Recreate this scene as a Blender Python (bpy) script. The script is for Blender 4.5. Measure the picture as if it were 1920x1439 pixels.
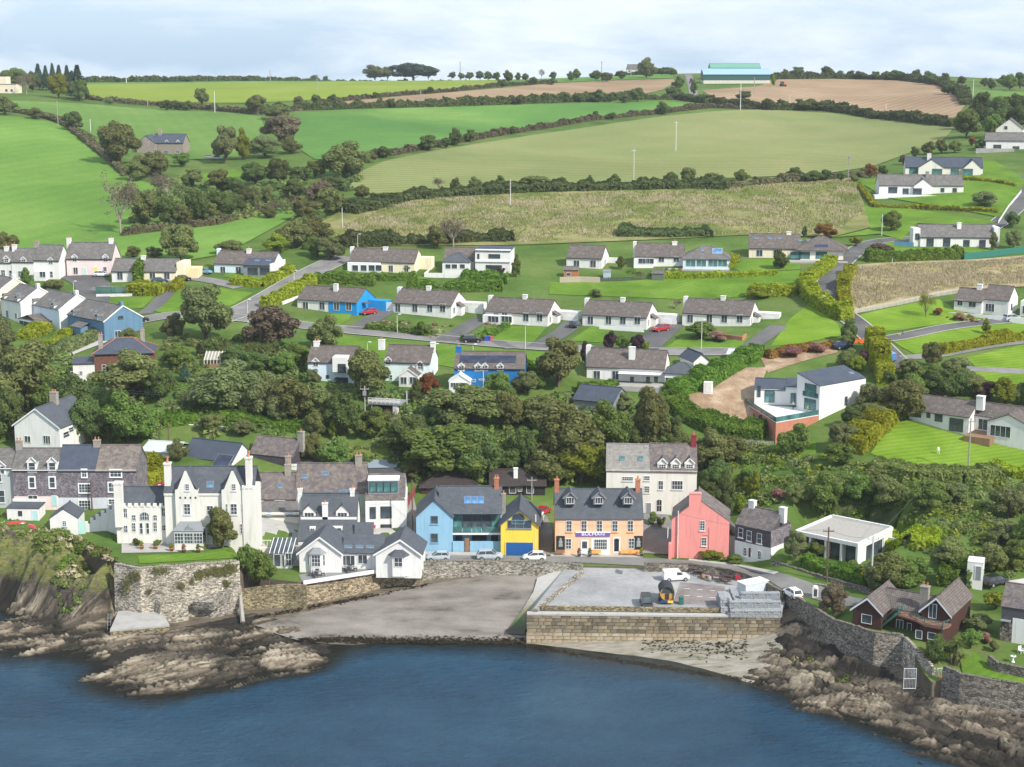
import bpy, bmesh, math, random
import numpy as np
from mathutils import Vector, Matrix, noise as mnoise
from mathutils.geometry import delaunay_2d_cdt
for o in list(bpy.data.objects): bpy.data.objects.remove(o)
SC = bpy.context.scene
COL = SC.collection
R = math.radians
# ------------------------------------------------------------------ camera
F, CX, CY, CAMZ, PITCH = 3000.0, 960.0, 719.5, 88.0, R(11.1)
cam = bpy.data.cameras.new('camera'); camo = bpy.data.objects.new('camera', cam); COL.objects.link(camo)
cam.sensor_width = 36; cam.lens = F*36/1920; cam.clip_start = 1; cam.clip_end = 20000
camo.location = (0, 0, CAMZ); camo.rotation_euler = (math.pi/2-PITCH, 0, 0)
SC.camera = camo
# ------------------------------------------------------------------ sky, sun, exposure
SUN_EL, SUN_AZ = 41.0, 47.0          # azimuth of the sun measured from behind the camera towards the east side
sd = Vector((math.sin(R(SUN_AZ))*math.cos(R(SUN_EL)), -math.cos(R(SUN_AZ))*math.cos(R(SUN_EL)), math.sin(R(SUN_EL))))
w = bpy.data.worlds.new('World'); SC.world = w; w.use_nodes = True
nt = w.node_tree; nt.nodes.clear()
def N(t, ty, **kw):
    n = t.nodes.new(ty)
    for k, v in kw.items():
        if k.startswith('i_'):
            n.inputs[k[2:].replace('_', ' ')].default_value = v
        else: setattr(n, k, v)
    return n
def L(t, a, ao, b, bi): t.links.new(a.outputs[ao], b.inputs[bi])
sky = N(nt, 'ShaderNodeTexSky', sky_type='NISHITA', sun_disc=False, sun_elevation=R(SUN_EL), sun_rotation=math.atan2(sd.x, sd.y), air_density=1.0, dust_density=2.2, ozone_density=1.2, altitude=80)
tc = N(nt, 'ShaderNodeTexCoord'); mp = N(nt, 'ShaderNodeMapping'); mp.inputs['Scale'].default_value = (2.0, 2.0, 9.0)
cn = N(nt, 'ShaderNodeTexNoise', i_Scale=2.3, i_Detail=9.0, i_Roughness=0.62, i_Distortion=0.25)
cr = N(nt, 'ShaderNodeValToRGB'); cr.color_ramp.elements[0].position = 0.38; cr.color_ramp.elements[1].position = 0.62
cr.color_ramp.elements[0].color = (0.0, 0.0, 0.0, 1); cr.color_ramp.elements[1].color = (1, 1, 1, 1)
mx0 = N(nt, 'ShaderNodeMix', data_type='RGBA'); mx0.inputs[0].default_value = .72; mx0.inputs[7].default_value = (2.75, 3.75, 4.9, 1); L(nt, sky, 'Color', mx0, 6)
mx = N(nt, 'ShaderNodeMix', data_type='RGBA'); mx.inputs[7].default_value = (4.3, 4.7, 5.15, 1)
bg = N(nt, 'ShaderNodeBackground', i_Strength=0.15); wo = N(nt, 'ShaderNodeOutputWorld')
L(nt, tc, 'Generated', mp, 'Vector'); L(nt, mp, 'Vector', cn, 'Vector'); L(nt, cn, 'Fac', cr, 'Fac')
L(nt, cr, 'Color', mx, 0); L(nt, mx0, 2, mx, 6); L(nt, mx, 2, bg, 'Color'); L(nt, bg, 'Background', wo, 'Surface')
sl = bpy.data.lights.new('sun', 'SUN'); sl.energy = 3.75; sl.angle = R(0.6); sl.color = (1.0, 0.955, 0.87)
so = bpy.data.objects.new('sun', sl); COL.objects.link(so); so.rotation_euler = (-sd).to_track_quat('-Z', 'Y').to_euler(); so.location = (150, -100, 250)
SC.view_settings.view_transform = 'Standard'; SC.view_settings.look = 'None'; SC.view_settings.exposure = 0.58; SC.view_settings.gamma = 1.0
SC.view_settings.use_curve_mapping = False
SC.render.engine = 'CYCLES'
cy = SC.cycles; cy.max_bounces = 7; cy.diffuse_bounces = 4; cy.glossy_bounces = 3; cy.transmission_bounces = 4; cy.transparent_max_bounces = 8; cy.use_denoising = True
cy.sample_clamp_indirect = 6.0
# ------------------------------------------------------------------ surveying: picture rays and the ground
cp_, sp_ = math.cos(PITCH), math.sin(PITCH)
def ray(px, py):
    a, b = (px-CX)/F, (CY-py)/F
    return np.array((a, cp_+b*sp_, -sp_+b*cp_))
CAMP = np.array((0, 0, CAMZ))
def atY(px, py, Y): d = ray(px, py); return CAMP+d*(Y/d[1])
def atz(px, py, z): d = ray(px, py); return CAMP+d*((z-CAMZ)/d[2])
def scale_at(P): return F/(P[1]*cp_+(CAMZ-P[2])*sp_)       # pixels per metre
ctl = {
 0: [(1000,264),(958,275),(900,290),(835,306),(760,330),(690,352),(610,385),(525,430),(470,470),(360,560),(290,640),(225,740),(185,850),(165,1000),(152,1250)],
 150: [(1010,262),(958,275),(900,290),(835,308),(760,330),(690,350),(610,387),(525,428),(470,470),(360,565),(290,650),(240,740),(195,850),(165,1000),(152,1250)],
 300: [(1050,250),(1030,255),(985,266),(940,279),(880,295),(800,312),(715,332),(640,362),(560,405),(500,440),(450,475),(380,545),(290,670),(240,760),(205,860),(170,1000),(153,1250)],
 600: [(1085,254.8),(1020,272),(940,285),(880,297),(800,312),(730,328),(660,356),(600,386),(520,428),(450,472),(380,540),(300,640),(220,800),(190,900),(153,1250)],
 960: [(1060,262),(1040,269),(960,284),(900,295),(820,307),(740,322),(690,340),(640,366),(600,388),(550,412),(505,436),(450,474),(350,560),(280,680),(240,780),(190,900),(150,1250)],
 1300: [(1065,260.7),(1045,267),(965,285),(880,299),(800,313),(720,329),(660,352),(615,376),(570,402),(505,432),(450,470),(350,555),(270,700),(208,860),(155,1080),(138,1250)],
 1600: [(1120,241),(1060,252),(1000,262),(900,282),(800,306),(700,333),(650,352),(590,378),(500,430),(440,476),(350,560),(270,690),(225,820),(155,1080),(140,1250)],
 1760: [(1250,214),(1195,222),(1110,240),(1050,252),(1000,260),(900,281),(830,299),(700,334),(640,355),(590,380),(510,425),(440,473),(340,560),(260,680),(220,800),(160,1050),(143,1250)],
 1920: [(1285,206),(1215,218),(1110,239),(1000,259),(900,281),(830,299),(690,338),(600,378),(520,420),(440,470),(330,560),(250,665),(190,850),(150,1220)]}
pts = []
for x, rows in ctl.items():
    for r_, Y in rows:
        pts.append(atY(x, r_, Y))
        if x == 0:
            for xx in (-350, -800): pts.append(atY(xx, r_, Y))
        if x == 1920:
            for xx in (2270, 2700): pts.append(atY(xx, r_, Y))
for px in (-800, -350, 0, 300, 600, 960, 1300, 1600, 1920, 2270, 2700):
    for Y, z in ((1450, 76), (1800, 60)): pts.append(np.array(((px-960)/F*Y, Y, z)))
CP = np.array(pts)
def _S(xy):                                    # compress distance so the spline sees an even spread
    X, Y = xy[..., 0], xy[..., 1]
    return np.stack([X/Y*3.2, np.log(Y/200.0)*1.9], -1)
def _phi(r2): return np.where(r2 > 0, 0.5*r2*np.log(np.maximum(r2, 1e-12)), 0)
cs = _S(CP[:, :2]); n_ = NCTL = len(cs)
A = np.zeros((n_+3, n_+3)); d2 = ((cs[:, None]-cs[None])**2).sum(-1); A[:n_, :n_] = _phi(d2)+np.eye(n_)*2e-4
A[:n_, n_] = 1; A[:n_, n_+1:] = cs; A[n_, :n_] = 1; A[n_+1:, :n_] = cs.T
wts = np.linalg.solve(A, np.concatenate([CP[:, 2], np.zeros(3)]))
def H0(xy):
    xy = np.asarray(xy, float); s = _S(xy); sh = s.shape[:-1]; s = s.reshape(-1, 2); out = np.empty(len(s))
    for i in range(0, len(s), 20000):
        q = s[i:i+20000]; d = ((q[:, None]-cs[None])**2).sum(-1)
        out[i:i+20000] = _phi(d)@wts[:NCTL]+wts[NCTL]+q@wts[NCTL+1:]
    return out.reshape(sh)
PADS = []                                      # (polygon xy, level, blend width)
def pad(poly, z, blend): PADS.append((np.array([atz(px, py, z)[:2] for px, py in poly]), z, blend))
def polydist(P, poly):
    """signed distance (negative inside) of points to a polygon"""
    x, y = P[:, 0], P[:, 1]; inside = np.zeros(len(P), bool); dist = np.full(len(P), 1e9)
    for i in range(len(poly)):
        a, b = poly[i-1], poly[i]
        ab = b-a; t = np.clip(((P-a)@ab)/max(ab@ab, 1e-9), 0, 1)
        dist = np.minimum(dist, np.linalg.norm(P-(a+t[:, None]*ab), axis=1))
        c = ((a[1] > y) != (b[1] > y))
        xi = a[0]+(y-a[1])*(b[0]-a[0])/np.where(b[1] == a[1], 1e-9, b[1]-a[1])
        inside ^= c & (x < xi)
    return np.where(inside, -dist, dist)
pad([(785,1052),(1062,1056),(1220,1062),(1320,1066),(1400,1078),(1375,1050),(1250,1040),(1035,1033),(780,1030)], 4.9, 7)
pad([(222,1052),(262,1060),(449,1048),(470,1015),(225,1000)], 9.5, 2.5)
pad([(470,1082),(560,1090),(570,1085),(735,1062),(792,1066),(792,1030),(560,1030),(470,1055)], 5.1, 3.5)
pad([(1484,1030),(1530,1060),(1612,1062),(1700,1022),(1640,990),(1520,985)], 7.5, 4)
pad([(1590,1180),(1690,1205),(1760,1215),(1860,1170),(1850,1130),(1620,1130)], 7.0, 5)
def Hv(xy):
    xy = np.asarray(xy, float).reshape(-1, 2); z = H0(xy)
    for poly, lv, bl in PADS:
        m = (np.abs(xy-poly.mean(0)).max(1) < 90)
        if m.any():
            t = np.clip(1-polydist(xy[m], poly)/bl, 0, 1); t = t*t*(3-2*t); z[m] = z[m]*(1-t)+lv*t
    return z
def H(x, y): return float(Hv([(x, y)])[0])
_YS = np.concatenate([np.arange(195, 500, 3.0), np.arange(500, 1500, 12.0)])
def at(px, py):
    """where the picture ray meets the ground"""
    d = ray(px, py); P = CAMP+d*(_YS/d[1])[:, None]; g = P[:, 2]-Hv(P[:, :2])
    i = np.argmax(g < 0)
    if g[i] >= 0: i = len(g)-1
    if i == 0: return P[0]
    a, b = _YS[i-1], _YS[i]
    for _ in range(2):
        s = np.linspace(a, b, 12); Q = CAMP+d*(s/d[1])[:, None]; gg = Q[:, 2]-Hv(Q[:, :2]); k = max(1, int(np.argmax(gg < 0))); a, b = s[k-1], s[k]
    Q = CAMP+d*(0.5*(a+b)/d[1]); return Q
# ------------------------------------------------------------------ mesh helpers
def tag(o, label=None, cat=None, group=None, kind=None):
    if label: o['label'] = label
    if cat: o['category'] = cat
    if group: o['group'] = group
    if kind: o['kind'] = kind
    return o
def link(name, me, parent=None, mat=None):
    o = bpy.data.objects.new(name, me); COL.objects.link(o)
    if parent is not None: o.parent = parent
    if mat is not None:
        if len(me.materials) == 0: me.materials.append(None)
        o.material_slots[0].link = 'OBJECT'; o.material_slots[0].material = mat
    return o
def empty(name, loc=(0,0,0), rz=0):
    o = bpy.data.objects.new(name, None); COL.objects.link(o); o.location = loc; o.rotation_euler = (0, 0, rz); o.empty_display_size = .5
    return o
class MB:
    def __init__(s): s.v = []; s.f = []; s.uv = []; s.m = []
    def face(s, pts, uv=None, m=0):
        i = len(s.v); s.v += [tuple(map(float, p)) for p in pts]; s.f.append(tuple(range(i, i+len(pts)))); s.m.append(m)
        s.uv += uv if uv else [(p[0]+p[1], p[2]) for p in pts]
        return s
    def box(s, x0, x1, y0, y1, z0, z1, bottom=True, m=0):
        a = [(x0,y0,z0),(x1,y0,z0),(x1,y1,z0),(x0,y1,z0),(x0,y0,z1),(x1,y0,z1),(x1,y1,z1),(x0,y1,z1)]
        for q in ((0,1,5,4),(1,2,6,5),(2,3,7,6),(3,0,4,7),(4,5,6,7))+(((3,2,1,0),) if bottom else ()): s.face([a[i] for i in q], m=m)
        return s
    def prism(s, poly, z0, z1, m=0, bottom=False):
        n = len(poly)
        for i in range(n):
            a, b = poly[i], poly[(i+1) % n]; s.face([(a[0],a[1],z0),(b[0],b[1],z0),(b[0],b[1],z1),(a[0],a[1],z1)], m=m)
        s.face([(p[0],p[1],z1) for p in poly], m=m)
        if bottom: s.face([(p[0],p[1],z0) for p in reversed(poly)], m=m)
        return s
    def slab(s, quad, t, uv=None, m=0):
        """a sheet with thickness t below the given polygon"""
        q = [Vector(p) for p in quad]; nrm = (q[1]-q[0]).cross(q[2]-q[0]).normalized()
        if nrm.z < 0: q.reverse(); uv = uv[::-1] if uv else None; nrm = -nrm
        lo = [p-nrm*t for p in q]; s.face(q, uv, m)
        n = len(q)
        for i in range(n):
            j = (i+1) % n; s.face([lo[i], lo[j], q[j], q[i]], m=m)
        s.face(lo[::-1], m=m)
        return s
    def tube(s, a, b, r0, r1=None, n=6, caps=True, m=0):
        a, b = Vector(a), Vector(b); r1 = r0 if r1 is None else r1
        d = (b-a).normalized(); u = d.orthogonal().normalized(); v = d.cross(u)
        A_ = [a+(u*math.cos(6.2832*i/n)+v*math.sin(6.2832*i/n))*r0 for i in range(n)]; B_ = [b+(u*math.cos(6.2832*i/n)+v*math.sin(6.2832*i/n))*r1 for i in range(n)]
        for i in range(n): j = (i+1) % n; s.face([A_[i], A_[j], B_[j], B_[i]], m=m)
        if caps: s.face(A_[::-1], m=m); s.face(B_, m=m)
        return s
    def lathe(s, prof, n=10, c=(0,0,0), m=0):
        for (r0, z0), (r1, z1) in zip(prof, prof[1:]):
            for i in range(n):
                a, b = 6.28319*i/n, 6.28319*(i+1)/n
                P = [(c[0]+r0*math.cos(a), c[1]+r0*math.sin(a), c[2]+z0), (c[0]+r0*math.cos(b), c[1]+r0*math.sin(b), c[2]+z0), (c[0]+r1*math.cos(b), c[1]+r1*math.sin(b), c[2]+z1), (c[0]+r1*math.cos(a), c[1]+r1*math.sin(a), c[2]+z1)]
                if r0 < 1e-4: P = P[1:]
                elif r1 < 1e-4: P = P[:3]
                s.face(P, m=m)
        return s
    def mesh(s, name='m', smooth=False, weld=False):
        me = bpy.data.meshes.new(name); me.from_pydata(s.v, [], s.f)
        uvl = me.uv_layers.new(name='UVMap'); uvl.data.foreach_set('uv', [c for u in s.uv for c in u])
        me.polygons.foreach_set('material_index', s.m)
        if weld or smooth:
            bm = bmesh.new(); bm.from_mesh(me); bmesh.ops.remove_doubles(bm, verts=bm.verts, dist=1e-4); bm.to_mesh(me); bm.free()
        if smooth: me.polygons.foreach_set('use_smooth', [True]*len(me.polygons))
        me.update(); return me
    def build(s, name, mat, parent=None, smooth=False, weld=False):
        me = s.mesh(name, smooth, weld)
        if isinstance(mat, (list, tuple)):
            for m in mat: me.materials.append(m)
            return link(name, me, parent)
        me.materials.append(mat); return link(name, me, parent)
def np_mesh(name, V, Fq, mat=None, parent=None, smooth=True, link_=True):
    """fast mesh from arrays; Fq is an (n,k) index array"""
    me = bpy.data.meshes.new(name); V = np.asarray(V, np.float32); Fq = np.asarray(Fq, np.int32)
    me.vertices.add(len(V)); me.vertices.foreach_set('co', V.ravel())
    k = Fq.shape[1]; me.loops.add(Fq.size); me.loops.foreach_set('vertex_index', Fq.ravel())
    me.polygons.add(len(Fq)); me.polygons.foreach_set('loop_start', np.arange(0, Fq.size, k, dtype=np.int32)); me.polygons.foreach_set('loop_total', np.full(len(Fq), k, np.int32))
    me.update(calc_edges=True); me.validate()
    if smooth: me.polygons.foreach_set('use_smooth', np.ones(len(me.polygons), bool))
    if mat is not None: me.materials.append(mat)
    return link(name, me, parent) if link_ else me
def local(root, P):
    m = Matrix.Translation(root.location) @ root.rotation_euler.to_matrix().to_4x4(); return m.inverted() @ Vector(P)
# ------------------------------------------------------------------ materials
MATS = {}
def nodes(name):
    m = bpy.data.materials.new(name); m.use_nodes = True; t = m.node_tree; t.nodes.clear()
    o = N(t, 'ShaderNodeOutputMaterial'); b = N(t, 'ShaderNodeBsdfPrincipled'); L(t, b, 0, o, 0); MATS[name] = m; return m, t, b
def ramp(t, src, out, stops):
    r = N(t, 'ShaderNodeValToRGB'); e = r.color_ramp.elements
    while len(e) < len(stops): e.new(0.5)
    for k, (p, c) in zip(e, stops): k.position = p; k.color = (*c, 1)
    L(t, src, out, r, 'Fac'); return r
def mixc(t, fac, a, b, blend='MIX', f=None):
    m = N(t, 'ShaderNodeMix', data_type='RGBA', blend_type=blend)
    for s, v in ((0, fac), (6, a), (7, b)):
        if isinstance(v, tuple) and hasattr(v[0], 'outputs'): t.links.new(v[0].outputs[v[1]], m.inputs[s])
        elif v is not None: m.inputs[s].default_value = (*v, 1) if isinstance(v, tuple) else v
    return m
def noise(t, scale, detail=5, rough=.6, coord='Object', stretch=None, rot=0, dist=0):
    c = N(t, 'ShaderNodeTexCoord'); n = N(t, 'ShaderNodeTexNoise', i_Scale=scale, i_Detail=detail, i_Roughness=rough, i_Distortion=dist)
    if stretch or rot:
        mp = N(t, 'ShaderNodeMapping'); mp.inputs['Rotation'].default_value = (0, 0, rot)
        if stretch: mp.inputs['Scale'].default_value = stretch
        L(t, c, coord, mp, 0); L(t, mp, 0, n, 0)
    else: L(t, c, coord, n, 0)
    return n
def bump(t, b, src, out, strength=.3, dist=.1):
    u = N(t, 'ShaderNodeBump', i_Strength=strength, i_Distance=dist); L(t, src, out, u, 'Height'); L(t, u, 0, b, 'Normal')
def k3(c, f): return tuple(min(1, x*f) for x in c)
def plain(name, c, rough=.6, var=.18, scale=1.5, spec=.3, metal=0, bmp=0, stretch=None):
    """painted or cast surface with blotches, faint streaks and grain"""
    if name in MATS: return MATS[name]
    m, t, b = nodes(name); n = noise(t, scale, 6, .65, stretch=stretch); r = ramp(t, n, 'Fac', [(.25, k3(c, 1-var)), (.5, c), (.8, k3(c, 1+var*.5))])
    n2 = noise(t, scale*9, 3); mm = mixc(t, .5*var+.05, (r, 0), (n2, 'Fac'), 'SOFT_LIGHT')
    L(t, mm, 2, b, 'Base Color'); b.inputs['Roughness'].default_value = rough; b.inputs['Specular IOR Level'].default_value = spec; b.inputs['Metallic'].default_value = metal
    if bmp: bump(t, b, n2, 'Fac', bmp, .05)
    return m
def render_wall(name, c):
    """lime render: soft weather streaks running down, slight grain"""
    if name in MATS: return MATS[name]
    m, t, b = nodes(name); n = noise(t, .9, 5, .6, stretch=(1, 1, .18)); r = ramp(t, n, 'Fac', [(.28, k3(c, .80)), (.46, k3(c, .96)), (.7, c)])
    ns = noise(t, 1.7, 5, .7, stretch=(1.6, 1.6, .09)); rs_ = ramp(t, ns, 'Fac', [(.30,(.70,.68,.64)),(.44,(1,1,1))]); mk = mixc(t, .75, (r, 0), (rs_, 0), 'MULTIPLY')
    n2 = noise(t, 7, 4, .7); mm = mixc(t, .18, (mk, 2), (n2, 'Fac'), 'SOFT_LIGHT'); L(t, mm, 2, b, 'Base Color')
    b.inputs['Roughness'].default_value = .85; b.inputs['Specular IOR Level'].default_value = .15; bump(t, b, n2, 'Fac', .15, .03); return m
def tiled(name, c, c2, bw, bh, mortar=.012, dark=.5, rough=.7, moss=None, mossamt=.0):
    """roof slates / tiles / hung slates in courses over UVs given in metres"""
    if name in MATS: return MATS[name]
    m, t, b = nodes(name); uv = N(t, 'ShaderNodeTexCoord'); br = N(t, 'ShaderNodeTexBrick', offset=.5)
    br.inputs['Scale'].default_value = 1; br.inputs['Brick Width'].default_value = bw; br.inputs['Row Height'].default_value = bh; br.inputs['Mortar Size'].default_value = mortar
    br.inputs['Color1'].default_value = (*c, 1); br.inputs['Color2'].default_value = (*c2, 1); br.inputs['Mortar'].default_value = (*k3(c, dark), 1); br.inputs['Bias'].default_value = 0
    L(t, uv, 'UV', br, 'Vector'); n = noise(t, .55, 6, .65); mm = mixc(t, .42, (br, 'Color'), (n, 'Fac'), 'SOFT_LIGHT')
    n3 = noise(t, 3.0, 5, .7); m3 = mixc(t, .16, (mm, 2), (n3, 'Fac'), 'OVERLAY')
    last = (m3, 2)
    if moss:
        nm = noise(t, 1.1, 7, .75); rm = ramp(t, nm, 'Fac', [(.52-mossamt*.25, (0,0,0)), (.70-mossamt*.2, (1,1,1))]); mo = mixc(t, (rm, 0), last, moss); last = (mo, 2)
    t.links.new(last[0].outputs[last[1]], b.inputs['Base Color']); b.inputs['Roughness'].default_value = rough; b.inputs['Specular IOR Level'].default_value = .3
    bump(t, b, br, 'Fac', -.4, .03); return m
def glass(name='window_glass', c=(.028, .036, .042), rough=.04):
    if name in MATS: return MATS[name]
    m, t, b = nodes(name); n = noise(t, .45, 4, .6); r = ramp(t, n, 'Fac', [(.35, c), (.62, k3(c, 2.6)), (.75, k3(c, 5))]); L(t, r, 0, b, 'Base Color')
    b.inputs['Roughness'].default_value = rough; b.inputs['Specular IOR Level'].default_value = .6; return m
def leaf(name, c1, c2, c3, trans=.46):
    """foliage: each leaf spray its own tint, each plant its own drift"""
    if name in MATS: return MATS[name]
    m, t, b = nodes(name); g = N(t, 'ShaderNodeNewGeometry'); oi = N(t, 'ShaderNodeObjectInfo')
    r = ramp(t, g, 'Random Per Island', [(0, c1), (.5, c2), (1, c3)])
    n = noise(t, .55, 3, .6); rn = ramp(t, n, 'Fac', [(.35, k3(c1, .8)), (.7, c3)]); mm = mixc(t, .45, (r, 0), (rn, 0))
    hs = N(t, 'ShaderNodeHueSaturation'); ma = N(t, 'ShaderNodeMapRange'); ma.inputs[3].default_value = .475; ma.inputs[4].default_value = .52; L(t, oi, 'Random', ma, 0); L(t, ma, 0, hs, 'Hue')
    mv = N(t, 'ShaderNodeMapRange'); mv.inputs[3].default_value = .78; mv.inputs[4].default_value = 1.2; L(t, oi, 'Random', mv, 0); L(t, mv, 0, hs, 'Value'); L(t, mm, 2, hs, 'Color')
    L(t, hs, 0, b, 'Base Color'); b.inputs['Roughness'].default_value = .75; b.inputs['Specular IOR Level'].default_value = .15
    tr = N(t, 'ShaderNodeBsdfTranslucent'); L(t, hs, 0, tr, 'Color'); ms = N(t, 'ShaderNodeMixShader'); ms.inputs[0].default_value = trans
    out = [x for x in t.nodes if x.type == 'OUTPUT_MATERIAL'][0]; L(t, b, 0, ms, 1); L(t, tr, 0, ms, 2); L(t, ms, 0, out, 0); return m
def turf(name, stops, scale=.05, fine=1.2, lines=None, stretch=None, rot=0, finemix=.35, bmp=.4):
    """ground cover: broad drifts, fine mottling, optional mowing or drilling lines (spacing m, angle, strength)"""
    if name in MATS: return MATS[name]
    m, t, b = nodes(name); n = noise(t, scale, 6, .6, stretch=stretch, rot=rot, dist=.4); r = ramp(t, n, 'Fac', stops)
    n2 = noise(t, fine, 5, .75); nb = noise(t, scale*.45, 4, .65, dist=.8); mb2 = mixc(t, .42, (r, 0), (nb, 'Fac'), 'SOFT_LIGHT'); mm = mixc(t, finemix, (mb2, 2), (n2, 'Fac'), 'OVERLAY'); last = (mm, 2)
    if lines:
        sp, ang, st = lines[:3]; c = N(t, 'ShaderNodeTexCoord'); mp = N(t, 'ShaderNodeMapping'); mp.inputs['Rotation'].default_value = (0, 0, ang)
        wv = N(t, 'ShaderNodeTexWave', bands_direction='X', i_Scale=.314/sp, i_Distortion=(lines[3] if len(lines) > 3 else 1.2), i_Detail=2.0); wv.inputs['Detail Scale'].default_value = .3
        L(t, c, 'Object', mp, 0); L(t, mp, 0, wv, 0); ml = mixc(t, st, last, (wv, 'Color'), 'SOFT_LIGHT'); last = (ml, 2)
    t.links.new(last[0].outputs[last[1]], b.inputs['Base Color']); b.inputs['Roughness'].default_value = .95; b.inputs['Specular IOR Level'].default_value = .05
    if bmp: bump(t, b, n2, 'Fac', bmp, .25)
    return m
# ================================================================== the setting: ground, fields, roads, sea, shore
G_SLOPE = turf('hill_grass', [(.30, (.055,.10,.022)), (.5, (.085,.14,.03)), (.7, (.13,.165,.05))], .06, .8)
EDGE = [(-800,1000,10.5),(-300,1000,10.5),(0,992,10.3),(90,1006,10),(170,1028,9.7),(222,1054,9.5),(262,1062,9.5),(447,1050,9.5),(470,1082,5.15),(560,1092,5.1),(572,1089,5.1),(735,1064,5.1),(790,1068,5.1),(794,1058,4.95),(1062,1060,4.9),
        (1200,1063,4.9),(1310,1067,4.95),(1390,1080,5.0),(1466,1112,5.3),(1500,1133,5.7),(1560,1169,6.6),(1640,1194,7.0),(1694,1200,7.0),(1716,1222,6.8),(1748,1256,6.5),(1768,1254,6.5),(1800,1268,6.5),(1920,1288,6.3),(2300,1330,6.0),(2800,1400,6)]
EP = np.array([atz(x, y, z) for x, y, z in EDGE]); EK = EP[:, 0]/EP[:, 1]
def yfront(k): return np.interp(k, EK, EP[:, 1])
NK, NR = 620, 430
ks = np.linspace(-.40, .40, NK); tt = np.linspace(0, 1, NR)
yf = yfront(ks)
Yg = yf[:, None]+(np.exp(tt*2.1)-1)[None]/(math.e**2.1-1)*(1800-yf)[:, None]
Xg = ks[:, None]*Yg
Zg = Hv(np.stack([Xg, Yg], -1).reshape(-1, 2)).reshape(NK, NR)
V = np.stack([Xg, Yg, Zg], -1).reshape(-1, 3)
_E = math.e**2.1-1
def Hv(xy):                                   # from here on heights are read off the ground mesh itself
    xy = np.asarray(xy, float).reshape(-1, 2); u = np.clip((xy[:, 0]/xy[:, 1]+.40)/.80*(NK-1), 0, NK-1.001); i = u.astype(int); fu = u-i; y0 = yf[i]*(1-fu)+yf[i+1]*fu
    v = np.clip(np.log(1+np.clip((xy[:, 1]-y0)/(1800-y0), 0, 1)*_E)/2.1*(NR-1), 0, NR-1.001); j = v.astype(int); fv = v-j
    return (Zg[i, j]*(1-fu)+Zg[i+1, j]*fu)*(1-fv)+(Zg[i, j+1]*(1-fu)+Zg[i+1, j+1]*fu)*fv
ii = (np.arange(NK-1)[:, None]*NR+np.arange(NR-1)[None]).ravel()
ground = np_mesh('ground', V, np.stack([ii, ii+NR, ii+NR+1, ii+1], 1), G_SLOPE); tag(ground, kind='structure')
sv = np.concatenate([V.reshape(NK, NR, 3)[:, 0], V.reshape(NK, NR, 3)[:, 0]-np.array((0, .6, 9.0))]); si = np.arange(NK-1)
SKIRT = plain('earth_bank', (.13,.105,.08), .95, .4, .6, .1, bmp=.5)
tag(np_mesh('embankment', sv, np.stack([si+NK, si+NK+1, si+1, si], 1), SKIRT), kind='structure')
def sheet(name, poly, mat, off=.1, step=None, world=False, kind='structure', zfun=None, parent=None):
    """a ground surface draped over the land inside an outline"""
    P = [np.array(p)[:2] for p in poly] if world else [at(*p)[:2] for p in poly]
    Q = []
    for a, b in zip(P, P[1:]+P[:1]):
        n = max(1, int(np.linalg.norm(b-a)/(step or 4)))
        Q += [a+(b-a)*i/n for i in range(n)]
    Q = np.array(Q); lo, hi = Q.min(0), Q.max(0); st = step or max(2.0, min(12, (hi-lo).max()/40))
    gx, gy = np.meshgrid(np.arange(lo[0], hi[0], st), np.arange(lo[1], hi[1], st)); g = np.stack([gx.ravel(), gy.ravel()], 1)
    g = g[polydist(g, Q) < -st*.35] if len(g) else g
    vin = [Vector(p) for p in np.concatenate([Q, g])]; n = len(Q)
    vo, _, fo, *_ = delaunay_2d_cdt(vin, [], [list(range(n))], 1, 1e-5)
    vo = np.array([(v.x, v.y) for v in vo]); z = (Hv(vo) if zfun is None else zfun(vo))+off
    me = bpy.data.meshes.new(name); me.from_pydata(np.column_stack([vo, z]).tolist(), [], fo); me.materials.append(mat)
    bm = bmesh.new(); bm.from_mesh(me); bmesh.ops.recalc_face_normals(bm, faces=bm.faces)
    if sum(f.normal.z for f in bm.faces) < 0: bmesh.ops.reverse_faces(bm, faces=bm.faces)
    bm.to_mesh(me); bm.free(); me.polygons.foreach_set('use_smooth', [True]*len(me.polygons))
    o = link(name, me, parent)
    if parent is None: tag(o, kind=kind)
    return o
def strip(name, line, width, mat, off=.14, world=False, kind='structure', smooth=3):
    """a road or path of given width along a line"""
    P = np.array([np.array(p)[:2] if world else at(*p)[:2] for p in line])
    for _ in range(smooth if len(P) > 2 else 0):                    # corner cutting
        q = [P[0]]
        for a, b in zip(P, P[1:]): q += [a*.75+b*.25, a*.25+b*.75]
        P = np.array(q+[P[-1]])
    d = np.gradient(P, axis=0); d /= np.linalg.norm(d, axis=1)[:, None]; nrm = np.stack([-d[:, 1], d[:, 0]], 1)
    wv = width if np.ndim(width) == 0 else np.interp(np.linspace(0, 1, len(P)), np.linspace(0, 1, len(width)), width)[:, None]
    cols = [P+nrm*wv*t for t in (.5, .17, -.17, -.5)]
    V = np.concatenate([np.column_stack([c, Hv(c)+off]) for c in cols]); n = len(P); i = np.arange(n-1)
    Fq = np.concatenate([np.stack([c*n+i, (c+1)*n+i, (c+1)*n+i+1, c*n+i+1], 1) for c in range(3)])
    o = np_mesh(name, V, Fq, mat); tag(o, kind=kind); return o
GREEN = turf('pasture', [(.28,(.090,.182,.034)),(.5,(.122,.228,.042)),(.72,(.17,.27,.06))], .018, .55, (9,.5,.04,4), finemix=.28)
GREEN2 = turf('pasture_upper', [(.28,(.085,.16,.04)),(.5,(.115,.20,.046)),(.72,(.155,.24,.065))], .015, .4, (7,-.3,.03,4), finemix=.25)
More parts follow.
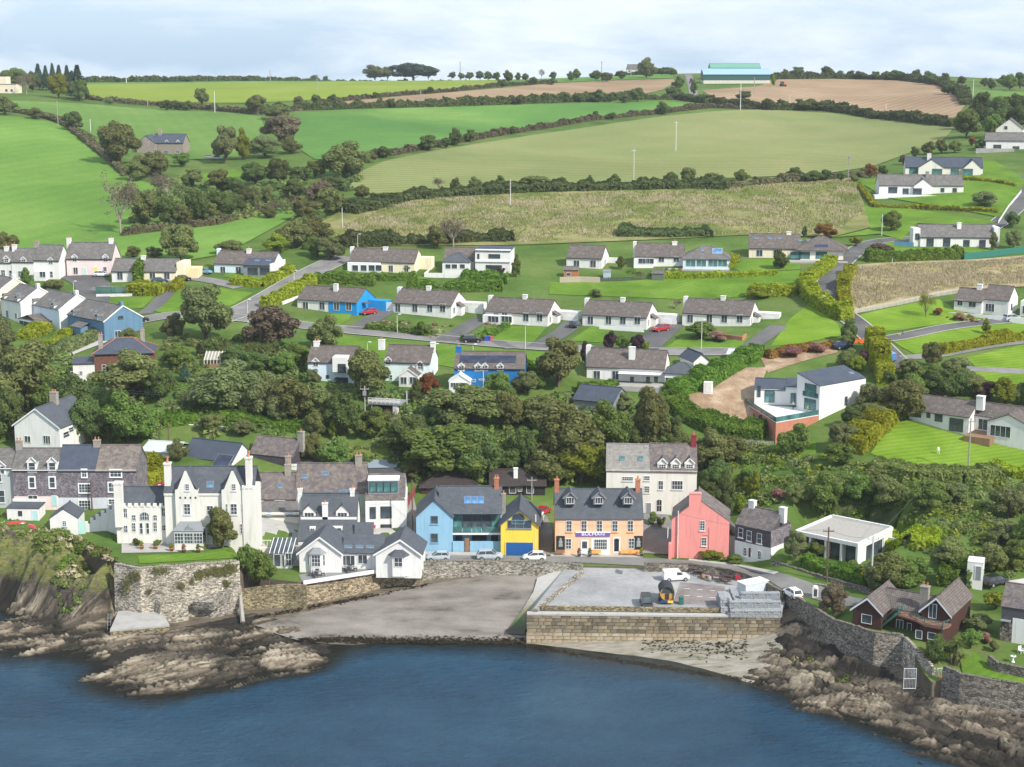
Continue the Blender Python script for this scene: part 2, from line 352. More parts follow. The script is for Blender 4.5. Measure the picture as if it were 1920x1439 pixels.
GREEN3 = turf('pasture_deep', [(.28,(.066,.152,.038)),(.5,(.09,.192,.042)),(.72,(.15,.25,.06))], .012, .4, (6,1.35,.05,4), finemix=.25)
LIME = turf('rape_stubble_green', [(.28,(.145,.20,.028)),(.5,(.185,.24,.034)),(.72,(.23,.27,.055))], .012, .4, (8,1.4,.05,3), finemix=.2)
OLIVE = turf('drilled_olive', [(.28,(.155,.19,.068)),(.5,(.19,.212,.08)),(.72,(.23,.23,.10))], .014, .5, (5,1.52,.16,1.6), finemix=.22)
STUB = turf('stubble', [(.28,(.22,.15,.092)),(.5,(.28,.196,.122)),(.72,(.34,.245,.16))], .02, .6, (6,.55,.14,2.0), finemix=.25)
ROUGH = turf('rough_grass', [(.30,(.085,.125,.03)),(.45,(.15,.165,.05)),(.58,(.25,.225,.105)),(.75,(.14,.16,.05))], .06, 1.0, finemix=.6, bmp=.9)
LAWN = turf('lawn', [(.3,(.075,.145,.018)),(.5,(.105,.19,.022)),(.7,(.14,.225,.035))], .12, 2.2, (1.6,.9,.08,1), finemix=.25)
LAWN2 = turf('lawn_striped', [(.3,(.10,.175,.016)),(.5,(.135,.225,.02)),(.7,(.175,.265,.035))], .1, 2.2, (1.5,1.25,.12,1.0), finemix=.22)
WILD = turf('wild_verge', [(.3,(.05,.09,.02)),(.5,(.10,.14,.03)),(.7,(.19,.19,.06))], .2, 1.6, finemix=.55, bmp=.9)
EARTH = turf('bare_earth', [(.3,(.20,.13,.08)),(.5,(.33,.23,.15)),(.7,(.44,.34,.25))], .25, 2.0, finemix=.5, bmp=.7)
STRAW = turf('dry_grass', [(.3,(.15,.15,.05)),(.48,(.30,.24,.13)),(.7,(.40,.33,.21))], .16, 1.4, finemix=.5, bmp=.9)
TARMAC = turf('tarmac', [(.3,(.085,.083,.085)),(.5,(.115,.112,.113)),(.7,(.15,.145,.14))], .12, 3.0, finemix=.3, bmp=.15)
TARMAC2 = turf('old_tarmac', [(.3,(.15,.145,.14)),(.5,(.20,.192,.185)),(.7,(.245,.235,.225))], .15, 3.0, finemix=.35, bmp=.15)
QUAYTOP = turf('quay_tarmac', [(.3,(.23,.23,.232)),(.5,(.30,.30,.30)),(.7,(.38,.375,.365))], .10, 1.2, finemix=.4, bmp=.15)
CONC = plain('concrete', (.36,.345,.325), .9, .3, .4, .1, bmp=.2)
KERB = plain('kerb_stone', (.40,.385,.36), .9, .2, 1, .1)
GRAVEL = turf('pale_gravel', [(.3,(.36,.34,.32)),(.5,(.46,.44,.42)),(.7,(.54,.52,.50))], .3, 3.5, finemix=.4, bmp=.3)
fields = [
 ('field', [(-140,215),(-10,218),(60,222),(110,232),(150,255),(190,292),(240,330),(290,350),(300,372),(262,392),(240,440),(300,436),(400,424),(480,405),(556,381),(575,392),(520,425),(470,452),(420,478),(300,500),(120,488),(-140,480)], GREEN),
 ('field', [(20,190),(180,197),(300,207),(420,211),(488,219),(496,240),(482,262),(440,300),(350,300),(250,270),(180,258),(140,236),(100,214),(40,205)], GREEN2),
 ('field', [(556,212),(700,205),(900,200),(1100,194),(1240,191),(1330,196),(1240,209),(1100,222),(950,246),(830,268),(740,286),(660,297),(590,300),(560,280),(540,240)], GREEN3),
 ('field', [(162,160),(350,157),(600,155),(800,152),(945,151),(935,160),(800,171),(700,180),(600,188),(480,194),(330,192),(200,188),(160,178)], LIME),
 ('field', [(160,156.5),(400,154.5),(700,151.5),(900,149.8),(950,149),(945,151.2),(800,152.3),(600,155.3),(350,157.4),(162,160)], GREEN3),
 ('field', [(500,203),(620,194),(760,181),(900,170),(1040,157),(1150,152),(1262,149),(1268,155),(1240,170),(1180,183),(1000,191),(800,197),(600,204)], STUB),
 ('field', [(1315,170),(1420,163),(1460,150),(1560,149),(1680,152),(1765,161),(1800,180),(1812,196),(1790,222),(1700,219),(1600,210),(1500,201),(1340,187)], STUB),
 ('field', [(672,325),(720,304),(800,287),(900,270),(1000,254),(1120,237),(1250,218),(1370,208),(1440,206),(1560,214),(1680,227),(1790,240),(1770,262),(1700,290),(1640,312),(1560,325),(1400,334),(1250,340),(1100,346),(900,352),(760,362),(680,366),(655,352)], OLIVE),
 ('field', [(600,420),(660,385),(760,366),(900,356),(1100,352),(1300,344),(1480,338),(1600,330),(1622,390),(1632,428),(1560,446),(1400,442),(1200,452),(1000,460),(800,462),(660,462),(600,450)], ROUGH),
 ('field', [(1786,164),(1860,170),(1990,178),(1990,192),(1880,186),(1812,180)], GREEN2),
 ('field', [(950,150),(1000,147.5),(1150,143),(1262,141),(1262,147),(1150,151),(1000,157),(955,160)], GREEN3),
 ('field', [(1610,342),(1660,372),(1880,410),(1925,340),(1860,300),(1690,325)], LAWN),
 ('field', [(1618,388),(1655,385),(1870,418),(1835,425),(1720,420),(1690,452),(1650,440),(1560,447),(1632,430)], LAWN),
 ('field', [(1585,500),(1700,492),(1830,488),(1990,475),(1990,535),(1905,540),(1800,545),(1690,570),(1600,592),(1572,560)], STRAW),
]
for nm, poly, m in fields: sheet(nm, poly, m, .25, step=9 if poly[0][1] < 300 else 5)
lawns = [  # estate lawns and gardens
 ([(1030,530),(1200,525),(1420,512),(1500,508),(1500,545),(1410,556),(1270,562),(1120,556),(1030,553)], LAWN), ([(1610,592),(1700,572),(1760,562),(1790,580),(1840,600),(1790,606),(1690,620),(1640,624)], LAWN2),
 ([(1662,634),(1700,626),(1835,610),(1990,600),(1990,615),(1760,655),(1768,668),(1720,668),(1690,652)], LAWN2), ([(1812,672),(1990,632),(1990,690),(1900,695),(1830,690)], LAWN2), ([(1825,697),(1990,700),(1990,720),(1880,722),(1840,712)], LAWN2),
 ([(1445,650),(1480,600),(1518,570),(1570,608),(1580,630),(1500,645)], LAWN2), ([(1632,852),(1670,795),(1700,790),(1790,815),(1895,840),(1990,845),(1990,880),(1880,880),(1770,890),(1690,872)], LAWN2),
 ([(620,628),(720,637),(860,650),(1000,660),(1090,668),(1090,676),(980,678),(850,684),(700,672),(620,660)], LAWN), ([(800,682),(990,670),(990,680),(850,690)], LAWN),
 ([(895,645),(935,612),(1025,614),(1000,643)], LAWN), ([(1068,640),(1110,612),(1150,618),(1140,645)], LAWN), ([(1243,655),(1280,632),(1350,645),(1410,628),(1385,655)], LAWN),
 ([(612,590),(660,588),(655,600),(635,612)], LAWN), ([(300,578),(325,545),(400,540),(475,550),(420,582)], LAWN), ([(180,562),(290,556),(268,578),(225,582)], LAWN),
 ([(430,480),(545,500),(480,530),(420,520)], LAWN), ([(290,790),(340,763),(470,770),(590,800),(560,806),(420,790),(330,796)], LAWN2), ([(690,515),(800,520),(800,528),(690,525)], LAWN),
 ([(1170,520),(1280,512),(1225,526)], LAWN), ([(1370,500),(1400,488),(1500,482),(1500,506),(1390,512)], LAWN), ([(1640,448),(1700,452),(1880,470),(1840,475),(1640,475)], LAWN), ([(1580,955),(1650,950),(1760,985),(1750,1000),(1660,985)], LAWN),
 ([(1385,850),(1430,835),(1530,830),(1530,862),(1400,900)], LAWN), ([(305,335),(440,318),(470,330),(330,345)], LAWN), ([(420,385),(540,380),(640,350),(600,385),(560,395)], WILD), ([(270,580),(300,572),(420,600),(400,612)], LAWN)]
for poly, m in lawns: sheet('lawn', poly, m, .12, step=3)
sheet('lawn', [(262,1058),(258,1043),(380,1038),(440,1032),(446,1047)], LAWN, .1, step=1.5)
sheet('lawn', [(1800,1240),(1830,1225),(1850,1250),(1925,1275),(1990,1285),(1990,1296),(1925,1285),(1805,1263)], LAWN, .1, step=2)
sheet('bare_ground', [(1280,742),(1330,735),(1400,690),(1440,690),(1420,740),(1410,790),(1380,800),(1320,770)], EARTH, .12, step=2)
sheet('bare_ground', [(650,835),(700,825),(740,830),(730,865),(660,862)], WILD, .12, step=2)
sheet('bare_ground', [(1425,672),(1500,655),(1575,645),(1570,662),(1500,680),(1440,700)], EARTH, .11, step=2)
sheet('forecourt', [(1880,1092),(1925,1085),(1990,1085),(1990,1125),(1895,1118)], GRAVEL, .1, step=2)
roads = [
 ([(120,640),(260,602),(340,590),(450,598),(560,610),(680,622),(800,634),(930,646),(1080,656),(1240,661),(1420,661)], 6.2, TARMAC2), ([(400,605),(470,578),(545,534),(600,503),(650,482)], 7.5, TARMAC2),
 ([(130,512),(175,530),(175,560),(160,600)], 9, TARMAC), ([(270,590),(300,568),(325,535)], 4, TARMAC), ([(175,540),(260,548),(330,520),(390,525),(450,540)], 4.5, TARMAC2),
 ([(1925,372),(1890,405),(1860,430),(1800,448),(1700,448),(1630,455),(1595,478),(1560,515),(1545,545),(1565,580),(1610,610),(1650,650),(1690,690),(1760,715)], 5.5, TARMAC),
 ([(1640,640),(1700,632),(1800,610),(1925,598)], 4, TARMAC), ([(1690,672),(1760,668),(1850,650),(1930,640)], 3, TARMAC2), ([(1800,692),(1925,698)], 3, TARMAC2), ([(1930,330),(1885,390)], 7, TARMAC), ([(1290,140),(1298,165),(1302,188)], 5, TARMAC2),
 ([(1012,1042),(1018,1000),(1000,960)], 4, TARMAC2), ([(1228,1040),(1235,1000),(1215,965)], 7, TARMAC2), ([(262,955),(280,920),(268,890)], 7, TARMAC2), ([(100,675),(150,655),(195,640)], 4, GRAVEL), ([(770,1030),(765,980),(755,930)], 4, TARMAC2)]
for ln, wd, m in roads: strip('road', ln, wd, m)
for ln, wd in ((roads[0][0], 6.2), (roads[1][0], 7.5), (roads[5][0], 5.5), (roads[6][0], 4)):      # kerbs
    P = np.array([at(*p)[:2] for p in ln])
    for _ in range(3):
        q = [P[0]]
        for a, b in zip(P, P[1:]): q += [a*.75+b*.25, a*.25+b*.75]
        P = np.array(q+[P[-1]])
    d = np.gradient(P, axis=0); d /= np.linalg.norm(d, axis=1)[:, None]; nrm = np.stack([-d[:, 1], d[:, 0]], 1)
    for sg in (-1, 1): strip('kerb', [p for p in P+nrm*sg*(wd/2+.1)], .32, KERB, .22, world=True, smooth=0)
for ln, wd in (([(665,618),(700,600),(730,580)], 5), ([(835,640),(880,612),(905,598)], 5), ([(1005,652),(1060,622),(1075,605)], 5), ([(1205,656),(1240,625),(1260,605)], 7), ([(1400,655),(1430,635),(1460,612)], 4.5), ([(930,640),(960,655)], 3)):
    strip('driveway', ln, wd, TARMAC, .16)
# waterfront street, footpaths and kerbs
sheet('road', [(760,1048),(800,1050),(1062,1055),(1205,1062),(1310,1064),(1400,1078),(1470,1108),(1540,1128),(1640,1150),(1640,1128),(1560,1108),(1460,1075),(1380,1058),(1235,1048),(1000,1044),(780,1040)], TARMAC2, .1, step=2)
def pavement(line, wd, name='pavement', h=.13):
    P = np.array([at(*p)[:2] for p in line]); m = MB()
    for a, b in zip(P, P[1:]):
        d = (b-a)/np.linalg.norm(b-a); n = np.array((-d[1], d[0]))*wd; q = [a, b, b+n, a+n]; z = [H(*p)+h for p in q]
        m.slab([(p[0], p[1], zz) for p, zz in zip(q, z)], .4)
    return tag(m.build(name, KERB), kind='structure')
pavement([(790,1040.5),(935,1043)], 1.6); pavement([(1032,1044),(1205,1046)], 2.2); pavement([(1290,1052),(1380,1062),(1450,1078)], 1.0)
# ------------------------------------------------------------------ sea, shore rocks, beach
def tps2(ctrl):
    c = np.array(ctrl); s = c[:, :2]/25.0; n = len(s); A = np.zeros((n+3, n+3)); A[:n, :n] = _phi(((s[:, None]-s[None])**2).sum(-1))+np.eye(n)*1e-3
    A[:n, n] = 1; A[:n, n+1:] = s; A[n, :n] = 1; A[n+1:, :n] = s.T; q = np.linalg.solve(A, np.concatenate([c[:, 2], np.zeros(3)]))
    def f(P):
        p = np.asarray(P)/25.0; out = np.empty(len(p))
        for i in range(0, len(p), 20000):
            u = p[i:i+20000]; out[i:i+20000] = _phi(((u[:, None]-s[None])**2).sum(-1))@q[:n]+q[n]+u@q[n+1:]
        return out
    return f
sh = [(0,996,9.9),(60,1003,9.7),(150,1028,9.2),(205,1052,8.8),(-150,995,10),(-300,995,10),(0,1050,7.4),(60,1068,6.8),(120,1078,6.6),(180,1078,7.0),(0,1100,3.2),(60,1125,2.2),(120,1142,1.8),(185,1152,1.7),(205,1120,2.2),
      (0,1165,1.2),(60,1180,.9),(130,1192,.8),(180,1198,.7),(0,1212,.3),(100,1220,.2),(0,1245,-.5),(100,1250,-.6),(170,1255,-.4),(-150,1100,3.4),(-150,1230,-.2),(-300,1230,-.2),(-150,1300,-1.5),(0,1320,-2),
      (225,1150,1.2),(300,1148,1.1),(400,1146,1.0),(210,1190,.9),(300,1185,.9),(400,1172,.9),(480,1154,1.0),(560,1137,1.1),(640,1123,1.3),(720,1107,1.8),(800,1096,2.4),(900,1088,3.0),(1010,1078,3.3),(1090,1068,3.6),
      (205,1225,.8),(300,1225,.7),(400,1210,.7),(500,1190,.6),(200,1270,.4),(255,1310,-.2),(300,1310,-.1),(360,1290,.4),(400,1285,.5),(470,1270,.45),(540,1252,.5),(600,1240,.4),(620,1250,-.35),(480,1235,.15),(540,1222,.15),(420,1240,.5),
      (190,1330,-1),(300,1340,-.9),(400,1315,-.9),(500,1290,-.8),(600,1275,-.8),(600,1203,.1),(700,1200,.12),(800,1202,.05),(900,1202,.05),(985,1203,0),(650,1165,1.1),(800,1150,1.4),(900,1140,1.6),(980,1150,1.3),
      (700,1230,-.7),(900,1235,-.8),(1050,1240,-.7),(1000,1210,-.05),(1100,1210,.15),(1200,1210,.4),(1300,1200,.7),(1400,1190,1.2),(1200,1226,0),(1300,1245,0),(1390,1272,0),(1300,1290,-.9),(1100,1270,-1),(1450,1200,1.8),
      (1480,1192,2.6),(1560,1218,3.0),(1640,1240,3.1),(1700,1266,2.8),(1790,1318,2.4),(1920,1342,2.4),(2200,1390,2.4),(1480,1235,1.1),(1550,1255,1.3),(1640,1290,1.4),(1700,1322,1.4),(1790,1358,1.2),(1920,1376,1.3),(1600,1318,.9),(1700,1356,.8),(1800,1392,.7),(1920,1410,.8),
      (1430,1290,-.2),(1500,1312,0),(1580,1345,0),(1650,1368,0),(1740,1405,0),(1820,1432,0),(1420,1330,-1.2),(1550,1390,-1.5),(1650,1430,-1.5),(2000,1470,.2),(2200,1500,.2)]
shore_h = tps2([atz(x, y, z) for x, y, z in sh])
rocky = [(-350,1020),(0,1030),(215,1085),(205,1180),(330,1178),(470,1150),(560,1170),(590,1195),(640,1225),(640,1300),(300,1380),(-350,1330)]
rocky2 = [(1445,1195),(1490,1190),(1560,1215),(1700,1300),(1790,1330),(2250,1370),(2250,1560),(1800,1480),(1400,1310),(1385,1262)]
RP = [np.array([atz(x, y, 1)[:2] for x, y in q]) for q in (rocky, rocky2)]
gx = np.arange(-95, 95, .36); gy = np.arange(178, 268, .36)
GX, GY = np.meshgrid(gx, gy, indexing='ij'); GP = np.stack([GX.ravel(), GY.ravel()], 1)
zz = shore_h(GP)
am = np.maximum(np.clip(-polydist(GP, RP[0])/3.5, 0, 1), np.clip(-polydist(GP, RP[1])/3.5, 0, 1))
yk = yfront(GP[:, 0]/GP[:, 1])
slab = np.full(len(GP), .5); weed = np.zeros(len(GP)); strike = np.column_stack([GP, np.zeros(len(GP))])
def strata(P):
    """tilted rock beds: long broken slabs lying along the shore, cracks and hollows between"""
    out = np.zeros(len(P)); vn = mnoise.voronoi; nz = mnoise.noise
    for i in np.nonzero(am > 0)[0]:
        x, y = P[i]; a = .50 if x < 0 else -.52; ca, sa = math.cos(a), math.sin(a)
        u0 = x*ca+y*sa; v0 = -x*sa+y*ca; v = v0+nz((u0*.07, v0*.07, 3.1))*1.8; u = u0
        d, p = vn((u*.11, v*.46, 0)); h = (math.sin(p[0][0]*91.7+p[0][1]*47.3)*43758.5) % 1.0; e = d[1]-d[0]
        d2_, p2 = vn((u*.30+7, v*1.55, 3)); h2 = (math.sin(p2[0][0]*71.3+p2[0][1]*31.9)*9631.7) % 1.0; e2 = d2_[1]-d2_[0]
        z = (h-.40)*1.15+(v*.46-p[0][1])*1.3+(h2-.5)*.62+(v*1.55-p2[0][1])*.42+nz((x*.09, y*.09, 5.5))*.9-(.30 if e2 < .05 else 0)-(.45 if e < .05 else 0)
        out[i] = z; slab[i] = h*.45+h2*.55; strike[i] = (u, v, z); weed[i] = min(1, max(0, .30-h)*4+(.8 if e < .05 else 0)+(.55 if e2 < .05 else 0)+max(0, nz((x*.11+4, y*.11, 1.5))-.10)*2.4)
    return out
zz = zz+(strata(GP)*np.where(GP[:, 0] < 0, .8, 1)-np.where((GP[:, 0] < 0) & (zz < 2.2), .28, 0))*am+np.array([mnoise.noise((x*.35, y*.35, 0))*.07 for x, y in GP])
keep = (GP[:, 1] < yk+1.2).reshape(GX.shape)
zz = np.where(GP[:, 1] > yk-.6, np.minimum(zz, Hv(np.column_stack([GP[:, 0], yk]))-.35), zz)
V = np.column_stack([GP, zz]); ny = len(gy); I = np.arange(len(GP)).reshape(GX.shape)
cell = keep[:-1, :-1] & (zz.reshape(GX.shape)[:-1, :-1] > -2.2)
a = I[:-1, :-1][cell]; b = I[1:, :-1][cell]; c = I[1:, 1:][cell]; d = I[:-1, 1:][cell]
m, t, bs = nodes('shore_rock')
ge = N(t, 'ShaderNodeNewGeometry'); sx = N(t, 'ShaderNodeSeparateXYZ'); L(t, ge, 'Position', sx, 0)
n1 = noise(t, .35, 7, .7, stretch=(1, 2.2, 3), rot=.42); n2 = noise(t, 1.6, 6, .75, stretch=(.6, 1.8, 2), rot=.42)
sa_ = N(t, 'ShaderNodeAttribute', attribute_name='slab'); we_ = N(t, 'ShaderNodeAttribute', attribute_name='weed'); cf_ = N(t, 'ShaderNodeAttribute', attribute_name='cliff')
st_ = N(t, 'ShaderNodeAttribute', attribute_name='strike'); smp = N(t, 'ShaderNodeMapping'); smp.inputs['Scale'].default_value = (.25, 2.6, 1.2); L(t, st_, 'Vector', smp, 0); sn_ = N(t, 'ShaderNodeTexNoise', i_Scale=1.0, i_Detail=7.0, i_Roughness=.7); L(t, smp, 0, sn_, 0)
cl0 = ramp(t, sa_, 'Fac', [(.15,(.06,.049,.037)),(.40,(.13,.105,.077)),(.65,(.235,.194,.14)),(.9,(.34,.29,.218))]); cn_ = ramp(t, sn_, 'Fac', [(.34,(.16,.14,.13)),(.42,(.62,.60,.58)),(.5,(.95,.95,.95)),(.65,(1.1,1.1,1.1))]); cl1 = mixc(t, 1.0, (cl0, 0), (cn_, 0), 'MULTIPLY')
ck = ramp(t, n2, 'Fac', [(.35,(.035,.03,.027)),(.55,(.085,.07,.058)),(.72,(.19,.155,.12))]); cl2 = mixc(t, (cf_, 'Fac'), (cl1, 2), (ck, 0)); cl3 = mixc(t, (we_, 'Fac'), (cl2, 2), (.024,.021,.017)); c2 = mixc(t, .25, (cl3, 2), (sn_, 'Fac'), 'OVERLAY')
wl = N(t, 'ShaderNodeMath', operation='MULTIPLY_ADD'); wl.inputs[1].default_value = 2.2; wl.inputs[2].default_value = -1.05; L(t, n1, 'Fac', wl, 0)
ad = N(t, 'ShaderNodeMath', operation='ADD'); L(t, sx, 'Z', ad, 0); L(t, wl, 0, ad, 1)
wet = ramp(t, ad, 0, [(.12,(1,1,1)),(.42,(.6,.6,.6)),(.85,(0,0,0))]); c3 = mixc(t, (wet, 0), (c2, 2), (.022,.018,.012))          # weed and lichen belt at the tide line
sn = N(t, 'ShaderNodeSeparateXYZ'); L(t, ge, 'Normal', sn, 0)
zg = N(t, 'ShaderNodeMapRange'); zg.inputs[1].default_value = 4.2; zg.inputs[2].default_value = 6.0; L(t, sx, 'Z', zg, 0)
ng = noise(t, .5, 5, .7); g1 = N(t, 'ShaderNodeMath', operation='MULTIPLY'); L(t, zg, 0, g1, 0)
g2 = ramp(t, ng, 'Fac', [(.38,(0,0,0)),(.5,(1,1,1))]); L(t, g2, 0, g1, 1); ngc = ramp(t, n2, 'Fac', [(.3,(.05,.09,.02)),(.5,(.13,.14,.04)),(.7,(.27,.21,.10))])
c4 = mixc(t, (g1, 0), (c3, 2), (ngc, 0)); L(t, c4, 2, bs, 'Base Color'); bs.inputs['Roughness'].default_value = .85; bs.inputs['Specular IOR Level'].default_value = .25
bump(t, bs, sn_, 'Fac', .9, .4)
rock = np_mesh('shore_rock', V, np.stack([a, b, c, d], 1), m, smooth=False); tag(rock, kind='structure')
cliff = np.clip((zz-2.6)/2.0, 0, 1)*am
for nm_, ar_ in (('slab', slab), ('weed', weed), ('cliff', cliff)): rock.data.attributes.new(nm_, 'FLOAT', 'POINT').data.foreach_set('value', ar_.astype(np.float32))
rock.data.attributes.new('strike', 'FLOAT_VECTOR', 'POINT').data.foreach_set('vector', strike.astype(np.float32).ravel())
# beach sheets over the smooth middle
m, t, bs = nodes('shingle_beach'); n1 = noise(t, .16, 6, .65, stretch=(.7, 1.6, 1), rot=.25); n2 = noise(t, 4.5, 4, .8)
cl = ramp(t, n1, 'Fac', [(.33,(.08,.066,.054)),(.43,(.155,.134,.114)),(.58,(.215,.19,.166)),(.78,(.27,.243,.215))]); c2 = mixc(t, .45, (cl, 0), (n2, 'Fac'), 'OVERLAY')
ge = N(t, 'ShaderNodeNewGeometry'); sx = N(t, 'ShaderNodeSeparateXYZ'); L(t, ge, 'Position', sx, 0); wl = N(t, 'ShaderNodeMath', operation='MULTIPLY_ADD'); wl.inputs[1].default_value = 1.5; wl.inputs[2].default_value = -.75; L(t, n1, 'Fac', wl, 0)
ad = N(t, 'ShaderNodeMath', operation='ADD'); L(t, sx, 'Z', ad, 0); L(t, wl, 0, ad, 1); wet = ramp(t, ad, 0, [(0,(1,1,1)),(.22,(.55,.55,.55)),(.55,(0,0,0))]); c3 = mixc(t, (wet, 0), (c2, 2), (.075,.06,.048)); L(t, c3, 2, bs, 'Base Color')
bs.inputs['Roughness'].default_value = .8; bump(t, bs, n2, 'Fac', .4, .15); BEACH = m
zs = lambda P: shore_h(P)+np.array([mnoise.noise((x*.3, y*.3, 4))*.06 for x, y in P])
bw = lambda q: [atz(x, y, z)[:2] for x, y, z in q]
sheet('beach', bw([(480,1160,2.1),(560,1139,2.2),(640,1122,2.3),(720,1104,2.5),(795,1094,2.75),(900,1084,3.0),(1010,1075,3.3),(1085,1066,3.6),(1062,1090,3.0),(1000,1165,1.2),(985,1212,-.2),(900,1214,-.3),(750,1214,-.3),(620,1212,-.2),(560,1200,.4),(520,1185,1.0)]), BEACH, .1, step=1.2, world=True, zfun=zs)
m, t, bs = nodes('weedy_shingle'); n1 = noise(t, .5, 6, .7, stretch=(.5, 1.6, 1)); n2 = noise(t, 4.5, 4, .8); cl = ramp(t, n1, 'Fac', [(.34,(.05,.075,.02)),(.42,(.19,.17,.125)),(.6,(.29,.265,.22)),(.8,(.36,.34,.30))]); c2 = mixc(t, .5, (cl, 0), (n2, 'Fac'), 'OVERLAY'); L(t, c2, 2, bs, 'Base Color'); bs.inputs['Roughness'].default_value = .85; bump(t, bs, n2, 'Fac', .5, .15)
sheet('beach', bw([(985,1209,-.2),(1200,1203,.4),(1370,1192,1.1),(1450,1188,1.7),(1470,1215,1.9),(1430,1260,.6),(1405,1290,-.3),(1300,1256,-.25),(1200,1234,-.2),(1080,1220,-.2)]), m, .1, step=1.2, world=True, zfun=zs)
# sea: one sheet to the frame and past it; shallows tinted by the bottom
sxs = np.concatenate([np.linspace(-1500, -110, 12), np.arange(-105, 106, 1.5), np.linspace(110, 1500, 12)]); sys_ = np.concatenate([np.linspace(-600, 120, 12), np.arange(125, 262, 1.5)])
SX, SY = np.meshgrid(sxs, sys_, indexing='ij'); SP = np.stack([SX.ravel(), SY.ravel()], 1); I = np.arange(len(SP)).reshape(SX.shape)
m, t, bs = nodes('sea_water'); at_ = N(t, 'ShaderNodeAttribute', attribute_name='shallow'); n1 = noise(t, .03, 7, .68, stretch=(1, 1.3, 1), rot=.2); dp = ramp(t, n1, 'Fac', [(.3,(.030,.098,.182)),(.52,(.048,.140,.245)),(.7,(.076,.190,.305))])
n5 = noise(t, .5, 4, .6); at2 = N(t, 'ShaderNodeMath', operation='MULTIPLY_ADD'); at2.inputs[1].default_value = .5; at2.inputs[2].default_value = -.22; L(t, n5, 'Fac', at2, 0); at3 = N(t, 'ShaderNodeMath', operation='ADD', use_clamp=True); L(t, at_, 'Fac', at3, 0); L(t, at2, 0, at3, 1)
sc_ = ramp(t, at3, 0, [(.05,(0,0,0)),(.9,(1,1,1))]); mm = mixc(t, (sc_, 0), (dp, 0), (.036,.040,.032)); L(t, mm, 2, bs, 'Base Color')
bs.inputs['Roughness'].default_value = .12; bs.inputs['IOR'].default_value = 1.33; bs.inputs['Specular IOR Level'].default_value = .35
w1 = noise(t, .8, 4, .65, stretch=(.7, 1.3, 1), rot=.12); w2 = noise(t, 3.0, 5, .75, stretch=(.7, 1.3, 1), rot=-.15); w3 = noise(t, .12, 3, .5, stretch=(.5, 1.4, 1)); wa = N(t, 'ShaderNodeMath', operation='MULTIPLY_ADD'); wa.inputs[1].default_value = .45; L(t, w2, 'Fac', wa, 0); L(t, w1, 'Fac', wa, 2)
wb = N(t, 'ShaderNodeMath', operation='MULTIPLY_ADD'); wb.inputs[1].default_value = .8; L(t, w3, 'Fac', wb, 0); L(t, wa, 0, wb, 2); bump(t, bs, wb, 0, 1.0, 4.5)
sea = np_mesh('sea', np.column_stack([SP, np.zeros(len(SP))]), np.stack([I[:-1, :-1].ravel(), I[1:, :-1].ravel(), I[1:, 1:].ravel(), I[:-1, 1:].ravel()], 1), m); tag(sea, kind='structure')
dep = np.clip(1+shore_h(SP)/1.3, 0, 1); dep[(np.abs(SP[:, 0]) > 100) | (SP[:, 1] < 176)] = 0
sea.data.attributes.new('shallow', 'FLOAT', 'POINT').data.foreach_set('value', dep.astype(np.float32))
# ================================================================== building kit
WHITE = render_wall('white_render', (.71,.70,.675)); CREAM = render_wall('cream_render', (.78,.70,.50)); PALE = render_wall('pale_render', (.72,.69,.62)); PINKW = render_wall('pale_pink_render', (.76,.62,.60))
SLATE = tiled('slate_roof', (.072,.080,.095), (.092,.10,.115), .35, .25, .014, .55); SLATE2 = tiled('old_purple_slate', (.105,.088,.098), (.15,.125,.13), .35, .25, .016, .5, .75, (.20,.17,.12), .25)
SLATE3 = tiled('new_slate', (.055,.066,.09), (.062,.074,.10), .4, .28, .01, .7); GREYTILE = tiled('grey_tile', (.135,.126,.122), (.165,.155,.147), .33, .36, .03, .45, .85, (.19,.175,.155), .1)
BROWNTILE = tiled('brown_tile', (.125,.104,.094), (.155,.13,.118), .33, .36, .035, .42, .85, (.20,.175,.155), .0); PALETILE = tiled('lichen_tile', (.26,.245,.22), (.36,.34,.31), .33, .33, .035, .45, .9, (.16,.15,.14), .3)
DARKTILE = tiled('dark_brown_tile', (.045,.036,.034), (.06,.05,.046), .33, .33, .03, .5); HUNG = tiled('hung_slate', (.10,.085,.10), (.26,.23,.25), .26, .17, .014, .4, .6, (.33,.30,.31), .1); HUNGD = tiled('hung_slate_dark', (.065,.052,.065), (.11,.092,.105), .26, .17, .014, .5)
FRAME = plain('white_frame', (.74,.74,.73), .45, .06); DARKF = plain('dark_frame', (.06,.062,.066), .4, .1); GLASS = glass(); BLUEGLASS = glass('blue_glass', (.05,.09,.13), .06); TEALGLASS = glass('teal_glass', (.035,.085,.085), .05)
LEAD = plain('lead', (.22,.23,.245), .55, .2); BRICKC = tiled('chimney_brick', (.40,.16,.09), (.50,.22,.13), .24, .09, .012, .6, .9); POT = plain('clay_pot', (.50,.20,.10), .8, .2); STONEC = plain('stone_grey', (.30,.275,.24), .9, .35, 1.2, .1, bmp=.4)
SOLAR = glass('solar_panel', (.012,.016,.032), .12); WOOD = plain('timber', (.25,.15,.085), .8, .35, 2, stretch=(1,1,.2)); BROWNWOOD = plain('brown_boarding', (.065,.033,.026), .7, .35, 2.5, .2, stretch=(6,6,.3)); BRICK = tiled('red_brick', (.33,.13,.085), (.44,.20,.13), .24, .085, .014, 1.5, .9)
def paint(c, nm=None): return render_wall(nm or 'paint_%d_%d_%d' % tuple(int(x*100) for x in c), c)
WINC = {}
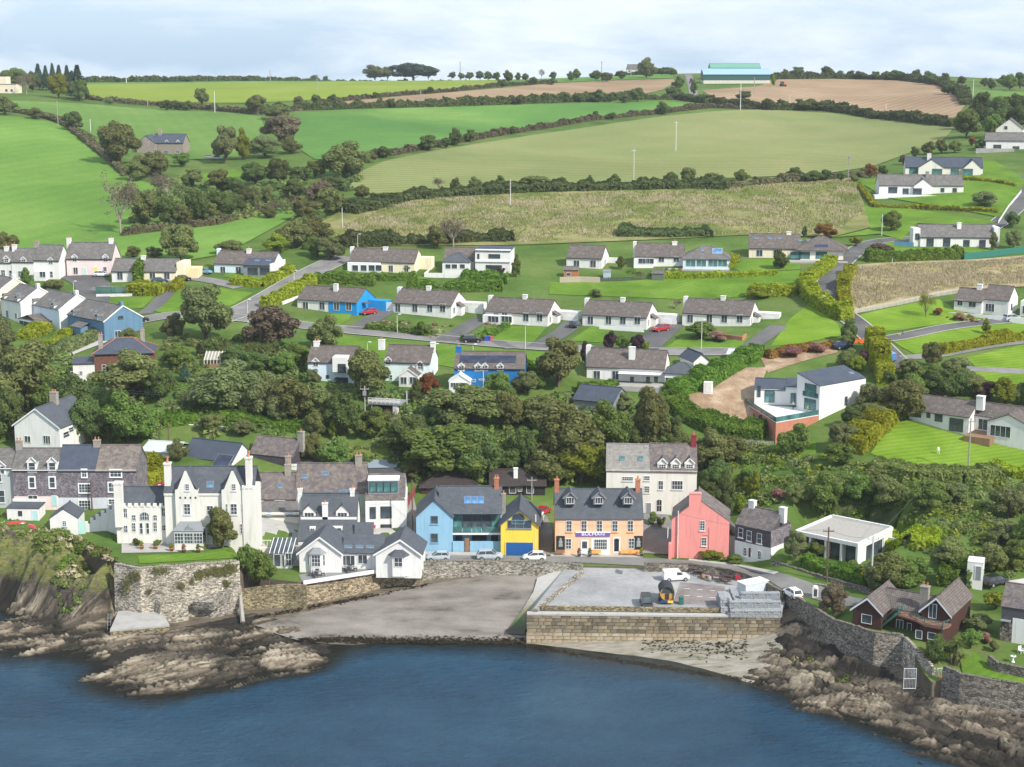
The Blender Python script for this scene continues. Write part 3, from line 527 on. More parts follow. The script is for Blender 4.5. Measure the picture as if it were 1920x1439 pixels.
def window_mesh(w, h, nx, ny, arch=False, fw=.07):
    k = (round(w, 1), round(h, 1), nx, ny, arch)
    if k in WINC: return WINC[k]
    w, h = max(.3, k[0]), max(.3, k[1]); f, g = MB(), MB(); fw = min(fw, w*.16)
    def top(x):
        if not arch: return h/2
        u = abs(x)/(w/2); return h/2-w*.5*(1-math.sqrt(max(0, 1-u*u)))
    if not arch:
        for a in ((-w/2, w/2, -h/2, -h/2+fw), (-w/2, w/2, h/2-fw, h/2), (-w/2, -w/2+fw, -h/2+fw, h/2-fw), (w/2-fw, w/2, -h/2+fw, h/2-fw)): f.box(a[0], a[1], -.06, 0, a[2], a[3])
        g.face([(-w/2,-.015,-h/2),(w/2,-.015,-h/2),(w/2,-.015,h/2),(-w/2,-.015,h/2)])
    else:
        xs = [-w/2+w*i/12 for i in range(13)]
        for a, b in zip(xs, xs[1:]):
            g.face([(a,-.015,-h/2),(b,-.015,-h/2),(b,-.015,top(b)),(a,-.015,top(a))])
            f.face([(a,-.06,top(a)-fw),(b,-.06,top(b)-fw),(b,-.06,top(b)+.03),(a,-.06,top(a)+.03)])
        f.box(-w/2, -w/2+fw, -.06, 0, -h/2, h/2-w*.5); f.box(w/2-fw, w/2, -.06, 0, -h/2, h/2-w*.5); f.box(-w/2, w/2, -.06, 0, -h/2, -h/2+fw)
    for i in range(1, nx): x = -w/2+w*i/nx; f.box(x-fw*.35, x+fw*.35, -.055, 0, -h/2+fw, top(x)-fw)
    for j in range(1, ny): z = -h/2+h*j/ny; f.box(-w/2+fw, w/2-fw, -.05, 0, z-fw*.35, z+fw*.35)
    WINC[k] = (f.mesh('window'), g.mesh('pane')); return WINC[k]
SIDES = {'f': 0, 'r': math.pi/2, 'l': -math.pi/2, 'b': math.pi}
class Bld:
    """a building standing on the ground; local x along its front, y into it, z up"""
    def __init__(s, name, label, xl, xr, row, yaw, depth, z=None, cat='house', group=None, sink=2.5):
        cx = (xl+xr)/2; P = at(cx, row) if z is None else atz(cx, row, z)
        s.yaw = R(yaw); s.P = P; s.s = scale_at(P); s.D = depth; s.sink = sink
        s.o = empty(name, tuple(P), -s.yaw); tag(s.o, label, cat, group)
        s.ux = np.array((math.cos(s.yaw), -math.sin(s.yaw), 0)); s.uy = np.array((math.sin(s.yaw), math.cos(s.yaw), 0))
        s.x0 = s.hit(xl, row)[0]; s.x1 = s.hit(xr, row)[0]; s.W = s.x1-s.x0; s.roofs = []
    def loc(s, P): q = np.asarray(P)-s.P; return np.array((q@s.ux, q@s.uy, q[2]))
    def hit(s, px, py, side='f', off=0):
        """where the picture ray meets a wall plane (front at y=off; side walls at x=off)"""
        d = ray(px, py); n = s.uy if side in 'fb' else s.ux; t = ((s.P-CAMP)@n+off)/(d@n); q = s.loc(CAMP+d*t)
        return (q[0], q[2]) if side in 'fb' else (q[1], q[2])
    def hitz(s, px, py, z): return s.loc(atz(px, py, s.P[2]+z))
    def hitplane(s, px, py, a, n):
        """where the picture ray meets a local plane through a with normal n"""
        d = ray(px, py); dl = np.array((d@s.ux, d@s.uy, d[2])); c = s.loc(CAMP); t = ((np.array(a)-c)@np.array(n))/(dl@np.array(n)); return c+dl*t
    def add(s, mb, name, mat, parent=None, **kw): return mb.build(name, mat, parent or s.o, **kw)
    def walls(s, h, mat, x0=None, x1=None, y0=0, y1=None, gable=None, ridge=None, rp=.5, z0=None, name='wall'):
        x0 = s.x0 if x0 is None else x0; x1 = s.x1 if x1 is None else x1; y1 = s.D if y1 is None else y1; z0 = -s.sink if z0 is None else z0; m = MB()
        ym, xm = y0+(y1-y0)*rp, x0+(x1-x0)*rp
        A = lambda p: m.face(p, [(q[0]+q[1], q[2]) for q in p])
        A([(x0,y0,z0),(x1,y0,z0),(x1,y0,h)]+([(xm,y0,ridge)] if gable == 'y' else [])+[(x0,y0,h)])
        A([(x1,y1,z0),(x0,y1,z0),(x0,y1,h)]+([(xm,y1,ridge)] if gable == 'y' else [])+[(x1,y1,h)])
        A([(x1,y0,z0),(x1,y1,z0),(x1,y1,h)]+([(x1,ym,ridge)] if gable == 'x' else [])+[(x1,y0,h)])
        A([(x0,y1,z0),(x0,y0,z0),(x0,y0,h)]+([(x0,ym,ridge)] if gable == 'x' else [])+[(x0,y1,h)])
        if not gable: A([(x0,y0,h),(x1,y0,h),(x1,y1,h),(x0,y1,h)])
        return s.add(m, name, mat)
    def roof(s, h, ridge, mat, kind='x', x0=None, x1=None, y0=0, y1=None, ov=.3, gov=.15, rp=.5, t=.16, name='roof', trim=None, cap=True, hip=None, parent=None):
        x0 = s.x0 if x0 is None else x0; x1 = s.x1 if x1 is None else x1; y1 = s.D if y1 is None else y1; m = MB(); cm = MB(); up = .05
        if kind == 'x':
            yr = y0+(y1-y0)*rp; k0 = (ridge-h)/(yr-y0); k1 = (ridge-h)/(y1-yr)
            E0, E1 = (y0-ov, h-ov*k0+up), (y1+ov, h-ov*k1+up); l0 = math.hypot(yr-E0[0], ridge-E0[1]); a, b = x0-gov, x1+gov
            m.slab([(a,E0[0],E0[1]),(b,E0[0],E0[1]),(b,yr,ridge+up),(a,yr,ridge+up)], t, [(a,0),(b,0),(b,l0),(a,l0)])
            l1 = math.hypot(E1[0]-yr, ridge-E1[1]); m.slab([(b,E1[0],E1[1]),(a,E1[0],E1[1]),(a,yr,ridge+up),(b,yr,ridge+up)], t, [(b,0),(a,0),(a,l1),(b,l1)])
            s.plane = ((0, y0, h+up), (0, -(ridge-h), yr-y0)); s.sl = (y0, h+up, yr, ridge+up)
            if cap: cm.tube((a, yr, ridge+up+.02), (b, yr, ridge+up+.02), .13, n=6)
        elif kind == 'y':
            xr = x0+(x1-x0)*rp; k0 = (ridge-h)/(xr-x0); k1 = (ridge-h)/(x1-xr); E0, E1 = (x0-ov, h-ov*k0+up), (x1+ov, h-ov*k1+up); a, b = y0-gov, y1+gov
            l0 = math.hypot(xr-E0[0], ridge-E0[1]); l1 = math.hypot(E1[0]-xr, ridge-E1[1])
            m.slab([(E0[0],b,E0[1]),(E0[0],a,E0[1]),(xr,a,ridge+up),(xr,b,ridge+up)], t, [(b,0),(a,0),(a,l0),(b,l0)])
            m.slab([(E1[0],a,E1[1]),(E1[0],b,E1[1]),(xr,b,ridge+up),(xr,a,ridge+up)], t, [(a,0),(b,0),(b,l1),(a,l1)])
            if cap: cm.tube((xr, a, ridge+up+.02), (xr, b, ridge+up+.02), .13, n=6)
            if trim:
                tm = MB()
                for (e, sg) in ((E0, 1), (E1, -1)):
                    tm.face([(e[0],a-.02,e[1]-.3),(e[0],a-.02,e[1]+.03),(xr,a-.02,ridge+up+.03),(xr,a-.02,ridge+up-.3)][::sg])
                s.add(tm, 'bargeboard', trim)
        elif kind == 'hip':
            yr = (y0+y1)/2; hp = hip if hip is not None else (y1-y0)/2; e = (x0-ov, x1+ov, y0-ov, y1+ov); r0, r1 = x0+hp, x1-hp
            if r0 > r1: r0 = r1 = (x0+x1)/2
            l = math.hypot(yr-e[2], ridge-h); A, B, C, D_ = (e[0],e[2],h), (e[1],e[2],h), (e[1],e[3],h), (e[0],e[3],h); P0, P1 = (r0,yr,ridge), (r1,yr,ridge)
            for q, uv in (([A,B,P1,P0], [(e[0],0),(e[1],0),(r1,l),(r0,l)]), ([C,D_,P0,P1], [(e[1],0),(e[0],0),(r0,l),(r1,l)]), ([B,C,P1], [(e[2],0),(e[3],0),(yr,l)]), ([D_,A,P0], [(e[3],0),(e[2],0),(yr,l)])):
                if len({tuple(p) for p in q}) < len(q): q = [A,B,P0] if q[0] == A else [C,D_,P0]; uv = [(e[0],0),(e[1],0),(r0,l)]
                m.slab(q, t*.8, uv)
            for a_, b_ in ((A,P0),(B,P1),(C,P1),(D_,P0),(P0,P1)):
                if a_ != b_: cm.tube(a_, b_, .11, n=5)
            s.plane = ((0, y0-ov, h), (0, -(ridge-h), yr-y0+ov)); s.sl = (y0-ov, h, yr, ridge)
        elif kind == 'mono':                                    # h front, ridge back
            l = math.hypot(y1-y0, ridge-h); m.slab([(x0-gov,y0-ov,h+up),(x1+gov,y0-ov,h+up),(x1+gov,y1,ridge+up),(x0-gov,y1,ridge+up)], t, [(x0,0),(x1,0),(x1,l),(x0,l)]); s.plane = ((0, y0-ov, h+up), (0, -(ridge-h), y1-y0+ov)); s.sl = (y0-ov, h+up, y1, ridge+up)
        elif kind == 'monox':                                   # h at x0, ridge at x1
            l = math.hypot(x1-x0, ridge-h); m.slab([(x0-gov,y0-ov,h+up),(x1+gov,y0-ov,ridge+up),(x1+gov,y1+ov,ridge+up),(x0-gov,y1+ov,h+up)], t, [(y0,0),(y0,l),(y1,l),(y1,0)])
        elif kind == 'flat': m.slab([(x0-gov,y0-ov,h+.12),(x1+gov,y0-ov,h+.12),(x1+gov,y1+ov,h+.12),(x0-gov,y1+ov,h+.12)], .2)
        r = s.add(m, name, mat, parent)
        if cap and cm.f: s.add(cm, 'ridge_tile', trim if (trim and kind != 'y') else mat, r)
        s.last = r; s.roofs.append(r); return r
    def fascia(s, h, mat=None, x0=None, x1=None, y=-.3, name='gutter'):
        m = MB(); m.tube(((s.x0 if x0 is None else x0), y-.03, h-.1), ((s.x1 if x1 is None else x1), y-.03, h-.1), .07, n=6); return s.add(m, name, mat or FRAME)
    def win(s, x, z, w, h, side='f', off=0, nx=2, ny=2, frame=None, pane=None, name='window', arch=False, sill=False, parent=None, surround=None):
        fm, gm = window_mesh(w, h, nx, ny, arch); o = link(name, fm, parent or s.o, frame or FRAME); rz = SIDES[side]
        o.location = {'f': (x, off-.03, z), 'b': (x, off+.03, z), 'r': (off+.03, x, z), 'l': (off-.03, x, z)}[side]; o.rotation_euler = (0, 0, rz)
        link('pane', gm, o, pane or GLASS)
        if sill: link('sill', sill_mesh(w), o, sill if not isinstance(sill, bool) else FRAME).location = (0, 0, -h/2-.05)
        if surround: link('surround', surround_mesh(w, h), o, surround)
        return o
    def wpx(s, lst, side='f', off=0, **kw):
        """windows given by where they show: (px, py, wide px, high px[, nx, ny])"""
        for q in lst:
            x, z = s.hit(q[0], q[1], side, off); k = dict(kw)
            if len(q) > 5: k['nx'], k['ny'] = q[4], q[5]
            f = abs((s.ux if side in 'fb' else s.uy)[0]) or 1
            s.win(x, z, max(.35, q[2]/s.s/f), q[3]/s.s, side, off, **k)
    def door(s, px, py, wp, hp, mat, side='f', off=0, glassy=False):
        x, z = s.hit(px, py, side, off); w_, h_ = wp/s.s, hp/s.s; m = MB(); m.box(-w_/2, w_/2, -.05, 0, -h_/2, h_/2); o = s.add(m, 'door', mat); o.rotation_euler = (0, 0, SIDES[side])
        o.location = (x, off-.015, z) if side == 'f' else ((off+.015, x, z) if side == 'r' else (off-.015, x, z))
        f = MB()
        for a in ((-w_/2-.09, -w_/2, -h_/2, h_/2), (w_/2, w_/2+.09, -h_/2, h_/2), (-w_/2-.09, w_/2+.09, h_/2, h_/2+.09)): f.box(a[0], a[1], -.07, 0, a[2], a[3])
        s.add(f, 'door_frame', FRAME, o); k = MB(); k.box(w_*.32, w_*.38, -.11, -.05, -.1, .05); s.add(k, 'handle', LEAD, o)
        if glassy: g = MB(); g.box(-w_*.36, w_*.36, -.056, -.05, -.1*h_, h_*.42); s.add(g, 'pane', GLASS, o)
        return o
    def chimney(s, px, py, wm, dm, top, mat, pots=2, potmat=None, y=None, base=None, name='chimney'):
        """stack whose middle of the visible foot shows at (px,py) on the roof plane unless y is given"""
        if y is None: q = s.hitplane(px, py, *s.plane); x, y, zb = q[0], min(max(q[1], s.sl[0]), s.sl[2]), q[2]
        else: x = s.hit(px, py, 'f', y)[0]; zb = base if base is not None else s.sl[1]
        m = MB(); m.box(x-wm/2, x+wm/2, y-dm/2, y+dm/2, (base if base is not None else zb-dm-.6), top-.15); c = s.add(m, name, mat, s.roofs[-1] if s.roofs else None)
        m2 = MB(); m2.box(x-wm/2-.07, x+wm/2+.07, y-dm/2-.07, y+dm/2+.07, top-.15, top); s.add(m2, 'cap', mat, c)
        if pots:
            pm = pot_mesh()
            for i in range(pots):
                o = link('chimney_pot', pm, s.roofs[-1] if s.roofs else s.o, potmat or POT); o.location = (x+(i-(pots-1)/2)*wm*.5/max(1, pots-1) if pots > 1 else x, y, top)
        return c
    def onroof(s, px, py): q = s.hitplane(px, py, *s.plane); return q
    def skylight(s, px, py, wm, hm, mat=None, frame=None, name='skylight'):
        q = s.onroof(px, py); sl = s.sl; ang = math.atan2(sl[3]-sl[1], sl[2]-sl[0]); m = MB(); m.box(-wm/2, wm/2, -hm/2, hm/2, 0, .09); o = s.add(m, name, frame or LEAD, s.roofs[-1]); o.location = tuple(q); o.rotation_euler = (ang, 0, 0)
        g = MB(); g.box(-wm/2+.06, wm/2-.06, -hm/2+.06, hm/2-.06, .09, .1); s.add(g, 'pane', mat or BLUEGLASS, o); return o
    def dormer(s, px, py, wm, hm, rise, wallm, roofm, nx=2, ny=2, y=None, trim=None, wh=None, deep=None, frame=None, ov=.15):
        """gabled dormer whose front face centre shows at (px,py); its front stands at local y"""
        yy = (s.sl[0]+.5) if y is None else y; x, zc = s.hit(px, py, 'f', yy); z0, z1 = zc-hm/2, zc+hm/2; sl = s.sl; k = (sl[3]-sl[1])/(sl[2]-sl[0])
        yb = lambda z: min(sl[2]-.05, sl[0]+(z-sl[1])/k)+.1
        m = MB(); hw = wm/2; yb0, yb1, ybr = max(yy+.1, yb(z0)), yb(z1), yb(z1+rise)
        m.face([(x-hw,yy,z0),(x+hw,yy,z0),(x+hw,yy,z1),(x,yy,z1+rise),(x-hw,yy,z1)])
        m.face([(x+hw,yy,z0),(x+hw,yb1,z0),(x+hw,yb1,z1),(x+hw,yy,z1)]); m.face([(x-hw,yb1,z0),(x-hw,yy,z0),(x-hw,yy,z1),(x-hw,yb1,z1)])
        d = s.add(m, 'dormer', wallm, s.roofs[-1]); r = MB(); kk = rise/hw
        for sg in (-1, 1):
            e = x+sg*(hw+ov); r.slab([(e,yy-.2,z1-ov*kk+.04),(x,yy-.2,z1+rise+.04),(x,ybr,z1+rise+.04),(e,ybr if rise > .5 else yb1,z1-ov*kk+.04)], .1)
        s.add(r, 'dormer_roof', roofm, d)
        if trim:
            tm = MB()
            for sg in (-1, 1): e = x+sg*(hw+ov); tm.slab([(e,yy-.26,z1-ov*kk+.06),(x,yy-.26,z1+rise+.06),(x,yy-.2,z1+rise+.06),(e,yy-.2,z1-ov*kk+.06)], .2)
            s.add(tm, 'bargeboard', trim, d)
        fm, gm = window_mesh(wm*.72, (wh or hm*.82), nx, ny); o = link('window', fm, s.o, frame or FRAME); o.location = (x, yy-.02, zc+hm*.02); link('pane', gm, o, GLASS); return d
    def box(s, x0, x1, y0, y1, z0, z1, name, mat, parent=None): m = MB(); m.box(x0, x1, y0, y1, z0, z1); return s.add(m, name, mat, parent)
_c = {}
def sill_mesh(w):
    k = ('s', round(w, 1))
    if k not in _c: m = MB(); m.box(-w/2-.12, w/2+.12, -.14, 0, -.08, .0); _c[k] = m.mesh('sill')
    return _c[k]
def surround_mesh(w, h):
    k = ('u', round(w, 1), round(h, 1))
    if k not in _c:
        m = MB(); q = .16
        for a in ((-w/2-q, w/2+q, h/2, h/2+q), (-w/2-q, w/2+q, -h/2-q, -h/2), (-w/2-q, -w/2, -h/2, h/2), (w/2, w/2+q, -h/2, h/2)): m.box(a[0], a[1], -.035, .03, a[2], a[3])
        _c[k] = m.mesh('surround')
    return _c[k]
def pot_mesh():
    if 'pot' not in _c: m = MB(); m.lathe([(.13,0),(.15,.06),(.11,.1),(.13,.42),(.16,.46),(.16,.52),(.10,.52)], 8); _c['pot'] = m.mesh('chimney_pot', smooth=True)
    return _c['pot']
# ================================================================== sea walls and the quay
m, t, bs = nodes('rubble_wall'); vo = N(t, 'ShaderNodeTexVoronoi', i_Scale=2.6); c = N(t, 'ShaderNodeTexCoord'); mp = N(t, 'ShaderNodeMapping'); mp.inputs['Scale'].default_value = (1, 1, 1.9); L(t, c, 'Object', mp, 0); L(t, mp, 0, vo, 0)
n1 = noise(t, .25, 6, .65); cl = ramp(t, n1, 'Fac', [(.3,(.18,.165,.14)),(.5,(.27,.245,.205)),(.7,(.36,.33,.28))]); hs = N(t, 'ShaderNodeSeparateColor'); L(t, vo, 'Color', hs, 0); mm = mixc(t, .65, (cl, 0), (hs, 0), 'OVERLAY')
vd = N(t, 'ShaderNodeTexVoronoi', feature='DISTANCE_TO_EDGE', i_Scale=2.6); L(t, mp, 0, vd, 0); jr = ramp(t, vd, 0, [(.0,(.45,.45,.45)),(.09,(1,1,1))]); m3 = mixc(t, 1.0, (mm, 2), (jr, 0), 'MULTIPLY')
n7 = noise(t, .8, 6, .75); r7 = ramp(t, n7, 'Fac', [(.58,(0,0,0)),(.68,(1,1,1))]); m4 = mixc(t, (r7, 0), (m3, 2), (.10,.075,.045))
L(t, m4, 2, bs, 'Base Color'); bs.inputs['Roughness'].default_value = .95; bump(t, bs, vd, 0, .8, .12); RUBBLE = m
def tinted(base, name, c, fac, blend='MULTIPLY'):
    m = base.copy(); m.name = name; t = m.node_tree; b = [x for x in t.nodes if x.type == 'BSDF_PRINCIPLED'][0]; l = b.inputs['Base Color'].links[0]; s = l.from_socket; mm = N(t, 'ShaderNodeMix', data_type='RGBA', blend_type=blend); mm.inputs[0].default_value = fac; mm.inputs[7].default_value = (*c, 1); t.links.new(s, mm.inputs[6]); t.links.new(mm.outputs[2], b.inputs['Base Color']); MATS[name] = m; return m
RUBBLED = tinted(RUBBLE, 'dark_rubble', (.62,.58,.56), .8); RUBBLEY = tinted(RUBBLE, 'ochre_rubble', (1.0,.82,.55), .7); HARL = tinted(RUBBLE, 'weed_stained_wall', (.80,.70,.42), .8); RUBBLEP = tinted(RUBBLE, 'pale_rubble', (1.35,1.32,1.26), 1.0)
def wall_run(name, label, pts, thick, mat, drop=None, rise=0, coping=True, copmat=None, group=None, seg=1.6, jag=.10, base=None, batter=.06):
    """a rubble wall along (px,py,z of top) points; its foot lies drop below its top, or at base"""
    P = [atz(*p) for p in pts]; Q = []
    for a, b in zip(P, P[1:]):
        n = max(1, int(np.linalg.norm(b-a)/seg)); Q += [a+(b-a)*i/n for i in range(n)]
    Q.append(P[-1]); Q = np.array(Q); d = np.gradient(Q[:, :2], axis=0); d /= np.linalg.norm(d, axis=1)[:, None]; nr = np.stack([d[:, 1], -d[:, 0]], 1)    # towards the viewer for a line running left to right
    root = empty(name, tuple(Q[0])); tag(root, label, 'wall', group, 'thing'); rnd = random.Random(len(pts)*7+int(pts[0][0])); tops = Q[:, 2]+rise+np.array([rnd.uniform(-jag, jag) for _ in Q]); m = MB(); n = len(Q)
    O = np.array(root.location); rows = 7
    foot = np.array([min((base if base is not None else tp-(drop or 1.2)), tp-.5) for tp in tops])
    def pt(i, f, side):
        z = foot[i]*(1-f)+tops[i]*f; h = tops[i]-z; k = h*batter+mnoise.noise((Q[i,0]*.9, Q[i,1]*.9, z*1.6))*.11 if side > 0 else -thick; v = np.array((*(Q[i,:2]+nr[i]*k), z))-O; return tuple(v)
    for i in range(n-1):
        for r in range(rows): m.face([pt(i,r/rows,1), pt(i+1,r/rows,1), pt(i+1,(r+1)/rows,1), pt(i,(r+1)/rows,1)])
        m.face([pt(i,1,1), pt(i+1,1,1), pt(i+1,1,-1), pt(i,1,-1)]); m.face([pt(i+1,0,-1), pt(i,0,-1), pt(i,1,-1), pt(i+1,1,-1)])
    for i in (0, n-1): q = [pt(i,0,-1), pt(i,0,1), pt(i,1,1), pt(i,1,-1)]; m.face(q if i == 0 else q[::-1])
    m.build('masonry', mat, root, weld=True)
    if coping:
        st = coping_mesh()
        L_ = np.concatenate([[0], np.cumsum(np.linalg.norm(np.diff(Q[:, :2], axis=0), axis=1))]); sp = .62
        for k in range(min(140, int(L_[-1]/sp))):
            l = (k+.5)*sp; x = np.interp(l, L_, Q[:, 0]); y = np.interp(l, L_, Q[:, 1]); z = np.interp(l, L_, tops); i = min(n-2, int(np.searchsorted(L_, l))-1); i = max(0, i)
            o = link('coping_stone', st, root, copmat or mat); o.location = (x-O[0]-nr[i,0]*thick*.45, y-O[1]-nr[i,1]*thick*.45, z-O[2]-.02); o.rotation_euler = (rnd.uniform(-.12,.12), rnd.uniform(-.1,.1), math.atan2(d[i,1], d[i,0])+rnd.uniform(-.1,.1)); f = rnd.uniform(.75, 1.15); o.scale = (sp/.62*f, thick/.5*1.05, rnd.uniform(.6, 1.25))
    return root
def coping_mesh():
    if 'cop' not in _c:
        m = MB(); m.box(-.29,.29,-.26,.26,-.03,.2); me = m.mesh('coping_stone', weld=True); bm = bmesh.new(); bm.from_mesh(me); bmesh.ops.bevel(bm, geom=bm.edges, offset=.05, segments=1, affect='EDGES'); bm.to_mesh(me); bm.free(); _c['cop'] = me
    return _c['cop']
wall_run('garden_wall', 'tall pale rubble retaining wall under the castle house lawn', [(214,1058,9.6),(262,1066,9.55),(449,1053,9.55)], .6, RUBBLEP, base=.3, batter=.05)
wall_run('garden_wall', 'sloping stone buttress wall leaning against the tall retaining wall', [(297,1076,7.9),(330,1092,6.4),(356,1113,4.5)], .8, RUBBLE, base=.4, coping=False)
wall_run('garden_wall', 'rough stepped stone wall beside the sloping ramp below the lawn', [(330,1112,4.2),(352,1118,4.0),(395,1128,3.7),(448,1098,5.4)], .7, RUBBLE, base=.3, batter=.08)
wall_run('garden_wall', 'short rubble wall round the small grass bed above the bathing platform', [(287,1122,4.2),(300,1132,4.0),(352,1128,4.1)], .5, RUBBLEP, base=.6)
wall_run('sea_wall', 'rendered sea wall with rusty stains in front of the yard beside the cottage', [(447,1108,4.4),(470,1103,4.6),(530,1097,4.95),(574,1099,4.95)], .6, HARL, base=.2, coping=False)
wall_run('sea_wall', 'ochre stained sea wall under the white gabled cottage terrace', [(572,1092,4.95),(640,1081,4.95),(735,1067,4.95),(792,1070,4.95)], .6, RUBBLEY, base=.2, coping=False, batter=.08)
wall_run('sea_wall', 'weathered rubble sea wall between the beach and the parked cars', [(792,1062,5.0),(860,1061,5.0),(960,1061,5.0),(1064,1064,4.95),(1092,1070,4.6)], .6, RUBBLE, base=1.2, rise=.75)
wall_run('quay_wall', 'low stone wall with rough coping between the road and the quay car park', [(1208,1068,4.95),(1290,1068,5.0),(1350,1076,5.05),(1400,1088,5.1),(1466,1120,5.3)], .5, RUBBLED, drop=1.6, rise=.95)
wall_run('boundary_wall', 'long curving dark stone wall rising above the rocks under the timber house', [(1466,1112,5.3),(1500,1134,5.7),(1560,1170,6.6),(1640,1196,7.0),(1694,1201,7.0)], .55, RUBBLED, base=1.2, rise=.7, batter=.1)
wall_run('boundary_wall', 'pale stone wall stepping down towards the open metal gate', [(1694,1201,7.0),(1716,1224,6.6),(1748,1258,5.6)], .5, RUBBLEP, base=2.6, rise=.5)
wall_run('boundary_wall', 'grey stone wall under the lawn at the foot of the slate cottage', [(1768,1256,6.4),(1800,1270,6.4),(1920,1290,6.2),(2080,1310,6.1)], .5, RUBBLED, base=2.2, rise=.35)
wall_run('roadside_wall', 'mossy stone wall along the road below the flat roofed white house', [(1446,1054,6.9),(1500,1072,7.0),(1560,1090,7.1),(1640,1112,7.2)], .5, RUBBLED, drop=2.6, rise=.2)
wall_run('roadside_wall', 'low rubble wall between the lane and the brown timber house', [(1524,1102,6.0),(1545,1106,6.1),(1580,1118,6.3)], .5, RUBBLE, drop=1.2, rise=.6)
wall_run('garden_wall', 'curved stone wall round the patio with white chairs', [(1852,1232,7.0),(1868,1245,7.0),(1920,1258,7.0),(1990,1268,7.0)], .5, RUBBLED, drop=1.4, rise=.1)
# bathing platform
pf = empty('bathing_platform', tuple(atz(262,1165,2.2))); tag(pf, 'flat concrete bathing platform on the rocks below the castle house', 'platform'); m = MB(); q = [local(pf, atz(x, y, 2.2)) for x, y in ((206,1182),(318,1172),(300,1142),(222,1146))]; m.slab([tuple(p) for p in q], .3); m.build('deck', CONC, pf)
m = MB(); q = [(p.x*.985, p.y*.985) for p in q]; m.prism(q, -3.4, -.3); m.build('masonry', HARL, pf)
m = MB()
a0 = Vector(local(pf, atz(203,1160,2.2)))
for dx in (0, .5): m.tube((a0.x+dx, a0.y, .9), (a0.x+dx, a0.y-1.2, -2.4), .04)
for i in range(6): m.tube((a0.x, a0.y-.2*i, .6-.5*i), (a0.x+.5, a0.y-.2*i, .6-.5*i), .03)
m.build('ladder', LEAD, pf)
sheet('grass_bed', [atz(x, y, 4.0)[:2] for x, y in ((302,1126),(352,1122),(356,1112),(298,1114))], LAWN, .0, step=1, world=True, zfun=lambda P: np.full(len(P), 4.0))
# sloping ramp behind the stepped wall
m = MB(); P = [atz(*p) for p in ((360,1128,3.9),(398,1130,4.0),(450,1092,5.6),(440,1082,5.7))]; m.slab([tuple(p) for p in P], 1.5); tag(m.build('ramp', RUBBLE), kind='structure')
# posts of the old pier
for px, a, b, lb in ((455,1100,1162,'leaning weathered concrete post against the stained sea wall'),): 
    P0, P1 = atz(px, b, 1.2), atz(px-6, a, 4.8); m = MB(); m.tube((0,0,-.5), tuple(P1-P0), .38, .32, 6); o = m.build('concrete_post', STONEC); o.location = tuple(P0); tag(o, lb, 'post')
# ------------------------------------------------------------------ quay
qz = 4.55
q0, q1, q2, q3, q4 = atz(988,1152,qz), atz(1460,1157,qz), atz(1466,1118,qz), atz(1215,1064,qz), atz(1062,1062,qz)
quay = empty('quay', tuple(q0)); tag(quay, kind='structure'); O = q0
m = MB(); poly = [tuple((p-O)[:2]) for p in (q0+np.array((.4,.4,0)), q1+np.array((0,.4,0)), q2+np.array((1,0,0)), q2+np.array((1,4,0)), q3+np.array((0,2,0)), q4)]; m.prism(poly, -6, 0); m.build('quay_deck', QUAYTOP, quay)
STONES = [plain('quay_stone_%d' % i, c, .95, .35, 1.2, .1, bmp=.5) for i, c in enumerate(((.20,.17,.12),(.165,.138,.10),(.26,.22,.16),(.13,.108,.078),(.235,.185,.115)))]
LOWST = [plain('weeded_stone_%d' % i, c, .95, .3, 1.2, .1, bmp=.5) for i, c in enumerate(((.335,.275,.19),(.30,.24,.16),(.37,.31,.225)))]
MORT = plain('quay_mortar', (.40,.36,.29), .95, .3, 1, .1)
def stone_mesh(w, h, seed):
    k = ('st', w, h, seed)
    if k not in _c:
        m = MB(); m.box(-w/2,w/2,-.14,.14,-h/2,h/2); me = m.mesh('stone', weld=True); bm = bmesh.new(); bm.from_mesh(me); bmesh.ops.bevel(bm, geom=bm.edges, offset=.035, segments=1, affect='EDGES'); rr = random.Random(seed)
        for v in bm.verts: v.co += Vector((rr.uniform(-.03,.03), rr.uniform(-.05,.02) if v.co.y < 0 else 0, rr.uniform(-.025,.025)))
        bm.to_mesh(me); bm.free(); _c[k] = me
    return _c[k]
def stone_face(root, A, B, ztop, zbot, cap=300):
    """coursed blocks proud of a mortar backing, between two plan points"""
    A, B = np.array(A[:2]), np.array(B[:2]); Ln = np.linalg.norm(B-A); d = (B-A)/Ln; nr = np.array((d[1], -d[0])); rz = math.atan2(d[1], d[0]); rnd = random.Random(int(Ln*10)); h = .56; rows = int((ztop-zbot)/h); cnt = 0
    m = MB(); bt = .12
    c = [(*(A-O[:2]), ztop-O[2]), (*(B-O[:2]), ztop-O[2])]; f = [(*(A+nr*bt*(ztop-zbot)-O[:2]), zbot-O[2]), (*(B+nr*bt*(ztop-zbot)-O[:2]), zbot-O[2])]; m.face([f[0], f[1], c[1], c[0]]); m.build('mortar_backing', MORT, root)
    for r in range(rows):
        z = ztop-h*(r+.5); x = rnd.uniform(-.4, 0)
        while x < Ln and cnt < cap:
            w_ = rnd.choice((.8, 1.0, 1.2, 1.5)); xc = min(x+w_/2, Ln-w_/2+.2)
            mat = rnd.choice(STONES if r < rows*.55 else LOWST)
            o = link('stone', stone_mesh(w_-.05, h-.05, rnd.randrange(4)), root, mat); p = A+d*max(w_/2-.1, xc)+nr*(bt*(ztop-z)+.02); o.location = (p[0]-O[0], p[1]-O[1], z-O[2]); o.rotation_euler = (rnd.uniform(-.03,.03)-bt, 0, rz); o.scale = (1, rnd.uniform(.8, 1.2), 1); x += w_; cnt += 1
    return cnt
stone_face(quay, q0, q1, qz, -.6, 300)
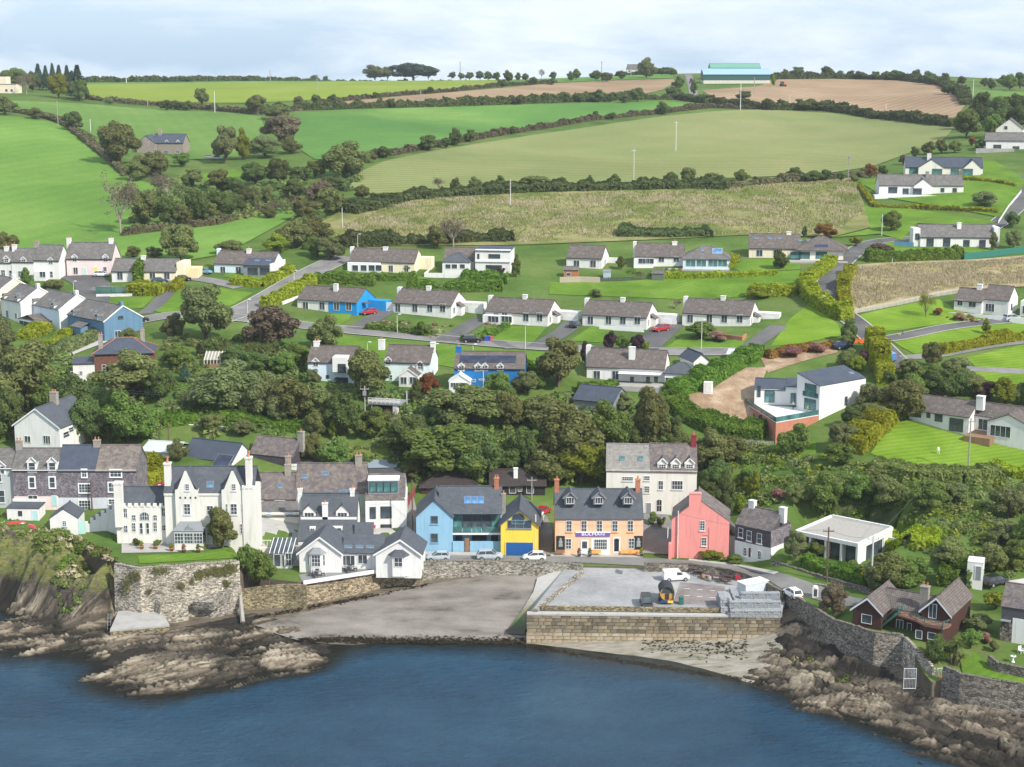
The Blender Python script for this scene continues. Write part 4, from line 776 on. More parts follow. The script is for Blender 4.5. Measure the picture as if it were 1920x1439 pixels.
e0 = atz(1092,1072,qz); stone_face(quay, e0, q0, qz, 1.0, 60)
m = MB()
def bx2(a, b, w_, z0, z1, mb, off=0):
    a, b = np.array(a[:2]), np.array(b[:2]); d = (b-a)/np.linalg.norm(b-a); n = np.array((d[1], -d[0])); mb.prism([tuple(p-O[:2]) for p in (a+n*off, b+n*off, b+n*(off-w_), a+n*(off-w_))], z0-O[2], z1-O[2]); return mb
bx2(q0, q1, 1.1, qz-.1, qz+.18, m, .25).build('kerb', KERB, quay)
bx2(atz(1015,1146,qz), atz(1365,1151,qz), .45, qz+.1, qz+.8, MB(), 0).build('parapet', HARL, quay)
m = MB(); bx2(atz(1090,1075,qz), atz(1000,1150,qz), .55, qz-.1, qz+.65, m).build('parapet', RUBBLE, quay)
lm = MB(); P = atz(1128,1152,qz)
for dx in (-.22, .22): lm.tube((P[0]-O[0]+dx, P[1]-O[1]-.3, .9), (P[0]-O[0]+dx, P[1]-O[1]-1.0, -4.2), .04)
for i in range(14): lm.tube((P[0]-O[0]-.22, P[1]-O[1]-.35-.05*i, .2-.32*i), (P[0]-O[0]+.22, P[1]-O[1]-.35-.05*i, .2-.32*i), .03)
lm.build('ladder', LEAD, quay)
sheet('parking_bay', [atz(x, y, qz)[:2] for x, y in ((1262,1132),(1352,1136),(1360,1100),(1275,1092))], turf('worn_brown_tarmac', [(.3,(.17,.145,.14)),(.5,(.225,.195,.185)),(.7,(.27,.24,.23))], .3, 2.0, finemix=.4, bmp=.1), .012, step=2, world=True, zfun=lambda P: np.full(len(P), qz))
for i, (px, py) in enumerate(((1288,1104),(1312,1106),(1336,1108),(1288,1117),(1312,1119),(1336,1121))): m = MB(); m.box(-.45,.45,-.07,.07,0,.006); o = m.build('parking_mark', FRAME); o.location = tuple(atz(px, py, qz+.02)); tag(o, kind='structure')
# slipway beside the quay
m = MB(); S = [atz(*p) for p in ((1008,1083,3.6),(1066,1063,4.6),(1086,1066,4.5),(1040,1118,2.9),(1010,1160,1.6),(985,1190,.5),(945,1188,.5),(975,1150,1.6),(1000,1110,2.7))]
m2, t, bs = nodes('slipway_concrete'); ge = N(t, 'ShaderNodeNewGeometry'); sx = N(t, 'ShaderNodeSeparateXYZ'); L(t, ge, 'Position', sx, 0); n1 = noise(t, .5, 6, .7); ad = N(t, 'ShaderNodeMath', operation='ADD'); L(t, sx, 'Z', ad, 0); L(t, n1, 'Fac', ad, 1); mr = N(t, 'ShaderNodeMapRange'); mr.inputs[1].default_value = 1.2; mr.inputs[2].default_value = 3.6; L(t, ad, 0, mr, 0)
cl = ramp(t, mr, 0, [(0,(.06,.055,.04)),(.2,(.05,.10,.025)),(.45,(.17,.16,.09)),(.7,(.34,.32,.28)),(1,(.40,.385,.36))]); n2 = noise(t, 3, 5, .7); mm = mixc(t, .35, (cl, 0), (n2, 'Fac'), 'OVERLAY'); L(t, mm, 2, bs, 'Base Color'); bs.inputs['Roughness'].default_value = .85
A1, A2 = [S[0], S[8], S[7], S[6]], [S[1], S[3], S[4], S[5]]
for i in range(3): m.slab([tuple(A1[i]), tuple(A1[i+1]), tuple(A2[i+1]), tuple(A2[i])], .9)
m.face([tuple(S[1]), tuple(S[2]), tuple(S[3])]); tag(m.build('slipway', m2), kind='structure')
# ================================================================== waterfront buildings
def rline(b, px, py, y): return b.hit(px, py, 'f', y)[1]
# --- terrace at the west end
b = Bld('terrace_house', 'grey green rendered terrace house at the far end of the slate row', -75, 28, 956, 0, 8, z=10.8)
GG = paint((.42,.45,.44)); b.walls(7.7, GG, gable='x', ridge=10.4); b.roof(7.7, 10.4, GREYTILE); b.fascia(7.7)
b.dormer(1, 882, 2.0, 1.8, 1.0, WHITE, GREYTILE, y=-.05, trim=FRAME); b.wpx([(3,931,13,24,1,2),(-2,895,11,18,1,2),(-40,931,13,24,1,2),(-40,895,11,18,1,2)], sill=True)
b = Bld('terrace_house', 'slate hung terrace house with pale pink ground floor and two pointed dormers', 28, 111, 958, 0, 8, z=10.8)
b.walls(2.65, paint((.78,.62,.60)), name='ground_floor'); b.walls(7.6, HUNG, gable='x', ridge=10.5, z0=2.65, name='wall'); b.roof(7.6, 10.5, GREYTILE); b.fascia(7.6)
for x in (60, 98): b.dormer(x, 876, 1.7, 2.1, .9, WHITE, GREYTILE, 1, 2, y=-.06, trim=FRAME, wh=1.6)
b.wpx([(60,905,11,21,1,2),(98,905,11,21,1,2)], sill=True, surround=FRAME); b.wpx([(62,938,18,19,2,2)], sill=True); b.door(102,940,9,20,paint((.38,.58,.58)))
b.chimney(37, 850, 1.1, .8, 11.9, STONEC, 2, y=4, base=8)
b = Bld('terrace_house', 'broad slate hung house with half new blue and half worn brown roof', 111, 259, 958, 0, 8.5, z=10.8)
b.walls(2.4, paint((.58,.60,.66)), name='ground_floor'); b.walls(7.5, HUNG, gable='x', ridge=11.0, z0=2.4)
xm = b.hit(179, 880)[0]; b.roof(7.5, 11, SLATE3, x1=xm, gov=.0); b.roof(7.5, 11, tiled('worn_brown_slate', (.115,.095,.09), (.15,.125,.115), .35, .25, .014, .5, .8, (.21,.18,.15), .35), x0=xm+.02, gov=.12); b.box(b.x0, b.x1, -.12, .0, 7.2, 7.5, 'eaves_board', FRAME)
b.wpx([(158,888,9,15,2,2),(217,888,21,14,3,2),(159,916,22,17,4,3),(210,914,13,18,2,2),(159,947,22,18,4,3),(210,941,13,10,2,2)], sill=True, surround=FRAME); b.chimney(182, 832, 1.2, .8, 12.0, STONEC, 2, y=4.2, base=9)
# white gabled house above the terrace
b = Bld('house', 'white gable fronted house with brick chimney above the slate terrace', 29, 113, 836, 16, 13, z=16.4)
b.walls(4.0, WHITE, gable='y', ridge=7.4); b.roof(4.0, 7.4, SLATE, 'y', trim=FRAME, ov=.35, gov=.3); b.wpx([(52,824,13,14,2,1),(88,825,15,16,3,1)], frame=FRAME)
b.wpx([(124,815,6,12,1,2),(133,806,5,10,1,2)], 'r', b.x1); m = MB(); b.box(b.x1-.4, b.x1+.02, 7.5, 10, 4, 6, 'gablet', WHITE); b.chimney(103, 772, 1.5, .9, 9.4, STONEC, 3, y=6.5, base=5)
# outbuildings
b = Bld('outbuilding', 'low white outbuilding with flat dark roof and turquoise door', 14, 73, 978, 3, 3.5, z=10.3, cat='shed')
b.walls(2.4, WHITE); b.roof(2.4, 2.6, SLATE, 'mono', ov=.1); b.box(b.x0-.15, b.x1+.15, 3.4, 3.7, 2.2, 3.1, 'parapet', WHITE); b.wpx([(38,963,8,10,2,3)], frame=DARKF); b.door(66,967,10,19,paint((.42,.66,.66)))
b = Bld('outbuilding', 'small white gabled outbuilding with black roof and turquoise gate', 95, 147, 1003, -2, 5, z=9.9, cat='shed')
b.walls(3.0, WHITE, gable='y', ridge=4.6); b.roof(3.0, 4.6, SLATE, 'y', ov=.2, gov=.05); b.wpx([(121,982,8,11,2,3)], frame=FRAME, sill=paint((.4,.6,.6)))
m = MB(); x0 = b.x1; m.box(x0+.05, x0+1.15, .2, .3, -.2, 2.3); b.add(m, 'gate', paint((.42,.66,.62)))
# stepped battlement wall
r0 = atz(160,1003,9.6); bw_ = empty('battlement_wall', tuple(r0)); tag(bw_, 'white stepped battlement wall climbing to the castle house', 'wall', kind='thing'); m = MB(); x = 0
for i in range(6): m.box(x, x+.95, 0, .35, -1.2, 1.9+.62*i); m.box(x, x+.5, -.02, .37, 1.9+.62*i, 2.3+.62*i); x += .95
m.build('wall', WHITE, bw_); m = MB(); m.slab([(.3,.4,1.6),(5.6,.4,4.8),(5.6,3.5,5.4),(.3,3.5,2.2)], .15); m.build('lean_to_roof', SLATE, bw_)
# --- castle house
CW = render_wall('ivory_render', (.70,.68,.62))
b = Bld('castle_house', 'ivory gothic house with pointed gables, battlements and glazed porch', 218, 478, 1022, 0, 9, z=9.5)
xa, xb = b.hit(312, 1022)[0], b.x1
b.walls(6.4, CW, x1=xa, y0=.8, y1=7); b.roof(6.0, 9.0, SLATE, x1=xa, y0=1.3, y1=7, ov=0)
m = MB(); x = b.x0
while x < xa-.3: m.box(x, x+.55, .7, 1.15, 6.4, 6.95); x += 1.05
b.add(m, 'battlement', CW); tw = b.hit(222, 960)[0]; b.box(tw-.7, tw+.6, .2, 1.6, 3, 10.4, 'turret', CW); b.box(tw-.8, tw+.7, .1, 1.7, 10.4, 10.7, 'turret_cap', CW)
for (px, py, w_, h_) in ((235,962,8,19),(251,971,8,12),(271,968,18,17),(291,971,8,12),(307,960,8,18)):
    b.wpx([(px,py,w_,h_,2 if w_ < 12 else 4,2)], off=.8, arch=True, frame=FRAME)
b.wpx([(251,989,8,18,2,3),(291,988,8,19,2,3),(236,992,8,14,2,2),(307,990,8,11,2,2)], off=.8); b.wpx([(265,991,7,22,1,2),(277,991,7,22,1,2)], off=.8)
b.walls(9.0, CW, x0=xa, x1=xb, y0=.0, y1=8, name='main_wall'); b.roof(9.0, 12.6, SLATE, x0=xa, x1=xb, y1=8, ov=.05); sl = b.sl
b.box(xa-.05, xb+.05, -.16, .02, 8.6, 8.95, 'cornice', CW)
for (pl, pr) in ((330,372),(417,460)):
    x0, x1 = b.hit(pl, 930)[0], b.hit(pr, 930)[0]; xc = (x0+x1)/2; m = MB(); y = -.7; yb = 3.2
    m.face([(x0,y,-2),(x1,y,-2),(x1,y,9.7),(x1-.45,y,9.9),(xc+.15,y,13.0),(xc-.15,y,13.0),(x0+.45,y,9.9),(x0,y,9.7)]); m.face([(x1,y,-2),(x1,.0,-2),(x1,yb*.4,9.7),(x1,y,9.7)]); m.face([(x0,0,-2),(x0,y,-2),(x0,y,9.7),(x0,yb*.4,9.7)])
    g = b.add(m, 'gable_front', CW); r = MB()
    for sg, xe in ((-1, x0), (1, x1)): r.slab([(xe,y+.12,9.75),(xc,y+.12,12.85),(xc,3.9,12.85),(xe,yb*.6,9.75)], .12)
    b.add(r, 'gable_roof', SLATE, g); ex = (xc+.02)
    px = (pl+pr)/2; b.wpx([(px,914,8,13,2,3),(px,955,12,21,2,3)], off=y, sill=True)
    if pl > 400: b.wpx([(px-13,952,3,14,1,2),(px+16,952,3,14,1,2),(px+14,992,5,20,1,3)], off=y)
    m = MB()
    for i in range(4): m.box(x0+.7+i*.85, x0+1.0+i*.85, y-.02, y+.02, 8.2, 8.55)
    if pl < 400: b.add(m, 'quatrefoil_vent', DARKF)
b.wpx([(394,957,12,18,2,2),(394,995,12,20,2,3)], sill=True); b.wpx([(474,972,4,6,1,1)], frame=DARKF)
b.skylight(394, 909, 1.2, 1.3); b.roofs[-1] = b.roofs[-1]
for px, py, tp in ((316,925,14.6),(467,890,15.6)): xc = b.hit(px, py, 'f', 1.5)[0]; b.box(xc-.5, xc+.5, 1, 2.2, 6, tp-1, 'chimney', CW); b.box(xc-.62, xc+.62, .88, 2.32, tp-1, tp-.75, 'chimney_cap', CW); o = link('chimney_pot', pot_mesh(), b.o, POT); o.location = (xc, 1.6, tp-.75); o.scale = (1.6,1.6,2)
xt0, xt1 = b.hit(458, 1000)[0], b.hit(481, 1000)[0]; b.box(xt0, xt1, -.9, 4, -.6, 10.0, 'corner_tower', CW)
m = MB(); x = xt0
while x < xt1-.2: m.box(x, x+.4, -1.0, -.6, 10.0, 10.5); x += .75
b.add(m, 'battlement', CW)
p0, p1 = b.hit(327, 1020, 'f', -3)[0], b.hit(381, 1020, 'f', -3)[0]; b.box(p0, p1, -3, -.7, -.6, 1.05, 'porch_base', CW); b.box(p0, p1, -3, -.7, 3.0, 3.35, 'porch_head', FRAME); m = MB(); m.slab([(p0-.2,-3.2,3.35),(p1+.2,-3.2,3.35),(p1-.6,-.7,4.3),(p0+.6,-.7,4.3)], .12); b.add(m, 'porch_roof', LEAD)
for i in range(3): w3 = (p1-p0)/3; b.win(p0+w3*(i+.5), 2.02, w3-.12, 1.95, off=-2.95, nx=3, ny=3)
b.box(p0, p0+.1, -3, -.7, 1.05, 3, 'porch_glazing', GLASS); b.box(p1-.1, p1, -3, -.7, 1.05, 3, 'porch_glazing', GLASS)
m = MB(); xc = (p0+p1)/2; m.face([(xc-.8,-2.9,3.5),(xc+.8,-2.9,3.5),(xc,-2.9,4.2)]); m.face([(xc+.8,-2.9,3.5),(xc,-1,4.25),(xc,-2.9,4.2)]); m.face([(xc,-2.9,4.2),(xc,-1,4.25),(xc-.8,-2.9,3.5)]); b.add(m, 'porch_gablet', LEAD)
pw = MB()
sheet('terrace_paving', [atz(x, y, 9.5)[:2] for x, y in ((228,1038),(330,1036),(450,1022),(470,1005),(228,1010))], CONC, .08, step=2, world=True, zfun=lambda P: np.full(len(P), 9.5))
# --- slate terrace in the middle
b = Bld('terrace_house', 'old purple slate house with two white windows beside the castle house', 482, 556, 992, 0, 7.5, z=6.0)
b.walls(5.6, HUNGD, gable='x', ridge=9.0); b.roof(5.6, 9.6, SLATE2, ov=.1); b.skylight(486, 912, .9, 1.0); b.skylight(525, 912, .9, 1.0); b.wpx([(488,947,13,16,3,3),(525,946,20,17,4,3)])
b.chimney(540, 880, 1.1, .9, 11.2, STONEC, 1, y=3.6, base=7)
b.walls(3.9, PALE, x0=b.hit(484,990,'f',-3.4)[0], x1=b.hit(561,990,'f',-3.4)[0], y0=-3.4, y1=0, name='lean_to_wall'); b.roof(3.4, 5.2, GREYTILE, 'mono', x0=b.hit(484,990,'f',-3.4)[0], x1=b.hit(561,990,'f',-3.4)[0], y0=-3.4, y1=0); b.skylight(504, 965, .8, 1.1); b.skylight(545, 963, .8, 1.1)
b.wpx([(504,994,16,14,1,1),(518,1000,11,21,1,1),(535,993,19,13,2,1),(553,993,13,11,2,1)], off=-3.42)
bb = b
b = Bld('conservatory', 'glass roofed white conservatory beside the leafy wall', 506, 548, 1066, 2, 4.5, z=5.1, cat='conservatory')
b.walls(.6, WHITE); b.roof(2.5, 3.9, GLASS, 'mono', ov=.1, t=.08)
for i in range(6): x = b.x0+(b.x1-b.x0)*i/5; mm = MB(); mm.slab([(x-.05,-.1,2.68),(x+.05,-.1,2.68),(x+.05,4.5,4.08),(x-.05,4.5,4.08)], .1); b.add(mm, 'glazing_bar', FRAME)
b.wpx([(520,1051,13,24,1,1),(531,1052,6,24,1,1),(541,1049,11,26,2,2)]); b.box(b.x1-.05, b.x1, 0, 4.5, .6, 2.6, 'glazing', GLASS); b.box(b.x0-3, b.x1, 4.0, 4.6, -.5, 2.4, 'wall', PALE); b.box(b.x0-4.2, b.x1+.6, 4.5, 5.2, 2.4, 2.55, 'balcony_deck', CONC)
m = MB(); x = b.x0-4.0
while x < b.x1-.3: m.box(x, x+.08, 4.5, 4.56, 2.55, 3.5); x += .55
m.box(b.x0-4, b.x1-.2, 4.48, 4.58, 3.5, 3.58); b.add(m, 'balcony_rail', FRAME)
b = Bld('terrace_house', 'long purple slate roofed house with many skylights behind the dormered cottage', 556, 686, 985, 0, 8, z=6.5)
b.walls(6.0, paint((.46,.54,.40)), gable='x', ridge=10.4); b.roof(6.0, 10.6, SLATE2, ov=.1); 
for px, py, w_, h_ in ((571,894,1.1,.9),(610,889,1.2,.8),(576,928,1.0,1.4),(615,926,1.2,1.1),(642,924,1.3,1.0),(654,924,.8,1.0)): b.skylight(px, py, w_, h_)
b.chimney(541, 888, 1.0, .9, 12.0, STONEC, 1, y=4, base=8); b.chimney(673, 888, 1.2, .9, 12.2, STONEC, 2, y=4, base=8)
b = Bld('terrace_house', 'white three storey house with glazed box dormer and red front door', 686, 761, 1000, -2, 8, z=6.2)
b.walls(6.2, WHITE, gable='x', ridge=9.8); b.roof(6.2, 9.9, SLATE2, ov=.1, gov=.0); q = b.onroof(720, 925)
x0, x1 = b.hit(693, 930, 'f', 1)[0], b.hit(746, 930, 'f', 1)[0]; b.box(x0-.2, x1+.2, .7, 4.6, 7.0, 9.6, 'box_dormer', LEAD, b.last); b.box(x0-.3, x1+.3, .6, 4.7, 9.55, 9.75, 'dormer_roof', FRAME, b.last)
for i in range(4): w4 = (x1-x0)/4; b.win(x0+w4*(i+.5), 8.4, w4-.05, 1.9, off=.68, nx=1, ny=1, frame=DARKF, pane=TEALGLASS)
b.wpx([(699,962,11,23,1,1),(724,961,21,23,1,1),(724,992,21,18,1,1)], frame=DARKF); b.door(699,990,11,12,plain('crimson_door', (.55,.04,.08), .4, .1)); b.box(b.x1-.2, b.x1+.15, -.02, 8, -2, 6.5, 'party_wall', WHITE)
b = Bld('flat_roof_extension', 'felt roofed extension with white parapet behind the slate terrace', 545, 670, 893, 0, 5, z=12.0, cat='extension'); b.walls(2.0, WHITE); b.roof(2.0, 2, plain('roof_felt', (.06,.06,.062), .9, .2), 'flat', ov=.0, gov=0); b.box(b.x0, b.x1, -.1, .15, 1.9, 2.35, 'parapet', WHITE)
b = Bld('extension', 'grey metal roofed extension above the white three storey house', 672, 742, 900, 0, 6, z=11.2, cat='extension'); b.walls(2.2, STONEC); b.roof(2.2, 3.2, plain('grey_sheet', (.23,.27,.31), .5, .15), 'mono', ov=.1)
b = Bld('terrace_house', 'dark roofed annexe beside the lane behind the white three storey house', 690, 752, 925, -6, 6, z=10.2, cat='annexe'); b.walls(2.4, STONEC, gable='x', ridge=4); b.roof(2.4, 4.0, plain('roof_felt', (.06,.06,.062)), ov=.1)
sheet('yard', [(480,1000),(486,960),(560,958),(690,965),(770,985),(776,1040),(700,1052),(560,1062),(484,1066)], CONC, .06, step=2)
# --- dormered cottage and white gabled bays
b = Bld('cottage', 'slate cottage with two gabled dormers and long sloping front roof', 562, 684, 1032, 0, 6.5, z=5.3)
xr = b.hit(667, 1000)[0]; b.walls(5.4, WHITE, x1=xr, y0=2.2, y1=8, gable='x', ridge=8.6); b.roof(4.9, 8.9, SLATE, x1=xr, y0=2.2, y1=8.2, ov=.15); s0 = b.sl
for px in (580, 642): b.dormer(px, 967, 2.3, 1.7, 1.2, WHITE, SLATE, 3, 1, y=2.6, wh=1.1, ov=.35)
b.chimney(610, 975, .95, .8, 7.9, WHITE, 1, y=2.6, base=3.6); b.chimney(563, 935, .75, .75, 9.8, WHITE, 1, y=5.2, base=6); b.chimney(661, 935, .8, .8, 9.8, WHITE, 1, y=5.2, base=6)
b.walls(2.2, WHITE, y0=-1.6, y1=2.2, name='wall'); b.roof(2.2, 4.9, SLATE, 'mono', x1=xr, y0=-1.6, y1=2.25, ov=.2); b.roof(2.2, 4.9, SLATE, 'mono', x0=xr, x1=b.x1+1.5, y0=-1.4, y1=.6, ov=.2)
y_ = .3
for px, py, w_, h_, n in ((586,994,9,8,2),(628,996,26,13,3),(678,1008,13,7,2)): x, z = b.hit(px, py, 'f', y_); b.box(x-w_/s0[1]*0-w_/b.s/2-.1, x+w_/b.s/2+.1, y_-.05, y_+1.6, z-h_/b.s/2-.1, z+h_/b.s/2+.12, 'roof_dormer', FRAME, b.last); b.win(x, z, w_/b.s, h_/b.s, off=y_-.05, nx=n, ny=1)
b = Bld('cottage', 'white bay windowed gables joined by a glazed link above the sea wall', 562, 640, 1074, 3, 8, z=5.1)
def bay(b, px, py, wm, hm, roofm):
    x, z = b.hit(px, py); d = .8; z0, z1 = z-hm/2, z+hm/2; P = [(x-wm/2-.45,0),(x-wm/2+.2,-d),(x+wm/2-.2,-d),(x+wm/2+.45,0)]; m = MB(); m.prism(P, -1.0, z1); w0 = b.add(m, 'bay', WHITE)
    r = MB(); Q = [(p[0]+(p[0]-x)*.12, p[1]*1.35) for p in P]; T = [(x-wm*.3,.1),(x-wm*.2,-.2),(x+wm*.2,-.2),(x+wm*.3,.1)]
    for i in range(3): r.face([(*Q[i],z1),(*Q[i+1],z1),(*T[i+1],z1+.9),(*T[i],z1+.9)])
    r.face([(*t_, z1+.9) for t_ in T]); r.face([(*q, z1) for q in reversed(Q)]); b.add(r, 'bay_roof', roofm, w0); b.win(x, z, wm-.7, hm*.86, off=-d, nx=3, ny=3, parent=w0)
    for sg in (-1, 1):
        fm, gm = window_mesh(.45, hm*.86, 1, 2); o = link('window', fm, w0, FRAME); a, c_ = (P[0], P[1]) if sg < 0 else (P[2], P[3]); o.location = ((a[0]+c_[0])/2+sg*.03, (a[1]+c_[1])/2-.03, z); o.rotation_euler = (0, 0, math.atan2(c_[1]-a[1], c_[0]-a[0])); link('pane', gm, o, GLASS)
b.walls(3.6, WHITE, gable='y', ridge=6.3); b.roof(3.6, 6.3, SLATE, 'y', ov=.45, gov=.35, trim=FRAME); bay(b, 594, 1049, 2.2, 2.3, LEAD)
x2 = b.hit(712, 1060, 'f', 1.8)[0]; b.walls(2.9, WHITE, x0=b.x1, x1=x2, y0=2.2, y1=6, name='link_wall'); b.roof(2.9, 5.0, SLATE, 'mono', x0=b.x1-.1, x1=x2+.4, y0=1.9, y1=6, ov=.1)
for px in (653, 674, 694): b.skylight(px, 1026, 1.3, .8)
b.wpx([(653,1051,26,20,3,1),(680,1049,18,18,2,1)], off=2.2)
x3, x4 = b.hit(705, 1068, 'f', .5)[0], b.hit(789, 1068, 'f', .5)[0]; b.walls(3.4, WHITE, x0=x3, x1=x4, y0=.5, y1=8, gable='y', ridge=5.9, rp=.55, name='gable_wall', z0=-.9); b.roof(3.4, 5.9, SLATE, 'y', x0=x3, x1=x4, y0=.5, y1=8, rp=.55, ov=.4, gov=.35, trim=FRAME)
_o = b.hit; xx, zz_ = b.hit(748, 1052, 'f', .5); P_ = b.P.copy(); sub = b; 
m = MB(); PB = [(xx-1.5,.5),(xx-1.0,-.3),(xx+1.0,-.3),(xx+1.5,.5)]; m.prism(PB, -.4, zz_+1.1); w0 = b.add(m, 'bay', WHITE); r = MB(); Q = [(xx+(p[0]-xx)*1.25, .5+(p[1]-.5)*1.5) for p in PB]; T = [(xx-.7,.6),(xx-.4,.3),(xx+.4,.3),(xx+.7,.6)]
for i in range(3): r.face([(*Q[i],zz_+1.1),(*Q[i+1],zz_+1.1),(*T[i+1],zz_+2),(*T[i],zz_+2)])
r.face([(*q, zz_+1.1) for q in reversed(Q)]); b.add(r, 'bay_roof', SLATE, w0); b.win(xx, zz_, 1.4, 1.6, off=-.3, nx=2, ny=2, parent=w0)
tr = [atz(x, y, 5.15) for x, y in ((568,1092),(735,1066),(720,1058),(560,1078))]; m = MB(); m.slab([tuple(p) for p in tr], .25); tag(m.build('terrace_deck', plain('grey_decking', (.22,.22,.225), .8, .2)), kind='structure')
m = MB(); A_, B_ = np.array(tr[0]), np.array(tr[1]); d_ = (B_-A_)/np.linalg.norm(B_-A_); n_v = np.array((d_[1], -d_[0], 0))*.25; m.slab([tuple(A_+n_v+(0,0,.25)), tuple(B_+n_v+(0,0,.25)), tuple(B_+(0,0,.25)), tuple(A_+(0,0,.25))], .6); o = m.build('terrace_kerb', WHITE); tag(o, 'white rendered edge of the terrace above the sea wall', 'kerb', kind='thing')
# --- blue house
BLUE = paint((.26,.45,.60)); 
b = Bld('house', 'pale blue house with glass balcony and slate roofs on the quay street', 781, 849, 1036, 0, 9, z=4.95)
b.walls(6.6, BLUE, gable='y', ridge=9.6); b.roof(6.6, 9.6, SLATE, 'y', ov=.3, gov=.25); b.wpx([(814.5,975,14,16,1,1),(814.5,1009,14,18,1,1)], frame=plain('blue_frame', (.20,.32,.42), .5, .1), sill=paint((.26,.45,.60)))
x2 = b.hit(941, 1036, 'f', 1.5)[0]; b.walls(6.8, BLUE, x0=b.x1, x1=x2, y0=2.4, y1=9, gable='x', ridge=10.4); b.roof(6.8, 10.6, SLATE, x0=b.x1-2.5, x1=x2, y0=1.2, y1=9, ov=.2, gov=.05)
for i in range(3): b.skylight(876+12.5*i, 938, 1.15, 1.5, glass('roof_solar', (.04,.10,.20), .1))
b.chimney(931, 925, .8, .8, 12.2, BRICKC, 2, y=5, base=8.5); b.chimney(944, 950, .8, .8, 9.6, STONEC, 1, y=4, base=5)
x3 = x2-.2; b.box(b.x1, x3, .1, 2.4, 3.15, 3.5, 'balcony_slab', FRAME); 
for i in range(5): w5 = (x3-b.x1)/5; b.box(b.x1+w5*i+.03, b.x1+w5*(i+1)-.03, .12, .15, 3.5, 4.6, 'balustrade_pane', TEALGLASS)
for i in range(5): w5 = (x3-b.x1)/5; b.win(b.x1+w5*(i+.5), 5.1, w5-.05, 2.8, off=2.4, nx=1, ny=1, frame=DARKF, pane=TEALGLASS if i not in (1, 2, 3) else GLASS)
b.win(b.x1+1.0, 1.4, 1.2, 2.4, off=2.4, nx=1, ny=1, frame=DARKF, pane=plain('navy_door', (.02,.06,.12), .4, .1), name='front_door'); b.win(b.x1+4.6, 1.9, 2.6, 1.3, off=2.4, nx=2, ny=1, frame=DARKF); b.win(x3-1.1, 1.7, 1.2, 2.0, off=2.4, nx=1, ny=1, frame=DARKF); b.box(b.x1+2, x3, 2.25, 2.38, -.5, .9, 'slate_plinth', HUNG)
b.box(b.x1, b.x1+2.0, -.2, .15, -.6, 2.0, 'garden_wall', BLUE); b.box(b.x1+3.0, x2, -.2, .15, -.6, 2.0, 'garden_wall', BLUE); b.box(b.x1+2.1, b.x1+2.9, -.12, -.02, -.2, 2.6, 'gate', WOOD)
# --- yellow house
YEL = paint((.80,.58,.08)); b = Bld('house', 'bright yellow gabled house with blue garage door and arched window', 939, 1009, 1041, 2, 9.5, z=4.95)
b.walls(5.6, YEL, gable='y', ridge=8.3); b.roof(5.6, 8.3, SLATE, 'y', ov=.45, gov=.4); x, z = b.hit(974, 984); b.win(x, z+.05, 4.2, 1.5, nx=3, ny=1, frame=plain('blue_frame', (.20,.32,.42)), sill=LEAD); b.win(x-.2, z+1.1, 2.3, 2.0, nx=1, ny=1, arch=True, off=-.01, frame=plain('blue_frame', (.2,.3,.4)))
x, z = b.hit(974, 1026); b.box(x-2.35, x+2.35, -.06, .02, -.5, 2.25, 'garage_door', plain('royal_blue', (.015,.10,.32), .45, .12)); m = MB()
for i in range(1, 5): m.box(x-2.3, x+2.3, -.08, -.06, -.5+i*.55-.015, -.5+i*.55+.015)
b.add(m, 'door_groove', DARKF); b.box(x-2.5, x-2.35, -.1, .02, -.5, 2.4, 'door_jamb', YEL); b.box(x+2.35, x+2.5, -.1, .02, -.5, 2.4, 'door_jamb', YEL); 
# --- the pub
ORG = paint((.83,.49,.31)); ORG2 = paint((.80,.38,.12)); b = Bld('pub', 'orange quayside pub with three dormers and a blue name board', 1041, 1205, 1040, 0, 9, z=5.0, cat='pub')
b.walls(6.6, ORG, gable='x', ridge=10.4); b.roof(6.6, 10.6, SLATE, ov=.2, gov=.1); b.fascia(6.55, DARKF, y=-.2); b.chimney(1044, 905, .8, 1.0, 12.4, BRICKC, 1, y=4.4, base=8); b.chimney(1196, 905, .8, 1.0, 12.4, BRICKC, 1, y=4.4, base=8)
for px in (1069, 1123, 1178): b.dormer(px, 939, 1.9, 1.5, .9, HUNG, SLATE, 3, 1, y=.9, wh=1.2, trim=LEAD, ov=.4)
for px in (1067, 1095, 1124, 1153, 1182): b.wpx([(px,987,11,22,2,3)], sill=ORG2)
b.wpx([(1066,1020,11,20,2,3),(1184,1019,11,20,2,3),(1126,1021,25,20,6,3)]); b.box(*(lambda a, c: (a-1.6, a+1.6, -.025, .0, -.2, 2.9))(*b.hit(1126,1021)), 'shop_panel', FRAME); b.door(1096,1026,13,26,FRAME, glassy=True); x, z = b.hit(1156,1022); b.win(x, z, 1.0, 2.5, arch=True, nx=1, ny=1, pane=plain('black_door', (.02,.022,.025), .4), name='arched_door', surround=FRAME)
x, z = b.hit(1112, 1002); sg = b.box(x-2.95, x+2.95, -.16, -.02, z-.36, z+.32, 'name_board', plain('sign_violet', (.16,.10,.42), .45, .1)); b.box(x-3.05, x+3.05, -.22, -.02, z+.30, z+.42, 'board_cornice', FRAME); 
def text(parent, s_, loc, size, mat, rot=(math.pi/2, 0, 0), sx=1.0):
    c_ = bpy.data.curves.new('lettering', 'FONT'); c_.body = s_; c_.size = size; c_.align_x = 'CENTER'; c_.align_y = 'CENTER'; c_.extrude = .012; o_ = bpy.data.objects.new('lettering', c_); COL.objects.link(o_); bpy.context.view_layer.update(); me_ = bpy.data.meshes.new_from_object(o_.evaluated_get(bpy.context.evaluated_depsgraph_get())); bpy.data.objects.remove(o_); me_.materials.clear(); me_.materials.append(mat); o = link('lettering', me_, parent); o.location = loc; o.rotation_euler = rot; o.scale = (sx, 1, 1); return o
